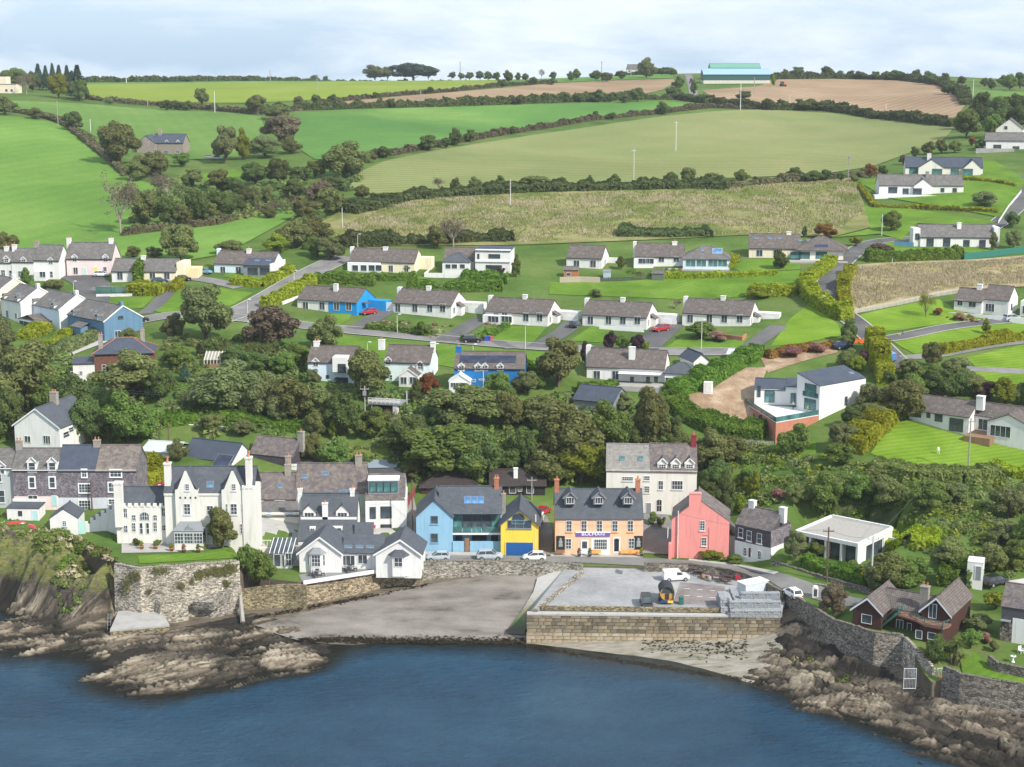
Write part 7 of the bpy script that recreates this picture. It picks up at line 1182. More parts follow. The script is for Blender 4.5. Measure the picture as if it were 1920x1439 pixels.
trees('of the clump at the beige farm building', 'skyline clump at the beige farm', [(30,125,162,44,'mg'),(73,122,168,24,'cn'),(87,128,170,20,'cn'),(100,125,170,20,'cn'),(112,125,170,22,'cn'),(127,128,174,22,'cn'),(147,130,186,40,'cn'),(110,140,184,40,'yg'),(50,143,178,34,'br'),(14,132,160,34,'ol'),(62,135,172,30,'dk'),(150,150,190,34,'dk'),(136,135,178,26,'cn')])
trees('on the skyline between the conifers and the barn', 'skyline trees towards the barn', [(703,122,149,44,'ol'),(727,125,149,30,'ol'),(775,117,149,66,'cn','round'),(803,125,148,34,'dk'),(915,133,152,16,'dk'),(953,132,154,22,'dk'),(971,137,153,14,'dk'),(900,133,150,16,'dk'),(847,134,148,16,'dk'),(1080,130,150,18,'dk'),(1070,135,152,16,'dk'),(1117,132,151,24,'dk'),(1137,136,154,22,'dk'),(1165,132,149,24,'dk'),(1212,112,147,38,'ol'),(1037,135,151,16,'dk'),(1015,133,148,12,'br'),(1258,127,142,20,'dk'),(1240,128,142,12,'dk'),(310,143,154,18,'dk'),(350,145,154,26,'dk'),(220,146,155,20,'dk'),(460,144,153,18,'dk'),(590,141,152,16,'dk'),(610,142,152,12,'dk'),(930,134,152,18,'dk'),(985,138,152,14,'dk'),(880,136,150,20,'dk'),(865,137,149,14,'ol')])
trees('in the stubble hedge counting from the yellow field', 'bushes round the narrow stubble field', [(942,148,165,22,'dk'),(1000,145,160,16,'dk'),(1033,148,160,18,'dk'),(807,163,177,14,'dk'),(705,172,185,14,'dk'),(712,185,202,16,'dk'),(735,186,203,18,'dk'),(750,185,200,18,'dk'),(890,182,197,18,'dk'),(975,178,197,20,'dk'),(1003,177,190,18,'dk'),(1033,177,192,16,'dk'),(1055,172,192,26,'dk'),(1083,175,192,20,'dk'),(1100,171,188,16,'dk'),(1120,168,192,30,'dk'),(1195,163,192,26,'dk'),(1170,176,194,22,'dk'),(1263,163,187,30,'dk'),(1272,145,168,24,'dk'),(670,188,202,16,'dk'),(1145,176,192,20,'dk'),(925,184,196,16,'ol')])
trees('in the hedge over the olive field counting from the valley', 'bushes along the top of the olive field', [(804,252,282,36,'dk'),(836,257,278,20,'dk'),(855,242,273,30,'dk'),(882,243,267,22,'dk'),(720,273,296,26,'dk'),(693,283,306,28,'ol'),(1117,208,224,12,'dk'),(1147,210,225,16,'dk'),(1243,192,215,24,'dk'),(962,236,252,12,'dk'),(1395,170,188,32,'dk'),(1440,185,207,26,'dk'),(1510,183,207,44,'dk','bush'),(1540,190,208,30,'dk'),(1640,210,224,26,'dk'),(1700,213,228,26,'dk')])
trees('along the gorse bank counting from the valley', 'bushes along the gorse bank', [(680,348,374,30,'ol'),(853,332,357,22,'ol'),(823,335,358,20,'br'),(892,332,357,26,'ol'),(937,330,357,24,'dk'),(1005,328,354,52,'ol'),(985,332,354,24,'ol'),(1052,332,351,20,'dk'),(1107,330,349,14,'dk'),(1152,327,349,22,'dk'),(1257,323,344,28,'dk'),(1290,315,342,30,'ol'),(1335,322,342,30,'ol'),(1390,318,340,30,'ol'),(1490,315,339,34,'dk'),(1523,318,342,34,'dk'),(1548,317,340,18,'dk'),(1577,323,340,16,'dk')])
trees('beside the hillside houses counting from the olive field', 'trees round the hillside houses', [(1633,305,334,24,'au'),(1693,290,309,16,'ol'),(1717,275,296,20,'ol'),(1740,267,290,26,'ol'),(1765,262,288,28,'ol'),(1812,203,258,54,'mg'),(1790,262,287,28,'ol'),(1843,177,240,54,'dk'),(1873,180,243,54,'dk'),(1902,177,226,48,'dk'),(1860,215,258,38,'mg'),(1860,238,260,14,'yg'),(1837,260,282,20,'dk'),(1823,255,274,16,'au'),(1671,392,434,38,'mg'),(1845,358,387,50,'gy'),(1898,395,427,28,'dk'),(1547,418,447,44,'au'),(1655,310,330,20,'dk'),(1600,326,342,20,'ol'),(1862,437,469,20,'gy'),(1900,432,467,28,'gy'),(1650,452,482,56,'br','bush'),(1605,442,462,24,'yg'),(1508,425,446,14,'dk'),(1925,185,240,50,'dk')])
trees('on the skyline counting from the barn', 'skyline trees past the barn', [(1357,122,138,22,'dk'),(1340,126,138,12,'dk'),(1450,140,162,11,'yg'),(1495,126,144,30,'dk'),(1473,130,145,16,'dk'),(1550,124,145,24,'dk'),(1575,132,146,14,'dk'),(1594,131,148,16,'dk'),(1613,135,149,26,'dk'),(1678,132,151,28,'dk'),(1663,133,149,16,'dk'),(1716,129,150,24,'dk'),(1743,134,160,30,'dk'),(1770,138,160,22,'dk'),(1803,142,160,16,'dk'),(1777,152,178,28,'dk'),(1880,140,163,24,'mg'),(1858,148,168,20,'dk'),(1893,138,170,30,'mg'),(1912,136,168,26,'dk'),(1845,145,163,18,'dk'),(1640,135,150,20,'dk'),(1300,150,178,18,'dk')])
trees('among the estate gardens counting from the white terrace cottages', 'estate garden trees', [(385,527,637,100,'gy'),(325,590,634,42,'gy'),(50,503,541,24,'mg'),(98,523,547,48,'ol','bush'),(12,433,492,54,'ol'),(250,460,484,28,'ol'),(290,462,487,38,'gy'),(430,450,477,52,'ol'),(240,615,642,32,'gy'),(510,568,652,100,'br','round'),(610,590,657,62,'ol'),(820,418,467,42,'ol'),(850,412,462,54,'br'),(620,445,487,58,'gy'),(595,440,482,44,'mg'),(795,602,630,30,'mg','clip'),(688,468,474,0.1,'mg')][:-1]+[(968,478,520,24,'mg'),(1097,640,684,24,'pu'),(1143,622,656,26,'pu'),(1167,626,657,26,'mg'),(1195,625,660,26,'pu'),(1212,638,662,20,'yg'),(1117,540,556,30,'ol'),(1420,542,560,44,'yg','bush'),(1268,563,580,22,'br'),(1735,552,595,32,'yg','bare'),(1848,597,627,20,'yg'),(1592,598,642,32,'dk'),(1590,618,652,26,'ol'),(1747,640,690,36,'ol'),(1757,575,592,18,'au','bush'),(1800,585,602,26,'pk','bush'),(1165,480,505,20,'mg'),(1462,470,505,34,'dk','tall'),(940,500,518,20,'pu'),(760,490,510,26,'mg'),(1310,600,633,60,'mg','bush'),(1345,618,640,38,'pk','bush'),(905,600,620,0.1,'mg')][:-1])
trees('in the upper wood counting from the white gabled house', 'trees of the upper wood', [(45,635,780,135,'ol'),(20,722,826,74,'dk'),(8,600,690,60,'gy'),(95,700,792,70,'mg'),(140,700,795,86,'dk'),(245,658,750,135,'ol'),(240,737,828,96,'mg'),(165,745,830,74,'dk'),(202,762,830,64,'dk'),(268,770,828,62,'mg'),(430,680,770,115,'gy'),(347,682,714,22,'cn'),(400,772,810,48,'ol'),(333,825,864,38,'gy'),(455,785,817,42,'gy'),(530,655,705,54,'mg'),(588,692,724,32,'gy'),(690,645,748,86,'ol'),(545,705,788,90,'ol'),(495,700,780,76,'gy'),(600,725,790,64,'ol'),(645,735,815,74,'dk'),(700,765,818,64,'mg'),(625,785,824,22,'yg'),(590,770,818,44,'ol'),(628,822,874,58,'mg','clip'),(582,810,862,44,'ol'),(677,843,872,28,'dk'),(80,790,826,34,'dk'),(480,655,705,60,'dk'),(440,645,690,50,'dk'),(330,650,690,60,'mg'),(300,690,750,56,'dk'),(365,720,768,50,'gy'),(395,640,668,36,'dk'),(560,640,690,50,'mg'),(655,655,700,34,'dk'),(470,735,782,44,'dk'),(520,755,795,40,'gy')])
trees('in the wood behind the street counting from the viewing deck', 'trees of the wood behind the street', [(803,697,742,48,'au'),(780,712,757,28,'dk'),(868,722,805,136,'ol'),(845,790,892,155,'mg'),(895,800,902,96,'dk'),(770,775,852,76,'dk'),(750,800,847,64,'dk'),(935,695,752,54,'mg'),(955,735,802,64,'ol'),(948,830,892,64,'dk'),(775,865,897,54,'ol'),(735,768,800,28,'br'),(1047,633,726,95,'ol'),(985,695,738,54,'gy'),(1010,735,805,86,'ol'),(1062,750,884,136,'ol'),(1090,815,908,96,'yg','round'),(1145,755,845,90,'mg'),(1222,722,842,80,'ol'),(1030,840,908,86,'ol'),(985,800,884,64,'dk'),(1275,800,853,50,'ol'),(1330,800,884,90,'ol'),(1365,815,868,66,'ol'),(1345,855,918,56,'dk'),(1405,870,912,44,'mg'),(1265,775,818,34,'dk'),(905,735,800,60,'mg'),(820,745,800,60,'dk'),(1120,850,905,60,'mg'),(1180,790,845,60,'dk'),(1000,700,730,40,'mg'),(1170,735,775,40,'gy'),(925,890,915,30,'yg')])
trees('around the modern house and long bungalow counting from the earth bank', 'trees round the modern house', [(1487,788,853,54,'mg','clip'),(1632,717,768,52,'gy'),(1640,755,793,54,'gy'),(1690,705,788,80,'ol'),(1715,695,752,54,'mg'),(1705,672,712,48,'ol'),(1765,688,748,64,'dk'),(1740,685,738,54,'mg'),(1790,668,708,54,'gy'),(1830,702,743,54,'ol'),(1850,715,748,44,'pu'),(1885,710,760,54,'yg','round'),(1912,720,758,34,'ol'),(1590,655,692,44,'ol'),(1607,665,698,28,'yg'),(1580,790,843,54,'gy'),(1572,830,873,56,'mg'),(1600,760,804,50,'dk'),(1640,870,903,44,'ol'),(1665,690,720,36,'dk'),(1530,640,662,40,'pk','bush'),(1480,648,668,46,'pk','bush'),(1800,700,742,50,'dk'),(1940,700,760,60,'dk')])
trees('on the bank above the street counting from the coral pink house', 'trees on the steep bank', [(1358,880,978,46,'dk'),(1410,878,928,30,'hy' if 0 else 'yg','clip'),(1387,925,964,24,'yg','clip'),(1460,914,937,28,'pk','bush'),(1545,885,963,76,'mg'),(1612,890,941,60,'mg'),(1660,890,948,66,'ol'),(1493,912,948,40,'ol'),(1740,895,955,66,'mg'),(1790,905,945,50,'gy'),(1890,905,970,66,'gy'),(1880,975,1025,60,'gy'),(1858,1015,1072,66,'ol'),(1910,1010,1065,60,'mg'),(1330,895,935,40,'dk'),(1925,900,960,60,'ol'),(1935,965,1040,70,'mg')])
trees('by the lane and timber house counting from the slate cottage', 'trees by the lane', [(1490,995,1053,46,'gy'),(1530,1012,1045,38,'mg'),(1668,1035,1110,80,'ol'),(1562,1090,1155,54,'br','round'),(1776,1008,1072,70,'ol'),(1700,1038,1104,84,'mg'),(1758,1192,1240,44,'dk'),(1788,1188,1246,60,'pl'),(1820,1175,1215,40,'mg'),(1847,1183,1206,24,'pk','bush'),(1867,1105,1143,48,'yg','bush'),(1830,1145,1183,54,'gy'),(1905,1108,1135,34,'dk'),(1640,1060,1110,44,'gy'),(1645,1040,1082,50,'gy'),(1600,1048,1078,34,'mg','bush'),(1805,1130,1160,40,'ol'),(1332,1028,1048,42,'yg','bush'),(1285,1020,1042,28,'au','bush'),(1375,1040,1056,40,'mg','bush'),(1862,1200,1222,22,'gy'),(1740,1215,1240,34,'ol'),(1225,955,985,20,'mg'),(1240,965,990,18,'dk')])
trees('in the castle house and cottage gardens counting from the battlement wall', 'waterfront garden plants', [(418,948,1030,60,'ol'),(466,1008,1085,36,'mg','bush'),(505,1040,1094,36,'hg' if 0 else 'mg','bush'),(487,1020,1092,52,'mg','bush'),(256,1008,1024,16,'dk','clip'),(476,1030,1060,26,'gy'),(462,1005,1035,20,'yg','bush'),(240,990,1010,14,'gy'),(295,1010,1024,16,'mg'),(380,1018,1030,14,'yg')])
# ------------------------------------------------------------------ hedges
def hedge(label, line, width, height, kind, name='hedge', size=None, dens=None, rough=.2, group=None, world=False):
    P = np.array([at(*p)[:2] for p in line]); sg = np.linalg.norm(np.diff(P, axis=0), axis=1); Lc = np.concatenate([[0], np.cumsum(sg)]); Ln = Lc[-1]; far = P[:, 1].mean(); sz = size or max(.28, far/1150); rs = np.random.RandomState(int(Ln*13) % 9999+len(line))
    n = int(min(26000, (dens or 1.5)*Ln*(width+2*height)/(sz*sz*.45))); u = rs.uniform(0, Ln, n); per = width+2*height; q = rs.uniform(0, per, n); nseg = np.clip(np.searchsorted(Lc, u)-1, 0, len(sg)-1); d = (P[nseg+1]-P[nseg])/sg[nseg][:, None]; nr = np.stack([-d[:, 1], d[:, 0]], 1); c = P[nseg]+d*(u-Lc[nseg])[:, None]
    off = np.where(q < height, -width/2, np.where(q < height+width, q-height-width/2, width/2)); zz = np.where(q < height, q, np.where(q < height+width, height, per-q)); uu = np.linspace(0, Ln, int(Ln/.5)+2); hv = np.interp(u, uu, np.array([1+mnoise.noise((a*.22, 7.3, 1+Ln))*rough*3+mnoise.noise((a*.9, 2.2, 3))*rough*1.5 for a in uu])); zz = zz*np.maximum(.25, hv); top = (q >= height) & (q < height+width)
    xy = c+nr*(off*np.where(top, 1, rs.uniform(.8, 1.08, n))*(.9+.3*(hv-1)))[:, None]; z = Hv(xy)+zz+rs.normal(size=n)*sz*.25-.1; nn = np.column_stack([nr*np.sign(off)[:, None]*np.where(top, .25, 1)[:, None], np.where(top, 1., .3)])+rs.normal(size=(n, 3))*.45; nn /= np.linalg.norm(nn, axis=1)[:, None]
    ne = int((dens or 1.5)*width*height*1.2/(sz*sz*.45)); ec = []
    for e_, dv in ((P[0], P[0]-P[1]), (P[-1], P[-1]-P[-2])):               # leafy ends
        dv = dv/np.linalg.norm(dv); o_ = rs.uniform(-.5, .5, ne)*width; zh = rs.uniform(0, height, ne); q2 = e_+np.stack([-dv[1]*o_, dv[0]*o_], 1)+dv*rs.uniform(-.2, .35, ne)[:, None]; ec.append((np.column_stack([q2, Hv(q2)+zh]), np.column_stack([np.tile(dv, (ne, 1)), np.full(ne, .35)])+rs.normal(size=(ne, 3))*.4))
    C3 = np.concatenate([np.column_stack([xy, z])]+[a_[0] for a_ in ec]); N3 = np.concatenate([nn]+[a_[1]/np.linalg.norm(a_[1], axis=1)[:, None] for a_ in ec])
    V, Fq = leaves(C3, N3, np.full(len(C3), sz*1.25), rs); o0 = np.array((P[0][0], P[0][1], H(*P[0]))); root = empty(name, tuple(o0)); tag(root, label, name, group, 'thing'); np_mesh('foliage', V-o0, Fq, LF[kind], root, smooth=False)
    k = max(2, int(Ln/3)); ul = np.linspace(0, Ln, k+1); si = np.clip(np.searchsorted(Lc, ul)-1, 0, len(sg)-1); d = (P[si+1]-P[si])/sg[si][:, None]; nr = np.stack([-d[:, 1], d[:, 0]], 1); c = P[si]+d*(ul-Lc[si])[:, None]; m = MB(); A_ = []
    for i in range(k+1): A_.append([tuple(np.array((*(c[i]+nr[i]*o_*width*.34), H(*(c[i]+nr[i]*o_*width*.34))+zf*height))-o0) for o_, zf in ((-1,-.1),(-1,.62),(1,.62),(1,-.1))])
    for a_, b_ in zip(A_, A_[1:]):
        for j in range(3): m.face([a_[j], b_[j], b_[j+1], a_[j+1]])
    m.face(A_[0]); m.face(A_[-1][::-1]); m.build('woody_core', LF['go'] if kind not in ('hb',) else LF['hb'], root, weld=True); return root
for args in (
 ('brown hedgerow between the deep green pasture and the olive field', [(655,303),(740,290),(830,273),(950,251),(1100,227),(1240,213),(1330,202),(1440,206)], 4, 1.7, 'hb'),
 ('thick dark gorse hedge between the olive field and the rough field', [(645,400),(700,388),(760,372),(900,362),(1000,357),(1100,355),(1230,352),(1360,352)], 12, 2.0, 'go'),
 ('low straggling hedge under the olive field towards the hillside houses', [(1360,352),(1480,341),(1600,332),(1640,325)], 4, 1.6, 'hb'),
 ('dark hedge along the foot of the wide stubble field', [(1330,194),(1440,207),(1530,205),(1600,214),(1700,228),(1795,238)], 6, 3, 'go'),
 ('hedge between the narrow stubble field and the deep green pasture', [(500,210),(600,206),(700,203),(900,197),(1050,192),(1200,187),(1270,187),(1330,195)], 6, 3, 'go'),
 ('hedge between the yellow green field and the narrow stubble field', [(600,194),(720,182),(850,172),(940,162),(1040,156)], 3.5, 1.5, 'hb'),
 ('reddish hedgerow under the yellow green field', [(165,187),(200,191),(300,199),(400,207),(490,215),(560,208),(640,200)], 4, 1.7, 'hb'),
 ('hedge running down beside the big pasture to the valley trees', [(-20,206),(60,216),(100,226),(130,240),(165,268),(200,296),(240,332)], 4, 1.7, 'hb'),
 ('skyline hedge behind the yellow green field', [(160,155),(400,153),(600,152),(900,148),(1100,145),(1262,140)], 5, 2.6, 'go'),
 ('skyline hedge behind the wide stubble field', [(1446,149),(1560,147.5),(1680,150),(1765,160),(1805,182),(1812,198)], 6, 3, 'go'),
 ('hedge bank between the lower pasture strip and the valley wood', [(232,442),(300,434),(400,423),(480,404),(556,380)], 3.4, 1.6, 'hb'),
 ('dark gorse strip at the foot of the rough field behind the upper row', [(640,462),(700,458),(780,456),(870,452),(960,450)], 7, 2.4, 'go'),
 ('dark gorse strip behind the bungalow with blue solar panels', [(1160,440),(1250,442),(1330,440)], 8, 1.6, 'go')): hedge(*args, name='hedgerow', rough=.3)
for args in (
 ('golden hedge climbing beside the estate hill road', [(498,578),(540,556),(585,532)], 3, 2.2, 'hy'), ('bright green hedge above the white and blue bungalow', [(590,530),(640,532),(700,535)], 3, 2.2, 'hg'), ('long bright hedge behind the white bungalow with flower garden', [(765,545),(850,546),(940,545)], 3, 2.2, 'hg'),
 ('square dark hedge under the two level white house', [(868,528),(910,529),(950,530)], 4, 2.4, 'hg'), ('low hedge in front of the white and cream bungalow', [(612,524),(660,522),(720,526),(780,524)], 2, 1.4, 'hg'), ('golden hedge curving round the lawn of the pale blue bungalow', [(436,534),(490,538),(520,525),(545,512)], 2.6, 1.7, 'hy'),
 ('tall square golden hedge on the green below the cream bungalow', [(250,550),(275,552),(302,552)], 4.5, 2.8, 'hy'), ('tall clipped green block standing behind the golden square hedge', [(253,528),(268,527)], 4, 4.2, 'hg'), ('small golden hedge across the drive from the square hedge', [(322,548),(338,536)], 2.5, 2.2, 'hy'),
 ('golden sloping hedge among the diagonal row gardens', [(50,638),(75,625),(96,612)], 4, 2.0, 'hy'), ('middle sloping golden hedge below the steel blue house', [(92,655),(118,642),(142,628)], 3, 2.2, 'hy'), ('long pale hedge sloping down beside the gravel path', [(95,672),(140,655),(185,635)], 3, 2.4, 'gy'),
 ('low clipped hedge bordering the estate lawn of the upper row', [(1225,522),(1290,522),(1380,520),(1455,516)], 1.6, 1.3, 'hy'), ('short bright hedge beside the upper lawn and dark tree', [(1362,505),(1378,490)], 2.4, 1.8, 'hy'), ('golden hedge with dark shade at the estate green edge', [(1405,556),(1440,556),(1490,552)], 3, 2.3, 'hy'),
 ('tall golden hedge winding beside the dark hill lane', [(1557,498),(1540,512),(1516,530),(1508,548),(1530,572),(1562,591),(1588,601)], 3.6, 2.8, 'hy'), ('shorter golden hedge across the dark hill lane', [(1594,512),(1583,535),(1579,555),(1586,577)], 3, 2.2, 'hy'), ('wide clipped hedge in front of the white bungalow by the green fence', [(1625,490),(1700,490),(1800,484)], 3.5, 2.6, 'hg'),
 ('long golden hedge between the two striped lawns', [(1768,664),(1850,648),(1990,625)], 1.6, 2.2, 'hy'), ('tall golden conifer hedge beside the blue van', [(1636,655),(1648,690),(1660,722)], 3.5, 4.5, 'hy'), ('thick golden hedge bounding the big striped lawn', [(1598,850),(1625,825),(1655,795),(1672,780)], 5, 3, 'hy'),
 ('golden hedge round the garden at the far end of the striped lawn', [(1862,880),(1900,892),(1990,905)], 3, 1.8, 'hy'), ('tall green hedge running down from the sheds past the white cabin', [(1418,668),(1395,682),(1350,705),(1300,728),(1260,745)], 4, 2.6, 'hg'), ('long dark green hedge curving below the bare earth', [(1252,755),(1290,785),(1330,802),(1380,818),(1430,822)], 4.5, 2.4, 'hg'),
 ('laurel hedge behind the roadside wall of the flat white house', [(1510,1060),(1560,1078),(1625,1096)], 2.4, 1.9, 'hg'), ('dense green hedge beside the store of the flat house', [(1765,1092),(1800,1096),(1825,1090)], 4, 2.6, 'hg'), ('clipped hedge strips across the upper slope lawns', [(1612,352),(1640,390),(1720,392),(1870,400)], 1.4, 1.1, 'hy'),
 ('low hedge across the lawn of the navy roofed farm bungalow', [(1800,338),(1860,342),(1905,350)], 1.4, 1.0, 'hy'), ('hedge beside the bins on the estate road', [(868,640),(910,636),(950,615)], 1.8, 1.3, 'hg'), ('flower border hedge in front of the clipped round bush', [(690,617),(745,622),(790,628)], 2.2, 1.2, 'mg'),
 ('hedge along the garden top of the long lawn in the wood', [(310,798),(380,790),(470,794),(580,812)], 2.2, 1.5, 'hg'), ('golden rounded hedge beside the red car yard', [(268,882),(285,900),(302,915)], 5, 3.0, 'hy'), ('old dark hedge across the terraced garden', [(375,668),(430,662),(520,664)], 3, 2.2, 'dk'), ('hedge between the blue pair and the olive tree', [(980,700),(1010,705)], 3, 2, 'hg'), ('red berried border hedge at the sloping lawn foot', [(1440,672),(1500,660),(1560,652)], 2.4, 1.4, 'au'),
 ('golden green terrace hedge above the flat white house', [(1655,1012),(1710,1016),(1760,1022)], 5, 1.6, 'hy'), ('grassy clipped bank hedge below the sloping terrace', [(1560,955),(1620,965),(1680,985)], 4, 1.2, 'hg'),
 ('garden hedge beside the wide white bungalow terrace', [(1085,735),(1130,738),(1150,728)], 2.5, 1.6, 'hg'), ('dense scrub hedge above the rubble wall of the striped lawn', [(1640,880),(1720,900),(1800,905),(1870,895)], 4, 2, 'sb')): hedge(*args)
# ------------------------------------------------------------------ uncountable growth: scrub, dry grass
def scrub(name, poly, dens, size, kinds, clump=(.5, 1.4), seed=1, zfun=None, world=None):
    """leafy ground growth filling an outline, one object"""
    Q = np.array(world) if world is not None else np.array([at(*p)[:2] for p in poly]); lo, hi = Q.min(0), Q.max(0); rs = np.random.RandomState(seed); n = int(dens*(hi-lo).prod()); p = rs.uniform(lo, hi, (n, 2)); p = p[polydist(p, Q) < 0]; zb = (zfun or Hv)(p); out = []
    k = 60; c = np.repeat(np.column_stack([p, zb]), k, 0); r = np.repeat(rs.uniform(clump[0], clump[1], len(p)), k); d = rs.normal(size=(len(c), 3)); d /= np.linalg.norm(d, axis=1)[:, None]; d[:, 2] = np.abs(d[:, 2]); C = c+d*np.stack([r, r, r*.9], 1)*rs.uniform(.75, 1.05, (len(c), 1)); nn = d+rs.normal(size=d.shape)*.5+np.array((0,0,.3)); nn /= np.linalg.norm(nn, axis=1)[:, None]
    V, Fq = leaves(C, nn, r*size, rs); o = np_mesh(name, V, Fq, LF[kinds[0]], smooth=False)
    for kk in kinds[1:]: o.data.materials.append(LF[kk])
    mi = np.repeat(rs.randint(0, len(kinds), len(p)), k); o.data.polygons.foreach_set('material_index', mi.astype(np.int32)); tag(o, kind='stuff'); return o
scrub('undergrowth', [(1300,850),(1400,822),(1440,840),(1640,880),(1760,905),(1880,905),(1990,900),(1990,1085),(1880,1080),(1850,1060),(1780,1060),(1700,1020),(1690,960),(1560,935),(1440,950),(1390,985),(1375,930),(1320,910)], .34, .26, ['sb','gy','sb','yg','mg'], (.6, 1.6), 3)
scrub('undergrowth', [(290,730),(560,690),(720,740),(900,735),(1080,745),(1180,760),(1260,770),(1280,850),(1130,900),(1040,915),(900,905),(780,905),(740,870),(650,870),(600,830),(470,825),(300,828),(150,826),(0,830),(-60,700),(100,660),(200,710)], .16, .28, ['mg','dk','sb','gy'], (.8, 2.0), 4)
scrub('undergrowth', [(300,640),(500,640),(570,660),(570,700),(330,720),(300,680)], .12, .34, ['mg','dk','gy','ol'], (.7, 1.8), 5)
scrub('undergrowth', [(240,340),(420,350),(640,340),(690,330),(640,380),(590,420),(640,462),(560,475),(480,478),(560,400),(420,420),(260,432),(240,380)], .035, .34, ['ol','dk','sb','go'], (1.0, 2.6), 6)
scrub('undergrowth', [(0,992),(90,1000),(160,1015),(215,1040),(222,1050),(215,1056),(160,1036),(80,1012),(0,998)], 1.0, .4, ['sb','mg','st'], (.3, .8), 7)
scrub('undergrowth', None, 1.0, .36, ['sb','mg','st','sb','hg'], (.35, 1.0), 8, lambda P: shore_h(P)-.2, [atz(x, y, 6.8)[:2] for x, y in ((-60,1000),(20,1003),(90,1020),(160,1045),(200,1060),(170,1090),(120,1095),(95,1075),(50,1045),(-60,1040))])
scrub('undergrowth', None, .5, .4, ['sb','st','mg'], (.3, .7), 9, lambda P: shore_h(P)-.15, [atz(x, y, 3.4)[:2] for x, y in ((1470,1190),(1530,1215),(1640,1270),(1690,1300),(1660,1300),(1560,1252),(1490,1225))])
scrub('flower_border', [(690,612),(735,598),(790,612),(830,602),(850,612),(815,635),(745,620)], .5, .34, ['mg','pk','hg','st'], (.3, .8), 12)
scrub('flower_border', [(905,600),(940,612),(935,622),(900,612)], .5, .34, ['mg','pk','gy'], (.3, .7), 13)
scrub('flower_border', [(1770,600),(1830,606),(1845,600),(1830,592),(1780,592)], .7, .34, ['mg','pk','au'], (.3, .7), 14)
scrub('flower_border', [(1300,1045),(1370,1052),(1375,1058),(1300,1050)], .8, .34, ['hg','mg'], (.3, .6), 15)
scrub('flower_border', [(1170,508),(1290,505),(1310,512),(1200,520)], .3, .34, ['mg','pk','hg','dk'], (.4, .9), 16)

def blades(name, poly, dens, hgt, wid, kinds, seed):
    """tall dry grass: thin upright blades leaning every way, one object"""
    Q = np.array([at(*p)[:2] for p in poly]); lo, hi = Q.min(0), Q.max(0); rs = np.random.RandomState(seed); n = int(dens*(hi-lo).prod()); p = rs.uniform(lo, hi, (n, 2)); p = p[polydist(p, Q) < 0]
    keepn = np.array([mnoise.noise((a*.09, b*.09, seed))+mnoise.noise((a*.4, b*.4, 2))*.5 for a, b in p]); q = keepn > rs.uniform(-.55, .25, len(p)); p = p[q]; n = len(p); z = Hv(p)+.2; a = rs.uniform(0, 6.283, n); w_ = np.stack([np.cos(a), np.sin(a), np.zeros(n)], 1)*(wid*rs.uniform(.5, 1.3, n))[:, None]; up = np.column_stack([rs.normal(size=(n, 2))*.28, np.ones(n)])*(hgt*rs.uniform(.5, 1.3, n))[:, None]; c = np.column_stack([p, z])
    V = np.stack([c-w_, c+w_, c+up+w_*.25, c+up-w_*.25], 1).reshape(-1, 3); o = np_mesh(name, V, np.arange(4*n).reshape(-1, 4), LF[kinds[0]], smooth=False)
    for k in kinds[1:]: o.data.materials.append(LF[k])
    mi = np.clip(((keepn[q]+.5)*len(kinds)+rs.normal(size=n)*.7).astype(int), 0, len(kinds)-1); o.data.polygons.foreach_set('material_index', mi.astype(np.int32)); tag(o, kind='stuff')
blades('dry_grass', [(1590,505),(1700,496),(1830,492),(1990,480),(1990,530),(1905,535),(1800,540),(1690,560),(1610,582),(1582,552)], 22, .55, .07, ['sb','st','st','st'], 10)
blades('dry_grass', [(640,425),(760,376),(1000,366),(1300,360),(1480,345),(1600,338),(1618,400),(1560,440),(1300,442),(1000,455),(760,455),(650,450)], 5.5, .55, .13, ['hg','sb','sb','st','st'], 11)

# creepers hanging on the tall retaining wall
rs = np.random.RandomState(4); C3 = []
for cx, cy_, sx_, sy_, n in ((405,1072,22,6,420),(432,1066,10,5,200),(375,1078,10,5,160),(300,1070,14,4,160),(252,1080,10,6,140),(340,1098,6,4,60),(280,1110,5,4,50),(425,1095,5,5,70),(360,1090,4,4,40),(235,1100,8,10,120)):
    for _ in range(n):
        px, py = rs.normal(cx, sx_*.6), rs.normal(cy_, sy_*.7); W0, W1, W2 = atz(214,1058,9.6), atz(262,1066,9.55), atz(449,1053,9.55); Yw = np.interp(px, (214, 262, 449), (W0[1], W1[1], W2[1])); C3.append(atY(px, py, Yw-.28-max(0, py-1060)/11.2*.055))
C3 = np.array(C3); nn = np.tile(np.array((.2,-1,.4)), (len(C3), 1))+rs.normal(size=C3.shape)*.5; nn /= np.linalg.norm(nn, axis=1)[:, None]; V, Fq = leaves(C3, nn, np.full(len(C3), .22), rs); o = np_mesh('ivy', V, Fq, LF['hb'], smooth=False); o.data.materials.append(LF['sb']); o.data.polygons.foreach_set('material_index', rs.randint(0, 2, len(Fq)).astype(np.int32)); tag(o, kind='stuff')
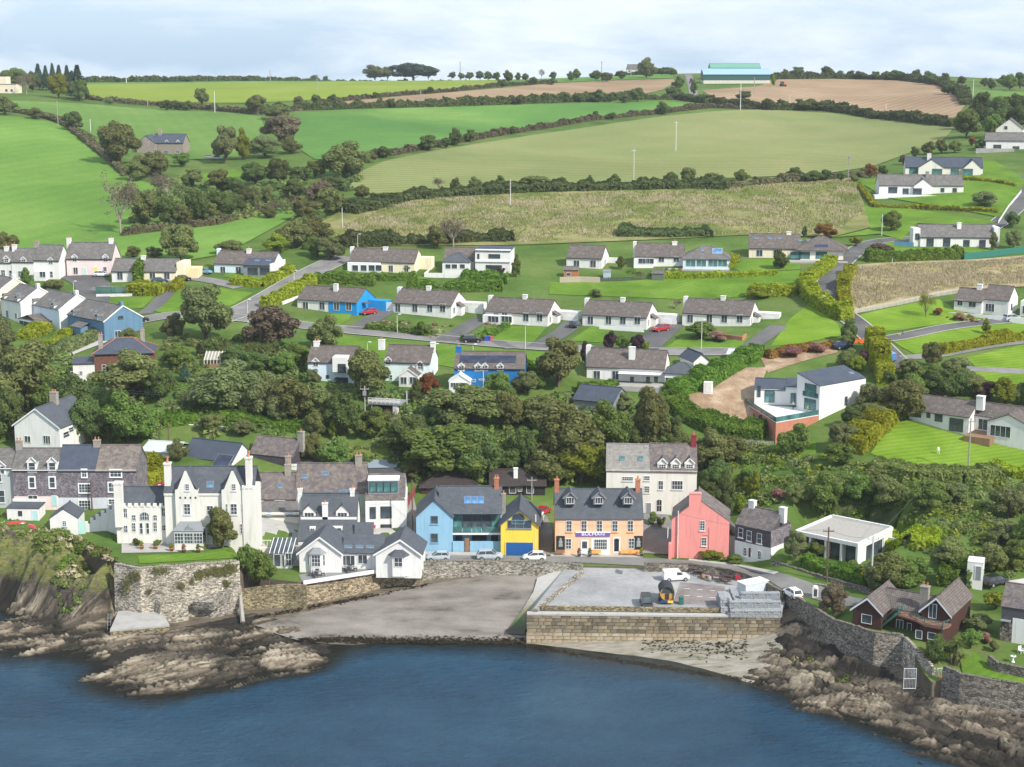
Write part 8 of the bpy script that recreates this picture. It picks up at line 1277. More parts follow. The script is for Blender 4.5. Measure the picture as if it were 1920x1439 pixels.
# seaweed along the tide line and foam at the rocks
WEED = leaf('seaweed', (.012,.010,.006), (.03,.024,.012), (.06,.055,.02), .05)
P2 = []
for (x0, y0, z0), (x1, y1, z1), n, sp in (((560,1200,.35),(985,1206,.05),1500,2.0),((600,1197,.4),(980,1199,.3),500,2.5),((560,1140,1.2),(800,1098,2.4),200,1.2),((985,1213,0),(1390,1276,0),700,2.2),((1200,1200,.6),(1400,1215,.8),420,9),((480,1158,1.0),(700,1116,1.7),260,2)):
    for _ in range(n): f = rs.rand(); P2.append(atz(x0+(x1-x0)*f, y0+(y1-y0)*f+rs.normal()*sp, z0+(z1-z0)*f)[:2])
P2 = np.array(P2); C3 = np.column_stack([P2, np.maximum(shore_h(P2), -.02)+.17]); nn = np.array((0,0,1.))+rs.normal(size=C3.shape)*.15; nn /= np.linalg.norm(nn, axis=1)[:, None]; V, Fq = leaves(C3, nn, np.full(len(C3), .24), rs, 2.0); tag(np_mesh('seaweed', V, Fq, WEED, smooth=False), kind='stuff')
# ================================================================== vehicles
TYRE = plain('tyre', (.02,.02,.02), .9, .1); RIM = plain('alloy', (.45,.46,.47), .35, .1, metal=.6); LAMPG = plain('headlamp', (.75,.76,.76), .15, .05); TAIL = plain('tail_lamp', (.35,.015,.015), .3, .1); PLATE = plain('number_plate', (.75,.75,.72), .5, .05)
def carpaint(n, c):
    if 'car_'+n in MATS: return MATS['car_'+n]
    m, t, b = nodes('car_'+n); ns = noise(t, 2.0, 4); r = ramp(t, ns, 'Fac', [(.3, k3(c, .88)), (.7, c)]); L(t, r, 0, b, 'Base Color'); b.inputs['Roughness'].default_value = .28; b.inputs['Coat Weight'].default_value = .5; b.inputs['Coat Roughness'].default_value = .08; return m
CARS = {  # stations: x, half width, bottom z, beltline z ; cabin: x, z, half width ; wheel x's
 'hatch': ([(-2.0,.72,.35,.75),(-1.9,.82,.25,.92),(-1.2,.86,.22,.98),(0,.88,.22,.95),(1.0,.87,.22,.90),(1.7,.83,.25,.80),(2.02,.70,.35,.62)], [(-1.85,.95,.74),(-1.45,1.42,.62),(.25,1.46,.62),(1.15,.92,.74)], (-1.25,1.28), .31),
 'suv': ([(-2.25,.78,.45,.9),(-2.15,.90,.32,1.08),(-1.3,.93,.3,1.12),(0,.95,.3,1.10),(1.2,.93,.3,1.06),(1.95,.90,.33,.98),(2.28,.76,.45,.75)], [(-2.1,1.1,.82),(-1.75,1.62,.70),(.35,1.68,.70),(1.2,1.08,.82)], (-1.4,1.42), .36),
 'mpv': ([(-2.2,.78,.35,.85),(-2.1,.88,.25,1.05),(-1.2,.92,.22,1.08),(0,.93,.22,1.05),(1.1,.91,.22,1.0),(1.8,.86,.25,.88),(2.2,.72,.35,.65)], [(-2.05,1.05,.80),(-1.8,1.65,.68),(.5,1.72,.68),(1.65,.95,.78)], (-1.35,1.4), .33),
 'van': ([(-2.2,.82,.40,1.70),(-2.15,.90,.28,1.82),(-.2,.92,.25,1.84),(.55,.92,.25,1.80),(1.15,.90,.25,1.12),(1.85,.86,.28,.98),(2.22,.74,.38,.75)], [(.50,1.50,.80),(.62,1.62,.74),(.9,1.55,.74),(1.32,1.05,.80)], (-1.35,1.45), .34)}
_car = {}
def car_meshes(k):
    if k in _car: return _car[k]
    st, cb, wx, wr = CARS[k]; b, g, rf = MB(), MB(), MB()
    def ring(x, w_, z0, z1): return [(x,-w_*.92,z0),(x,-w_,z0+.22),(x,-w_*.97,z1-.08),(x,-w_*.86,z1),(x,w_*.86,z1),(x,w_*.97,z1-.08),(x,w_,z0+.22),(x,w_*.92,z0)]
    rg = [ring(*s_) for s_ in st]
    for p, q in zip(rg, rg[1:]):
        for i in range(8): j = (i+1) % 8; b.face([p[i], p[j], q[j], q[i]][::-1])
    b.face(rg[0]); b.face(rg[-1][::-1]); belt = min(s_[3] for s_ in st[1:4])-.06
    if k != 'van':
        lo = [(cb[0][0], cb[0][2]), (cb[3][0], cb[3][2])]; P = [(x, -w_, z) for x, z, w_ in cb]; Q = [(x, w_, z) for x, z, w_ in cb]; P[0] = (P[0][0], P[0][1]*1.04, belt); Q[0] = (Q[0][0], Q[0][1]*1.04, belt); P[3] = (P[3][0], P[3][1]*1.04, belt); Q[3] = (Q[3][0], Q[3][1]*1.04, belt)
        g.face(P); g.face(Q[::-1]); g.face([P[0], P[1], Q[1], Q[0]][::-1]); g.face([P[2], P[3], Q[3], Q[2]][::-1])
        zr = max(c[1] for c in cb); rf.slab([(cb[1][0]-.05,-cb[1][2]-.02,cb[1][1]+.03),(cb[2][0]+.05,-cb[2][2]-.02,cb[2][1]+.03),(cb[2][0]+.05,cb[2][2]+.02,cb[2][1]+.03),(cb[1][0]-.05,cb[1][2]+.02,cb[1][1]+.03)], .05)
        for s_ in (-1, 1):
            for x0, x1 in ((cb[0][0], cb[1][0]), ): rf.tube((x0, s_*cb[0][2]*1.02, belt), (x1, s_*(cb[1][2]+.01), cb[1][1]), .05, n=4)
            rf.tube((cb[3][0], s_*cb[3][2]*1.02, belt), (cb[2][0], s_*(cb[2][2]+.01), cb[2][1]), .045, n=4); mx_ = (cb[1][0]+cb[2][0])/2; rf.tube((mx_, s_*cb[0][2]*1.02, belt), (mx_, s_*(cb[1][2]+.015), zr), .045, n=4)
    else:
        g.face([(.58,-.80,1.66),(1.22,-.86,1.08),(1.22,.86,1.08),(.58,.80,1.66)]); 
        for s_ in (-1, 1): q = [(-.05,s_*.935,1.12),(.95,s_*.925,1.12),(.62,s_*.91,1.58),(-.05,s_*.92,1.62)]; g.face(q if s_ < 0 else q[::-1])
        for v in range(len(g.v)): x, y, z = g.v[v]; g.v[v] = (x+.03, y, z+.02)
    ty, ri = MB(), MB(); ty.lathe([(wr*.6,-.11),(wr,-.10),(wr,.10),(wr*.6,.11)], 14); ri.lathe([(0,.06),(wr*.6,.1),(wr*.62,.05)], 10)
    for m_ in (ty, ri): m_.v = [(x, -z, y) for x, y, z in m_.v]
    _car[k] = (b.mesh('body', weld=True), g.mesh('windows'), rf.mesh('roof') if rf.f else None, ty.mesh('wheel'), ri.mesh('rim'), wx, wr, st); return _car[k]
def car(kind, px, py, yaw, col, c, label, z=None, cat='car', name='parked_car', group='parked vehicles'):
    P = at(px, py) if z is None else atz(px, py, z); b, g, rf, ty, ri, wx, wr, st = car_meshes(kind); o = empty(name, (P[0], P[1], P[2]+(.12 if z is None else 0)), R(yaw)); tag(o, label, cat, group); pm = carpaint(col, c); link('body', b, o, pm); link('windows', g, o, GLASS)
    if rf: link('roof', rf, o, pm)
    for x in wx:
        for s_ in (-1, 1): w_ = link('wheel', ty, o, TYRE); w_.location = (x, s_*(st[2][1]-.06), wr); w_.rotation_euler = (0, 0, 0 if s_ < 0 else math.pi); link('rim', ri, w_, RIM)
    for s_ in (-1, 1):
        f = st[-1]; m = MB(); m.box(-.1,.04,-.15,.15,-.07,.09); h_ = m.build('headlight', LAMPG, o); h_.location = (f[0]-.06, s_*f[1]*.78, f[3]-.08); r = st[0]; m = MB(); m.box(-.04,.1,-.12,.12,-.12,.12); h_ = m.build('tail_light', TAIL, o); h_.location = (r[0]+.03, s_*r[1]*.85, r[3]-.15)
    m = MB(); m.box(0,.03,-.26,.26,-.06,.06); q = m.build('number_plate', PLATE, o); q.location = (st[-1][0]+.0, 0, st[-1][2]+.12); return o
SIL, GRY, WHT, BLK, RED, NAV, TEA, DRD = ('silver',(.45,.49,.54)), ('grey',(.22,.23,.26)), ('white',(.78,.78,.77)), ('black',(.018,.019,.022)), ('red',(.45,.015,.03)), ('navy',(.02,.04,.10)), ('teal',(.02,.05,.07)), ('dark_red',(.26,.02,.05))
for a in (('hatch',822,1051,182,*SIL,'silver blue hatchback parked outside the pale blue house'),('suv',918,1050,3,*SIL,'silver grey SUV parked before the pale blue garden wall'),('hatch',1002,1051,182,*WHT,'white hatchback parked in front of the yellow house'),('van',1267,1088,8,*WHT,'white panel van parked on the quay',4.56,'van'),('mpv',1212,1136,-90,*BLK,'dark people carrier facing the water on the quay',4.56),
 ('van',296,910,-70,*DRD,'dark red van parked beside the golden rounded hedge',None,'van'),('suv',262,605,15,*BLK,'dark car parked beside the steel blue gabled house'),('suv',299,533,20,*NAV,'navy car on the drive of the cream bungalow'),('hatch',345,527,10,*BLK,'black car beside the small golden hedge'),('hatch',384,514,-20,('sky',(.10,.30,.45))[0],(.10,.30,.45),'blue car next to the pale blue bungalow'),('hatch',190,519,0,*WHT,'white car outside the tall pink and white pair'),
 ('hatch',692,590,200,*RED,'bright red car on the drive of the blue bungalow'),('suv',1078,614,70,*TEA,'dark teal car at the drive gate between two bungalows'),('suv',1239,622,215,*RED,'crimson car on the drive of the patio bungalow'),('suv',885,643,2,*BLK,'black car standing on the estate road by the bins'),('suv',1897,603,20,*SIL,'silver car beside the balustraded bungalow'),('suv',1866,1098,30,*BLK,'black car on the pale gravel forecourt'),('van',1667,676,95,'blue',(.10,.25,.55),'blue van driving past the golden conifer hedge',None,'van'),
 ('hatch',1486,1120,110,*WHT,'white car parked at the end of the quay road'),('van',1010,980,80,*WHT,'white van in the yard behind the yellow house',None,'van'),('hatch',1018,965,60,*RED,'red car in the yard behind the yellow house'),('hatch',393,298,10,*GRY,'grey car at the valley farmhouse yard'),('hatch',408,300,10,*SIL,'silver car at the valley farmhouse yard'),('mpv',1625,672,100,*DRD,'dark red car half hidden by the golden conifer hedge'),('suv',1580,655,20,*NAV,'dark car by the orange road works')):
    kw = {}; 
    if len(a) > 7: kw['z'] = a[7]
    if len(a) > 8: kw['cat'] = a[8]; kw['name'] = 'parked_van'
    car(*a[:7], **kw)
# tractors far off
for px, py, rz, lb in ((1296,157,80,'red tractor on the lane beside the barn'), (1468,163,20,'red tractor at the corner of the wide stubble field')):
    P = at(px, py); o = empty('tractor', tuple(P), R(rz)); tag(o, lb, 'tractor'); m = MB(); m.box(-1.4,1.8,-.5,.5,.9,1.9); m.build('body', carpaint('red', (.45,.015,.03)), o); m = MB(); m.box(-1.5,.3,-.8,.8,1.6,3.2); m.build('cab', GLASS, o); m = MB(); m.box(-1.6,.4,-.85,.85,3.2,3.35); m.build('cab_roof', carpaint('red', (.45,.015,.03)), o)
    for x, r in ((-1, .95), (1.5, .6)):
        for s_ in (-1, 1): m = MB(); m.tube((x,s_*.65,r),(x,s_*1.1,r), r, n=14); m.build('wheel', TYRE, o)
# site dumper
P = at(1420, 800); o = empty('site_dumper', tuple(P), R(200)); tag(o, 'small red site dumper beside the brick terrace', 'dumper'); m = MB(); m.box(.1,1.6,-.7,.7,.8,1.0); m.face([(.1,-.7,1),(1.8,-.8,1.7),(1.8,.8,1.7),(.1,.7,1)]); m.box(.1,1.7,-.75,-.68,.9,1.6); m.box(.1,1.7,.68,.75,.9,1.6); m.build('skip', carpaint('dumper', (.55,.05,.03)), o); m = MB(); m.box(-1.5,.0,-.6,.6,.6,1.3); m.box(-.9,-.5,-.3,.3,1.3,1.9); m.build('engine', DARKF, o)
for x in (-1.0, 1.0):
    for s_ in (-1, 1): m = MB(); m.tube((x,s_*.5,.45),(x,s_*.85,.45), .45, n=12); m.build('wheel', TYRE, o)
# ------------------------------------------------------------------ quay clutter
P = atz(1251, 1134, 4.56); o = empty('barrel_sauna', tuple(P), R(0)); tag(o, 'barrel shaped timber sauna with black felt roof on a trailer', 'sauna'); nb_ = 16; m, mr, mf = MB(), MB(), MB(); rr = 1.15; cz = 1.75
arc = [(rr*math.cos(a), cz+rr*math.sin(a)) for a in np.linspace(-math.pi/2, 1.5*math.pi, nb_+1)]
for (x0, z0), (x1, z1) in zip(arc, arc[1:]): (mr if (z0+z1)/2 > cz-.1 else m).face([(x0,0,z0),(x1,0,z1),(x1,3.6,z1),(x0,3.6,z0)][::-1])
mr.v = [(x*1.03, y*1.02-.03, (z-cz)*1.03+cz) for x, y, z in mr.v]; m.build('barrel', WOOD, o); mr.build('felt_roof', plain('black_felt', (.03,.035,.045), .7, .2), o); mf.face([(x, .35, z) for x, z in arc[:-1]][::-1]); mf.build('wall', plain('golden_timber', (.46,.27,.07), .7, .25, 3), o); mw = MB(); mw.face([(x*.82, .32, cz+(z-cz)*.82) for x, z in arc[nb_//4:3*nb_//4+1]][::-1]); mw.build('window', GLASS, o); md = MB(); md.box(-.3,.3,.26,.34,.75,1.7); md.build('door', BROWNWOOD, o)
mt = MB(); mt.box(-1.1,1.1,-.1,3.8,.45,.62); mt.build('trailer', DARKF, o); mb_ = MB(); mb_.box(-1.1,.0,-.16,-.1,.3,.75); mb_.build('sign_board', plain('sign_blue', (.03,.06,.14), .5), o); mb_ = MB(); mb_.box(.05,.95,-.16,-.1,.3,.7); mb_.build('sign_board', plain('sign_yellow', (.7,.5,.08), .5), o)
for s_ in (-1, 1): m = MB(); m.tube((s_*1.0,1.8,.33),(s_*1.2,1.8,.33), .33, n=12); m.build('wheel', TYRE, o)
m = MB(); m.box(-.35,.35,-.4,.4,0,1.1); m.box(-.38,.38,-.44,.44,1.1,1.2); o = m.build('wheelie_bin', GR); o.location = tuple(atz(1277,1133,4.56)); tag(o, 'dark green wheelie bin beside the barrel sauna', 'bin')
GS = plain('gabion_stone', (.31,.325,.34), .9, .45, 5, .1, bmp=.6); WIRE = plain('galvanised_wire', (.5,.51,.52), .5, .1)
def gabion_mesh(lx, ly, lz):
    k = ('gab', lx, ly, lz)
    if k not in _c:
        rs = np.random.RandomState(5); m = MB(); m.box(-lx/2+.06,lx/2-.06,-ly/2+.06,ly/2-.06,0.03,lz-.06)
        for _ in range(int(26*(lx*lz*2+lx*ly+ly*lz*2))):
            f = rs.randint(5); c_ = [rs.uniform(-lx/2,lx/2), rs.uniform(-ly/2,ly/2), rs.uniform(.05,lz)]
            if f == 0: c_[1] = -ly/2+.05
            elif f == 1: c_[0] = -lx/2+.05
            elif f == 2: c_[0] = lx/2-.05
            else: c_[2] = lz-.05
            r = rs.uniform(.07,.15); v = [np.array(c_)+np.array(d)*r*rs.uniform(.7,1.2) for d in ((1,0,0),(0,1,0),(-1,0,0),(0,-1,0),(0,0,1),(0,0,-1))]
            for q in ((0,1,4),(1,2,4),(2,3,4),(3,0,4),(1,0,5),(2,1,5),(3,2,5),(0,3,5)): m.face([v[i] for i in q])
        w_ = MB()
        for a_ in ((-lx/2,-ly/2),(lx/2,-ly/2),(lx/2,ly/2),(-lx/2,ly/2)): w_.tube((*a_,0),(*a_,lz), .02, n=4)
        for z in (0, lz/2, lz): w_.tube((-lx/2,-ly/2,z),(lx/2,-ly/2,z), .015, n=4); w_.tube((-lx/2,-ly/2,z),(-lx/2,ly/2,z), .015, n=4)
        for i in range(1, int(lx/.25)): x = -lx/2+.25*i; w_.tube((x,-ly/2,0),(x,-ly/2,lz), .008, n=3); w_.tube((x,-ly/2,lz),(x,ly/2,lz), .008, n=3)
        _c[k] = (m.mesh('basket'), w_.mesh('wire'))
    return _c[k]
P0 = atz(1372, 1156, 4.7); gw = empty('gabion_wall', tuple(P0)); tag(gw, 'stepped stack of wire baskets filled with pale grey stones on the quay', 'gabion wall', kind='thing'); sm, wm_ = gabion_mesh(1.95, 1.0, 1.0)
def gab(x, y, z, rz=0): o = link('gabion_basket', sm, gw, GS); o.location = (x, y, z); o.rotation_euler = (0, 0, rz); link('wire_mesh', wm_, o, WIRE)
for i in range(4): gab(1.0+2*i-.2, .4, -.1)
for i in range(4): gab(.9+2*i-.1, 1.7, .9)
for i in range(3): gab(2.9+2*i-.1, 3.0, 1.9)
for i in range(3): gab(-1.0, 2.2+2*i, .0, math.pi/2)
for i in range(3): gab(1.2, 3.4+2*i, .9, math.pi/2)
for i in range(2): gab(-1.0, 3.2+2*i, 1.0, math.pi/2)
b = Bld('storage_box', 'large pale metal storage container behind the gabion baskets', 1398, 1440, 1116, -30, 2.2, z=4.6, cat='container', sink=0); b.walls(2.0, plain('pale_steel', (.52,.56,.60), .5, .12)); b.box(b.x0-.1, b.x1+.1, -.1, 2.3, 2.0, 2.12, 'lid', FRAME)
def picnic(px, py, rz, lb):
    P = atz(px, py, 4.56); m = MB(); o = empty('picnic_table', tuple(P), R(rz)); tag(o, lb, 'table', 'picnic tables on the quay'); DB = plain('dark_timber', (.085,.05,.05), .8, .3, 3)
    for i in range(5): m = MB(); m.box(-.9,.9,-.36+i*.15,-.23+i*.15,.72,.77); m.build('plank', DB, o)
    for s_ in (-1, 1): m = MB(); m.box(-.9,.9,s_*.72-.13,s_*.72+.13,.42,.46); m.build('seat', DB, o)
    for x in (-.65, .65):
        m = MB(); m.tube((x,-.75,0),(x,-.25,.72), .05, n=4); m.tube((x,.75,0),(x,.25,.72), .05, n=4); m.tube((x,-.75,.4),(x,.75,.4), .05, n=4); m.build('leg', DB, o)
for i, (px, py, rz) in enumerate(((1312,1079,-10),(1326,1084,-14),(1342,1088,-20),(1358,1093,-25),(1302,1074,-8),(1366,1088,-28))): picnic(px, py, rz, '%s dark picnic table from the white van along the quay back wall' % ordinal([2,3,4,5,1,6][i]))
# barrels/tubs by the tables
m = MB(); m.lathe([(0,0),(.3,0),(.36,.4),(.3,.8),(0,.8)], 12); bm_ = m.mesh('barrel', smooth=True)
for i, (px, py) in enumerate(((1318,1086),(1330,1090))): o = link('barrel', bm_, None, [WOOD, STONEC][i]); o.location = tuple(atz(px, py, 4.56)); tag(o, ['brown barrel among the picnic tables', 'grey barrel among the picnic tables'][i], 'barrel')
P = atz(1383,1100,4.56); o = empty('lifebuoy_post', tuple(P)); tag(o, 'red lifebuoy housing on a post by the quay wall', 'lifebuoy'); m = MB(); m.tube((0,0,0),(0,0,1.3), .05); m.build('post', FRAME, o); m = MB(); m.tube((0,-.12,1.6),(0,.12,1.6), .42, n=14); m.build('housing', carpaint('red', (.45,.015,.03)), o)
P = at(1528,1120); o = empty('charging_pillar', tuple(P)); tag(o, 'white rounded roadside cabinet with black panel', 'cabinet'); m = MB(); m.box(-.45,.45,-.3,.3,0,1.6); m.lathe([(.45,1.6),(.35,1.85),(0,1.95)], 12); m.build('housing', FRAME, o); m = MB(); m.box(-.28,.28,-.33,-.3,.2,1.4); m.build('panel', DARKF, o)
P = at(1618,1100); o = empty('road_sign', tuple(P)); tag(o, 'yellow diamond warning sign beside the lane', 'sign'); m = MB(); m.tube((0,0,0),(0,0,2.2), .04); m.build('post', LEAD, o); m = MB(); m.prism([(0,-.55),(.5,0),(0,.55),(-.5,0)], -.02, .02, bottom=True); p = m.build('plate', plain('warning_yellow', (.75,.42,.02), .5), o); p.location = (0,0,2.2); p.rotation_euler = (math.pi/2,0,0); m = MB(); m.box(-.06,.06,-.05,-.03,2.0,2.42); m.build('symbol', DARKF, o)
# bins
for i, (px, c_, nm) in enumerate(((906,(.03,.03,.035),'black'),(912,(.02,.08,.40),'blue'),(917,(.02,.05,.30),'dark blue'),(922,(.5,.10,.14),'pink red'))):
    m = MB(); m.box(-.3,.3,-.35,.35,.05,1.0); m.box(-.33,.33,-.4,.38,1.0,1.1); o = m.build('wheelie_bin', plain('bin_'+nm.replace(' ', '_'), c_, .6)); o.location = tuple(at(px, 640)); tag(o, nm+' wheelie bin at the estate road drive', 'bin', 'bins on the estate road')
# ------------------------------------------------------------------ poles, lamps, wires
POLE = plain('pole_grey', (.30,.28,.25), .9, .25, 2); POLEB = plain('pole_brown', (.14,.085,.06), .9, .25, 2); POLEW = plain('pole_pale', (.55,.54,.52), .8, .15)
POLES = {}
def pole(px, t_, b_, lb, mat=None, arm=True, r=None, extra=None, z=None):
    P = at(px, b_) if z is None else atz(px, b_, z); s = scale_at(P); h = (b_-t_)/s; r = r or max(.13, .0006*P[1]*.45); o = empty('utility_pole', tuple(P)); tag(o, lb, 'pole', 'utility poles'); m = MB(); m.tube((0,0,-.5),(0,0,h), r, r*.75, 8); m.build('shaft', mat or POLE, o)
    if arm: m = MB(); m.box(-.9,.9,-.08,.08,h-.75,h-.6); m.build('crossarm', mat or POLE, o); m = MB(); [m.tube((x,0,h-.6),(x,0,h-.35), .05) for x in (-.8,0,.8)]; m.build('insulator', LEAD, o)
    if extra == 'box': m = MB(); m.box(-.35,.35,-.45,-.1,h-1.9,h-1.0); m.build('transformer', LEAD, o)
    POLES[px] = np.array(P)+np.array((0,0,h-.4)); return o
for a in ((685,722,812,'grey transformer pole rising from the wood behind the street',None,True,.16,'box'),(763,733,768,'pale pole beside the yellow swing below the mint house',POLEW,False),(828,838,900,'tall grey pole among the trees behind the pale blue house',POLE,False,.18),(997,893,938,'grey pole beside the black boarded bungalow',POLE),(774,896,1022,'thin brown pole at the lane corner of the pale blue house',POLEB,False,.14),(1004,963,1041,'grey pole standing before the yellow house',POLEW,False,.15,None,4.95),(1815,782,888,'grey pole at the edge of the big striped lawn',POLE,True,.16),(1550,985,1092,'red brown pole on the lane below the flat white house',POLEB,True,.16),(1633,1000,1110,'pale grey pole beside the yellow warning sign',POLEW,True,.16),(173,900,962,'dark brown pole in front of the broad slate hung house',POLEB,False,.18,None,10.6),(317,795,838,'brown pole by the pink chimneyed building',POLEB,False,.16),(1270,955,1046,'white pole at the corner of the coral pink house',POLEW,False,.13,None,5.0),
 (1188,280,348,'pale pole at the foot of the olive field',POLEW,True),(1267,228,285,'pale pole standing in the olive field',POLEW,True),(957,337,386,'pale pole on the gorse bank',POLEW,False),(642,390,428,'pale pole at the valley end of the rough field',POLEW,False),(1388,158,208,'tall pale pole in front of the long barn',POLEW,False),(1414,146,178,'thin pole before the barn end',POLE,False),(1590,288,342,'dark transformer pole by the hillside hedge',POLE,True,None,'box'),(109,190,238,'pole beside the conifer clump on the pasture hedge',POLE,False),(170,224,248,'short pale pole in the upper pasture',POLEW,False),(403,172,212,'pale pole in the reddish hedgerow',POLEW,False),(277,180,200,'thin pole in the yellow green field edge',POLE,False),(595,140,174,'dark pole in the yellow green field',POLE,True),(507,131,153,'thin mast on the skyline behind the yellow green field',POLE,False),(863,117,150,'tall pole on the skyline near the dark flat topped trees',POLE,True),(1128,116,146,'dark pole on the skyline beside the tiny white house',POLE,True),(237,145,157,'white goal posts on the far skyline field',POLEW,False),(1660,195,222,'pale pole in the wide stubble field hedge',POLEW,False),(1824,150,182,'pale pole beside the far green field',POLEW,False),(1480,180,205,'short pole at the stubble field gate',POLEW,False),(789,168,190,'thin pole in the narrow stubble field',POLE,False),(1653,402,442,'grey lamp pole at the upper lawn edge',POLEW,False),(1183,128,145,'thin aerial pole on the skyline hedge',POLE,False),(1890,135,170,'pole among the skyline trees at the far side',POLEW,False)): pole(*a)
def lamp(px, t_, b_, lb, z=None):
    P = at(px, b_); s = scale_at(P); h = (b_-t_)/s; o = empty('street_lamp', tuple(P)); tag(o, lb, 'street lamp', 'estate street lamps'); m = MB(); m.tube((0,0,-.3),(0,0,h), .09, .06, 6); m.tube((0,0,h),(.5,-.2,h+.15), .05); m.build('column', POLEW, o); m = MB(); m.box(.3,.95,-.35,-.05,h+.08,h+.22); m.build('lantern', LAMPG, o)
for px, t_, b_, lb in ((139,528,562,'street lamp at the turning circle'),(465,562,606,'street lamp at the estate junction'),(985,610,656,'street lamp in front of the coloured bins bungalow'),(1315,600,656,'street lamp before the brick garden wall'),(745,590,625,'street lamp by the flower border hedge'),(552,508,536,'street lamp on the estate hill road'),(595,838*0+640,668,'street lamp on the verge behind the white semi detached house'),(689,642,672,'street lamp on the verge behind the conifer shaped tree'),(815,645,676,'street lamp on the verge behind the mint house'),(887,646,680,'street lamp on the verge behind the blue pair'),(1539,556,580,'street lamp in the golden hedge'),(671,440,470,'street lamp behind the white and cream bungalow')): lamp(px, t_, b_, lb)
WIREM = plain('cable', (.10,.11,.11), .6, .05)
def wire(A_, B_, lb, sag=1.2, r=.022):
    m = MB(); A_, B_ = np.array(A_), np.array(B_); n = 14; p = A_
    for i in range(n): t_ = (i+1)/n; q = A_+(B_-A_)*t_-np.array((0,0,4*sag*t_*(1-t_))); m.tube(p-A_, q-A_, r, n=4, caps=False); p = q
    o = m.build('cable', WIREM); o.location = tuple(A_); tag(o, lb, 'cable', 'overhead cables')
P685 = POLES[685]
wire(P685+(-.8,0,0), atY(40,706,P685[1]+8), 'upper cable from the transformer pole over the wood past the white gabled house', 2.5); wire(P685+(.8,0,0), atY(40,713,P685[1]+8), 'lower cable from the transformer pole over the wood past the white gabled house', 2.5); wire(P685+(.8,0,0), POLES[763]+(0,0,0), 'short cable between the transformer pole and the pale pole', .4); wire(POLES[763], atY(1250,725,330), 'cable from the pale pole across to the tall hedge', 2); wire(POLES[1550], POLES[1633], 'cable between the two lane poles', .5); wire(POLES[1633], POLES[1815], 'cable from the pale lane pole up to the striped lawn', 1.5); wire(POLES[774], POLES[173], 'long cable from the blue house lane to the slate terrace pole', 2); wire(POLES[1004], POLES[1270], 'cable crossing in front of the orange pub', 1.0); wire(POLES[1270], POLES[1550], 'cable from the pink house corner to the lane pole', 1.2); wire(POLES[774], POLES[1004], 'cable crossing in front of the pale blue house', .8); wire(POLES[1815], atY(2050,800,285), 'cable from the striped lawn pole past the long bungalow', 1)
# ------------------------------------------------------------------ fences and gates
def fence(lb, line, h, mat, gap=.16, bw=.1, post=2.2, rail=True, z=None, solid=False):
    P = [at(*p) for p in line]; o = empty('fence', tuple(P[0])); tag(o, lb, 'fence', 'fences', 'thing'); O_ = np.array(P[0]); bm_ = MB(); bm_.box(0, bw, -.015, .015, 0.05, h); me = bm_.mesh('board'); pm = MB(); pm.box(-.06,.06,-.06,.06,-.3,h+.08); pme = pm.mesh('post'); n = 0; rl = MB()
    for a, b_ in zip(P, P[1:]):
        d = b_[:2]-a[:2]; Ln = np.linalg.norm(d); d /= Ln; rz = math.atan2(d[1], d[0]); x = 0
        while x < Ln and n < 290: q = a[:2]+d*x; k = link('board', me, o, mat); k.location = (q[0]-O_[0], q[1]-O_[1], H(*q)-O_[2]); k.rotation_euler = (0,0,rz); x += gap; n += 1
        x = 0
        while x <= Ln: q = a[:2]+d*x; k = link('post', pme, o, mat); k.location = (q[0]-O_[0], q[1]-O_[1]+.05, H(*q)-O_[2]); x += post
        for zz in (.3, h-.25): m = min(8, max(2, int(Ln/2))); ps = [a[:2]+d*Ln*i/m for i in range(m+1)]; [rl.tube((p[0]-O_[0],p[1]-O_[1]+.03,H(*p)-O_[2]+zz),(q[0]-O_[0],q[1]-O_[1]+.03,H(*q)-O_[2]+zz), .04, n=4) for p, q in zip(ps, ps[1:])]
    rl.build('rail', mat, o)
fence('timber panel fence below the orange brown shed', [(1050,531),(1088,530),(1125,531)], 1.6, plain('pale_fence', (.42,.36,.27), .9, .2), .17, .16)
fence('black slatted fence between the metal shed and green shed', [(1126,529),(1170,528),(1216,525)], 1.2, DARKF, .2, .12)
fence('long dark green panel fence beside the dry grass', [(1808,488),(1860,482),(1925,474),(1990,470)], 1.9, plain('fence_green', (.03,.16,.12), .7, .15), .26, .25)
fence('white picket fence between the striped lawn and the dry grass', [(1594,592),(1640,582),(1690,572),(1760,556),(1800,550)], 1.3, plain('grey_picket', (.50,.47,.42), .9, .15), .34, .14)
fence('pale picket fence below the earth bank hedge', [(1376,832),(1410,836),(1450,838)], 1.1, plain('grey_picket', (.5,.47,.42)), .3, .14)
fence('pale roadside fence beside the hillside road', [(1872,420),(1890,392),(1915,362)], 1.1, FRAME, .6, .3)
fence('red boarded fence behind the lane of the pale blue house', [(763,958),(770,940),(778,930)], 1.8, plain('fence_red', (.25,.05,.05), .8, .2), .2, .18)
fence('blue fence panels beside the bungalow with four dark windows', [(1677,462),(1712,464)], 1.4, plain('fence_blue', (.10,.24,.36), .8, .2), .3, .28)
fence('green railing on the white wall of the turning circle', [(180,552),(215,553),(247,552)], 2.0, plain('fence_green', (.03,.16,.12)), .3, .2)
P = atz(1750,1292,3.2); o = empty('metal_gate', tuple(P)); tag(o, 'grey metal sea gate with red sign standing open at the rocks', 'gate')
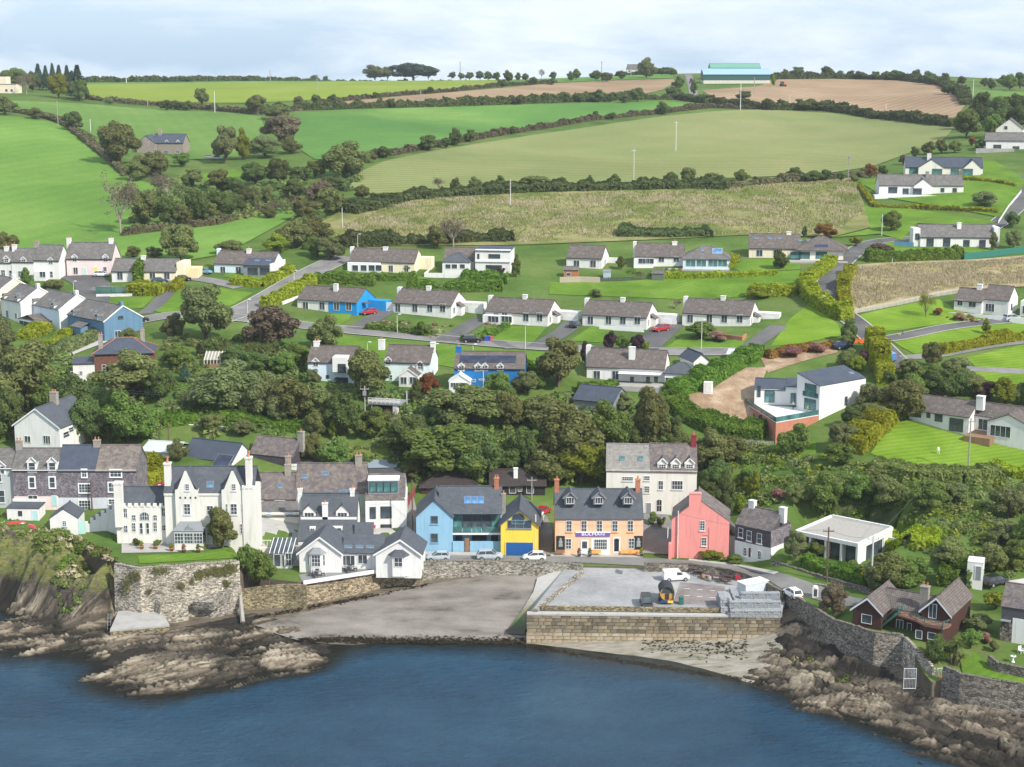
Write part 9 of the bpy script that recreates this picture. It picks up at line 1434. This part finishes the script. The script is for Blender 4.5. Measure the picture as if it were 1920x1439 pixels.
for x0, rz in ((-4.2, 0), (.4, .2)):
    m = MB()
    for a_ in ((0,0,0,3.0),(1.7,0,1.7,3.0)): m.tube((a_[0],0,a_[1]),(a_[2],0,a_[3]), .06, n=5)
    for z in (.05, 1.5, 3.0): m.tube((0,0,z),(1.7,0,z), .05, n=5)
    for i in range(1, 8): m.tube((i*.21,0,0),(i*.21,0,3), .02, n=4)
    g = m.build('gate_leaf', WIRE, o); g.location = (x0,0,0); g.rotation_euler = (0,0,rz)
m = MB(); m.box(.7,1.4,-.12,-.08,1.2,1.9); m.build('sign', plain('sign_red', (.6,.08,.09), .5), o)
# ------------------------------------------------------------------ garden things
m = MB(); m.box(-.3,.3,-.3,.3,.40,.45); [m.box(x-.03,x+.03,y-.03,y+.03,0,.62 if y < 0 else .42) for x in (-.28,.28) for y in (-.28,.28)]; m.box(-.3,.3,.26,.31,.45,1.0); m.box(-.33,-.27,-.3,.3,.62,.66); m.box(.27,.33,-.3,.3,.62,.66); chm = m.mesh('garden_chair')
o = link('garden_chair', chm, None, FRAME); o.location = tuple(at(1914,1225)); o.rotation_euler = (0,0,.5); tag(o, 'white slatted garden chair on the stone patio', 'chair')
m = MB(); m.lathe([(.28,0),(.28,.1),(.14,.2),(.12,.7),(.2,.8),(.42,.86),(.42,.95),(.3,.95)], 12); o = m.build('bird_bath', FRAME, smooth=True); o.location = tuple(at(1899,1242)); tag(o, 'white pedestal bird bath at the patio edge', 'bird bath')
def table_set(px, py, z, lb, rz=0):
    P = atz(px, py, z); o = empty('patio_table', tuple(P), rz); tag(o, lb+' table', 'table'); m = MB(); m.tube((0,0,.70),(0,0,.74), .6, n=14); m.build('table_top', LEAD, o); m = MB(); m.tube((0,0,0),(0,0,.7), .05); m.build('pedestal', DARKF, o)
    for i, (dx, dy) in enumerate(((1,0),(-1,0),(0,1),(0,-1))): c_ = link('patio_chair', chm, None, DARKF); c_.location = (P[0]+dx*1.0, P[1]+dy*1.0, P[2]); c_.rotation_euler = (0,0,math.atan2(dx, -dy)); tag(c_, '%s chair at the %s table counting clockwise' % (ordinal(i+1), lb), 'chair', 'terrace chairs')
table_set(594, 1080, 5.2, 'grey round cottage terrace'); table_set(655, 1071, 5.2, 'second grey cottage terrace')
for px, py, z, rz, lb in ((30,982,10.4,.2,'red upturned dinghy on the slip beside the flat white outbuilding'),(60,988,10.2,-.9,'small red kayak leaning near the black gabled outbuilding')):
    m = MB(); st_ = [(-1.6,.05,.12),(-1.2,.38,.3),(0,.55,.42),(1.1,.42,.36),(1.7,.04,.2)]; rg = [[(x,-w_,0),(x,-w_*.7,h*.7),(x,0,h),(x,w_*.7,h*.7),(x,w_,0)] for x, w_, h in st_]
    for p, q in zip(rg, rg[1:]):
        for i in range(4): m.face([p[i], q[i], q[i+1], p[i+1]])
    o = m.build('dinghy', carpaint('dinghy', (.55,.02,.04)), smooth=True); o.location = tuple(atz(px, py, z)); o.rotation_euler = (0,0,rz); tag(o, lb, 'boat')
PT = plain('terracotta', (.45,.20,.10), .9, .2); pmh = MB(); pmh.lathe([(0,0),(.25,0),(.36,.5),(.40,.5),(.40,.58),(.3,.58)], 10); ptm = pmh.mesh('pot', smooth=True)
for i, (px, py, z) in enumerate(((292,1030,9.55),(322,1034,9.55),(345,1036,9.55),(372,1036,9.55),(266,1030,9.55),(1086,1043,5.1),(1106,1043,5.1),(1203,1043,5.1))):
    P = atz(px, py, z); o = empty('flower_pot', tuple(P)); tag(o, '%s %s' % (ordinal(i+1 if i < 5 else i-4), 'terracotta pot along the castle house terrace' if i < 5 else 'potted shrub along the front of the orange pub'), 'pot', 'flower pots'); link('pot', ptm, o, PT if i < 5 else LEAD); c_, t_ = arch('bush', 1); f = link('plant', c_, o, LF[['mg','hy','pk'][i % 3]]); f.scale = (.9,.9,1.1); f.location = (0,0,.5)
for i in range(4):
    P = at(1596+i*7, 640+(i % 2)*5); m = MB(); m.box(-.55,.55,-.05,.05,.1,1.1) if i % 2 else m.lathe([(.3,0),(.28,.05),(.16,.1),(.10,1.0),(.05,1.05)], 10); o = m.build('road_barrier' if i % 2 else 'traffic_cone', plain('safety_orange', (.75,.14,.03), .6, .1)); o.location = tuple(P); tag(o, '%s orange road works %s on the hill lane' % (ordinal(i//2+1), 'barrier' if i % 2 else 'cone'), 'barrier' if i % 2 else 'cone')
P = at(1673, 495); o = empty('sale_sign', tuple(P)); tag(o, 'white sign board on a post beside the dark lane', 'sign'); m = MB(); m.tube((0,0,0),(0,0,1.6), .05); m.build('post', FRAME, o)
# ------------------------------------------------------------------ people
def person(px, py, joints, radii, edges, mat_, label, rz=0, scale=1.0, skin=(.55,.36,.27), top=None):
    P = at(px, py); me = bpy.data.meshes.new('body'); me.from_pydata(joints, edges, []); o = bpy.data.objects.new('person', me); COL.objects.link(o); md = o.modifiers.new('s', 'SKIN'); 
    for v, r in zip(me.skin_vertices[0].data, radii): v.radius = (r, r*.85)
    me.skin_vertices[0].data[0].use_root = True; sb = o.modifiers.new('u', 'SUBSURF'); sb.levels = sb.render_levels = 1; bpy.context.view_layer.update(); ev = o.evaluated_get(bpy.context.evaluated_depsgraph_get()); m2 = bpy.data.meshes.new_from_object(ev); bpy.data.objects.remove(o); m2.materials.clear()
    cols = [plain('cloth_%s' % label.split()[2], mat_[0], .85), plain('cloth2_%s' % label.split()[2], mat_[1], .85), plain('skin_tone', skin, .6), plain('hair_dark', (.05,.035,.025), .8)]
    for c_ in cols: m2.materials.append(c_)
    for f in m2.polygons: c_ = f.center; f.material_index = (3 if c_.z > 1.66 else 2) if c_.z > 1.46 else (0 if c_.z > .92 else 1)
    m2.polygons.foreach_set('use_smooth', [True]*len(m2.polygons)); o = link('person', m2); o.location = tuple(P); o.rotation_euler = (0,0,rz); o.scale = (scale,)*3; tag(o, label, 'person'); return o
J = [(0,0,.95),(0,.02,1.2),(0,.02,1.42),(0,0,1.52),(0,-.02,1.64),(0,-.02,1.74),(.19,.02,1.40),(.26,.0,1.14),(.25,-.10,.90),(.25,-.13,.80),(-.19,.02,1.40),(-.26,.02,1.14),(-.26,.06,.90),(-.26,.06,.80),(.10,0,.90),(.11,-.12,.50),(.11,-.16,.08),(.11,-.28,.04),(-.10,0,.90),(-.11,.08,.50),(-.11,.18,.08),(-.11,.06,.04)]
RD = [.14,.14,.13,.06,.10,.085,.065,.05,.04,.04,.065,.05,.04,.04,.09,.065,.05,.045,.09,.065,.05,.045]; ED = [(0,1),(1,2),(2,3),(3,4),(4,5),(2,6),(6,7),(7,8),(8,9),(2,10),(10,11),(11,12),(12,13),(0,14),(14,15),(15,16),(16,17),(0,18),(18,19),(19,20),(20,21)]
person(1759, 853, J, RD, ED, ((.72,.72,.70),(.70,.70,.68)), 'person in white clothes walking across the big striped lawn', .4); person(1692, 628, J, RD, ED, ((.12,.14,.18),(.06,.07,.09)), 'person in dark jacket walking a dog on the curved drive', 1.2); person(1626, 634, J, RD, ED, ((.05,.05,.05),(.28,.2,.15)), 'person in black top walking on the hill lane', 0)
zt = at(1470,764)[2]+.2
def on(px, py, z, o): P = atz(px, py, z); o.location = tuple(P)
o = person(1487, 768, J, RD, ED, ((.6,.6,.6),(.04,.04,.05)), 'builder in pale shirt standing on the brick terrace', -.5); on(1487, 768, zt, o)
JB = [(0,0,.90),(0,-.18,1.08),(0,-.38,1.18),(0,-.46,1.20),(0,-.56,1.22),(0,-.62,1.22),(.19,-.36,1.14),(.24,-.40,.90),(.2,-.48,.70),(.2,-.5,.62),(-.19,-.36,1.14),(-.24,-.40,.90),(-.2,-.48,.70),(-.2,-.5,.62)]+J[14:]
o = person(1514, 772, JB, RD, ED, ((.55,.62,.06),(.5,.5,.45)), 'builder in yellow vest bending over the brick terrace', .3); on(1514, 772, zt, o)
P = at(1686, 630); m = MB(); o = empty('dog', tuple(P), 2.8); tag(o, 'small pale dog walking beside the person on the drive', 'dog')
jd = [(0,0,.42),(.2,0,.43),(.3,0,.52),(.38,0,.6),(.5,0,.57),(-.22,0,.42),(-.38,0,.55),(.2,.07,.3),(.2,.08,.02),(.2,-.07,.3),(.2,-.08,.02),(-.22,.07,.3),(-.26,.08,.14),(-.22,.08,.02),(-.22,-.07,.3),(-.26,-.08,.14),(-.22,-.08,.02)]; ed = [(0,1),(1,2),(2,3),(3,4),(0,5),(5,6),(1,7),(7,8),(1,9),(9,10),(5,11),(11,12),(12,13),(5,14),(14,15),(15,16)]; rd = [.11,.12,.07,.075,.035,.10,.025]+[.05,.03]*2+[.055,.04,.03]*2
me = bpy.data.meshes.new('dog_body'); me.from_pydata(jd, ed, []); q = bpy.data.objects.new('d', me); COL.objects.link(q); q.modifiers.new('s', 'SKIN')
for v, r in zip(me.skin_vertices[0].data, rd): v.radius = (r, r)
me.skin_vertices[0].data[0].use_root = True; q.modifiers.new('u', 'SUBSURF').render_levels = 1; bpy.context.view_layer.update(); m2 = bpy.data.meshes.new_from_object(q.evaluated_get(bpy.context.evaluated_depsgraph_get())); bpy.data.objects.remove(q); m2.materials.append(plain('dog_coat', (.55,.45,.32), .9)); m2.polygons.foreach_set('use_smooth', [True]*len(m2.polygons)); link('body', m2, o)
# ================================================================== the air
m = MB(); m.box(-900, 900, -120, 1790, -6, 130); hz = bpy.data.materials.new('air'); hz.use_nodes = True; t = hz.node_tree; t.nodes.clear(); o_ = N(t, 'ShaderNodeOutputMaterial'); v_ = N(t, 'ShaderNodeVolumePrincipled', i_Density=.00007); v_.inputs['Color'].default_value = (.86, .92, 1, 1); L(t, v_, 0, o_, 'Volume'); tag(m.build('haze', hz), kind='stuff')
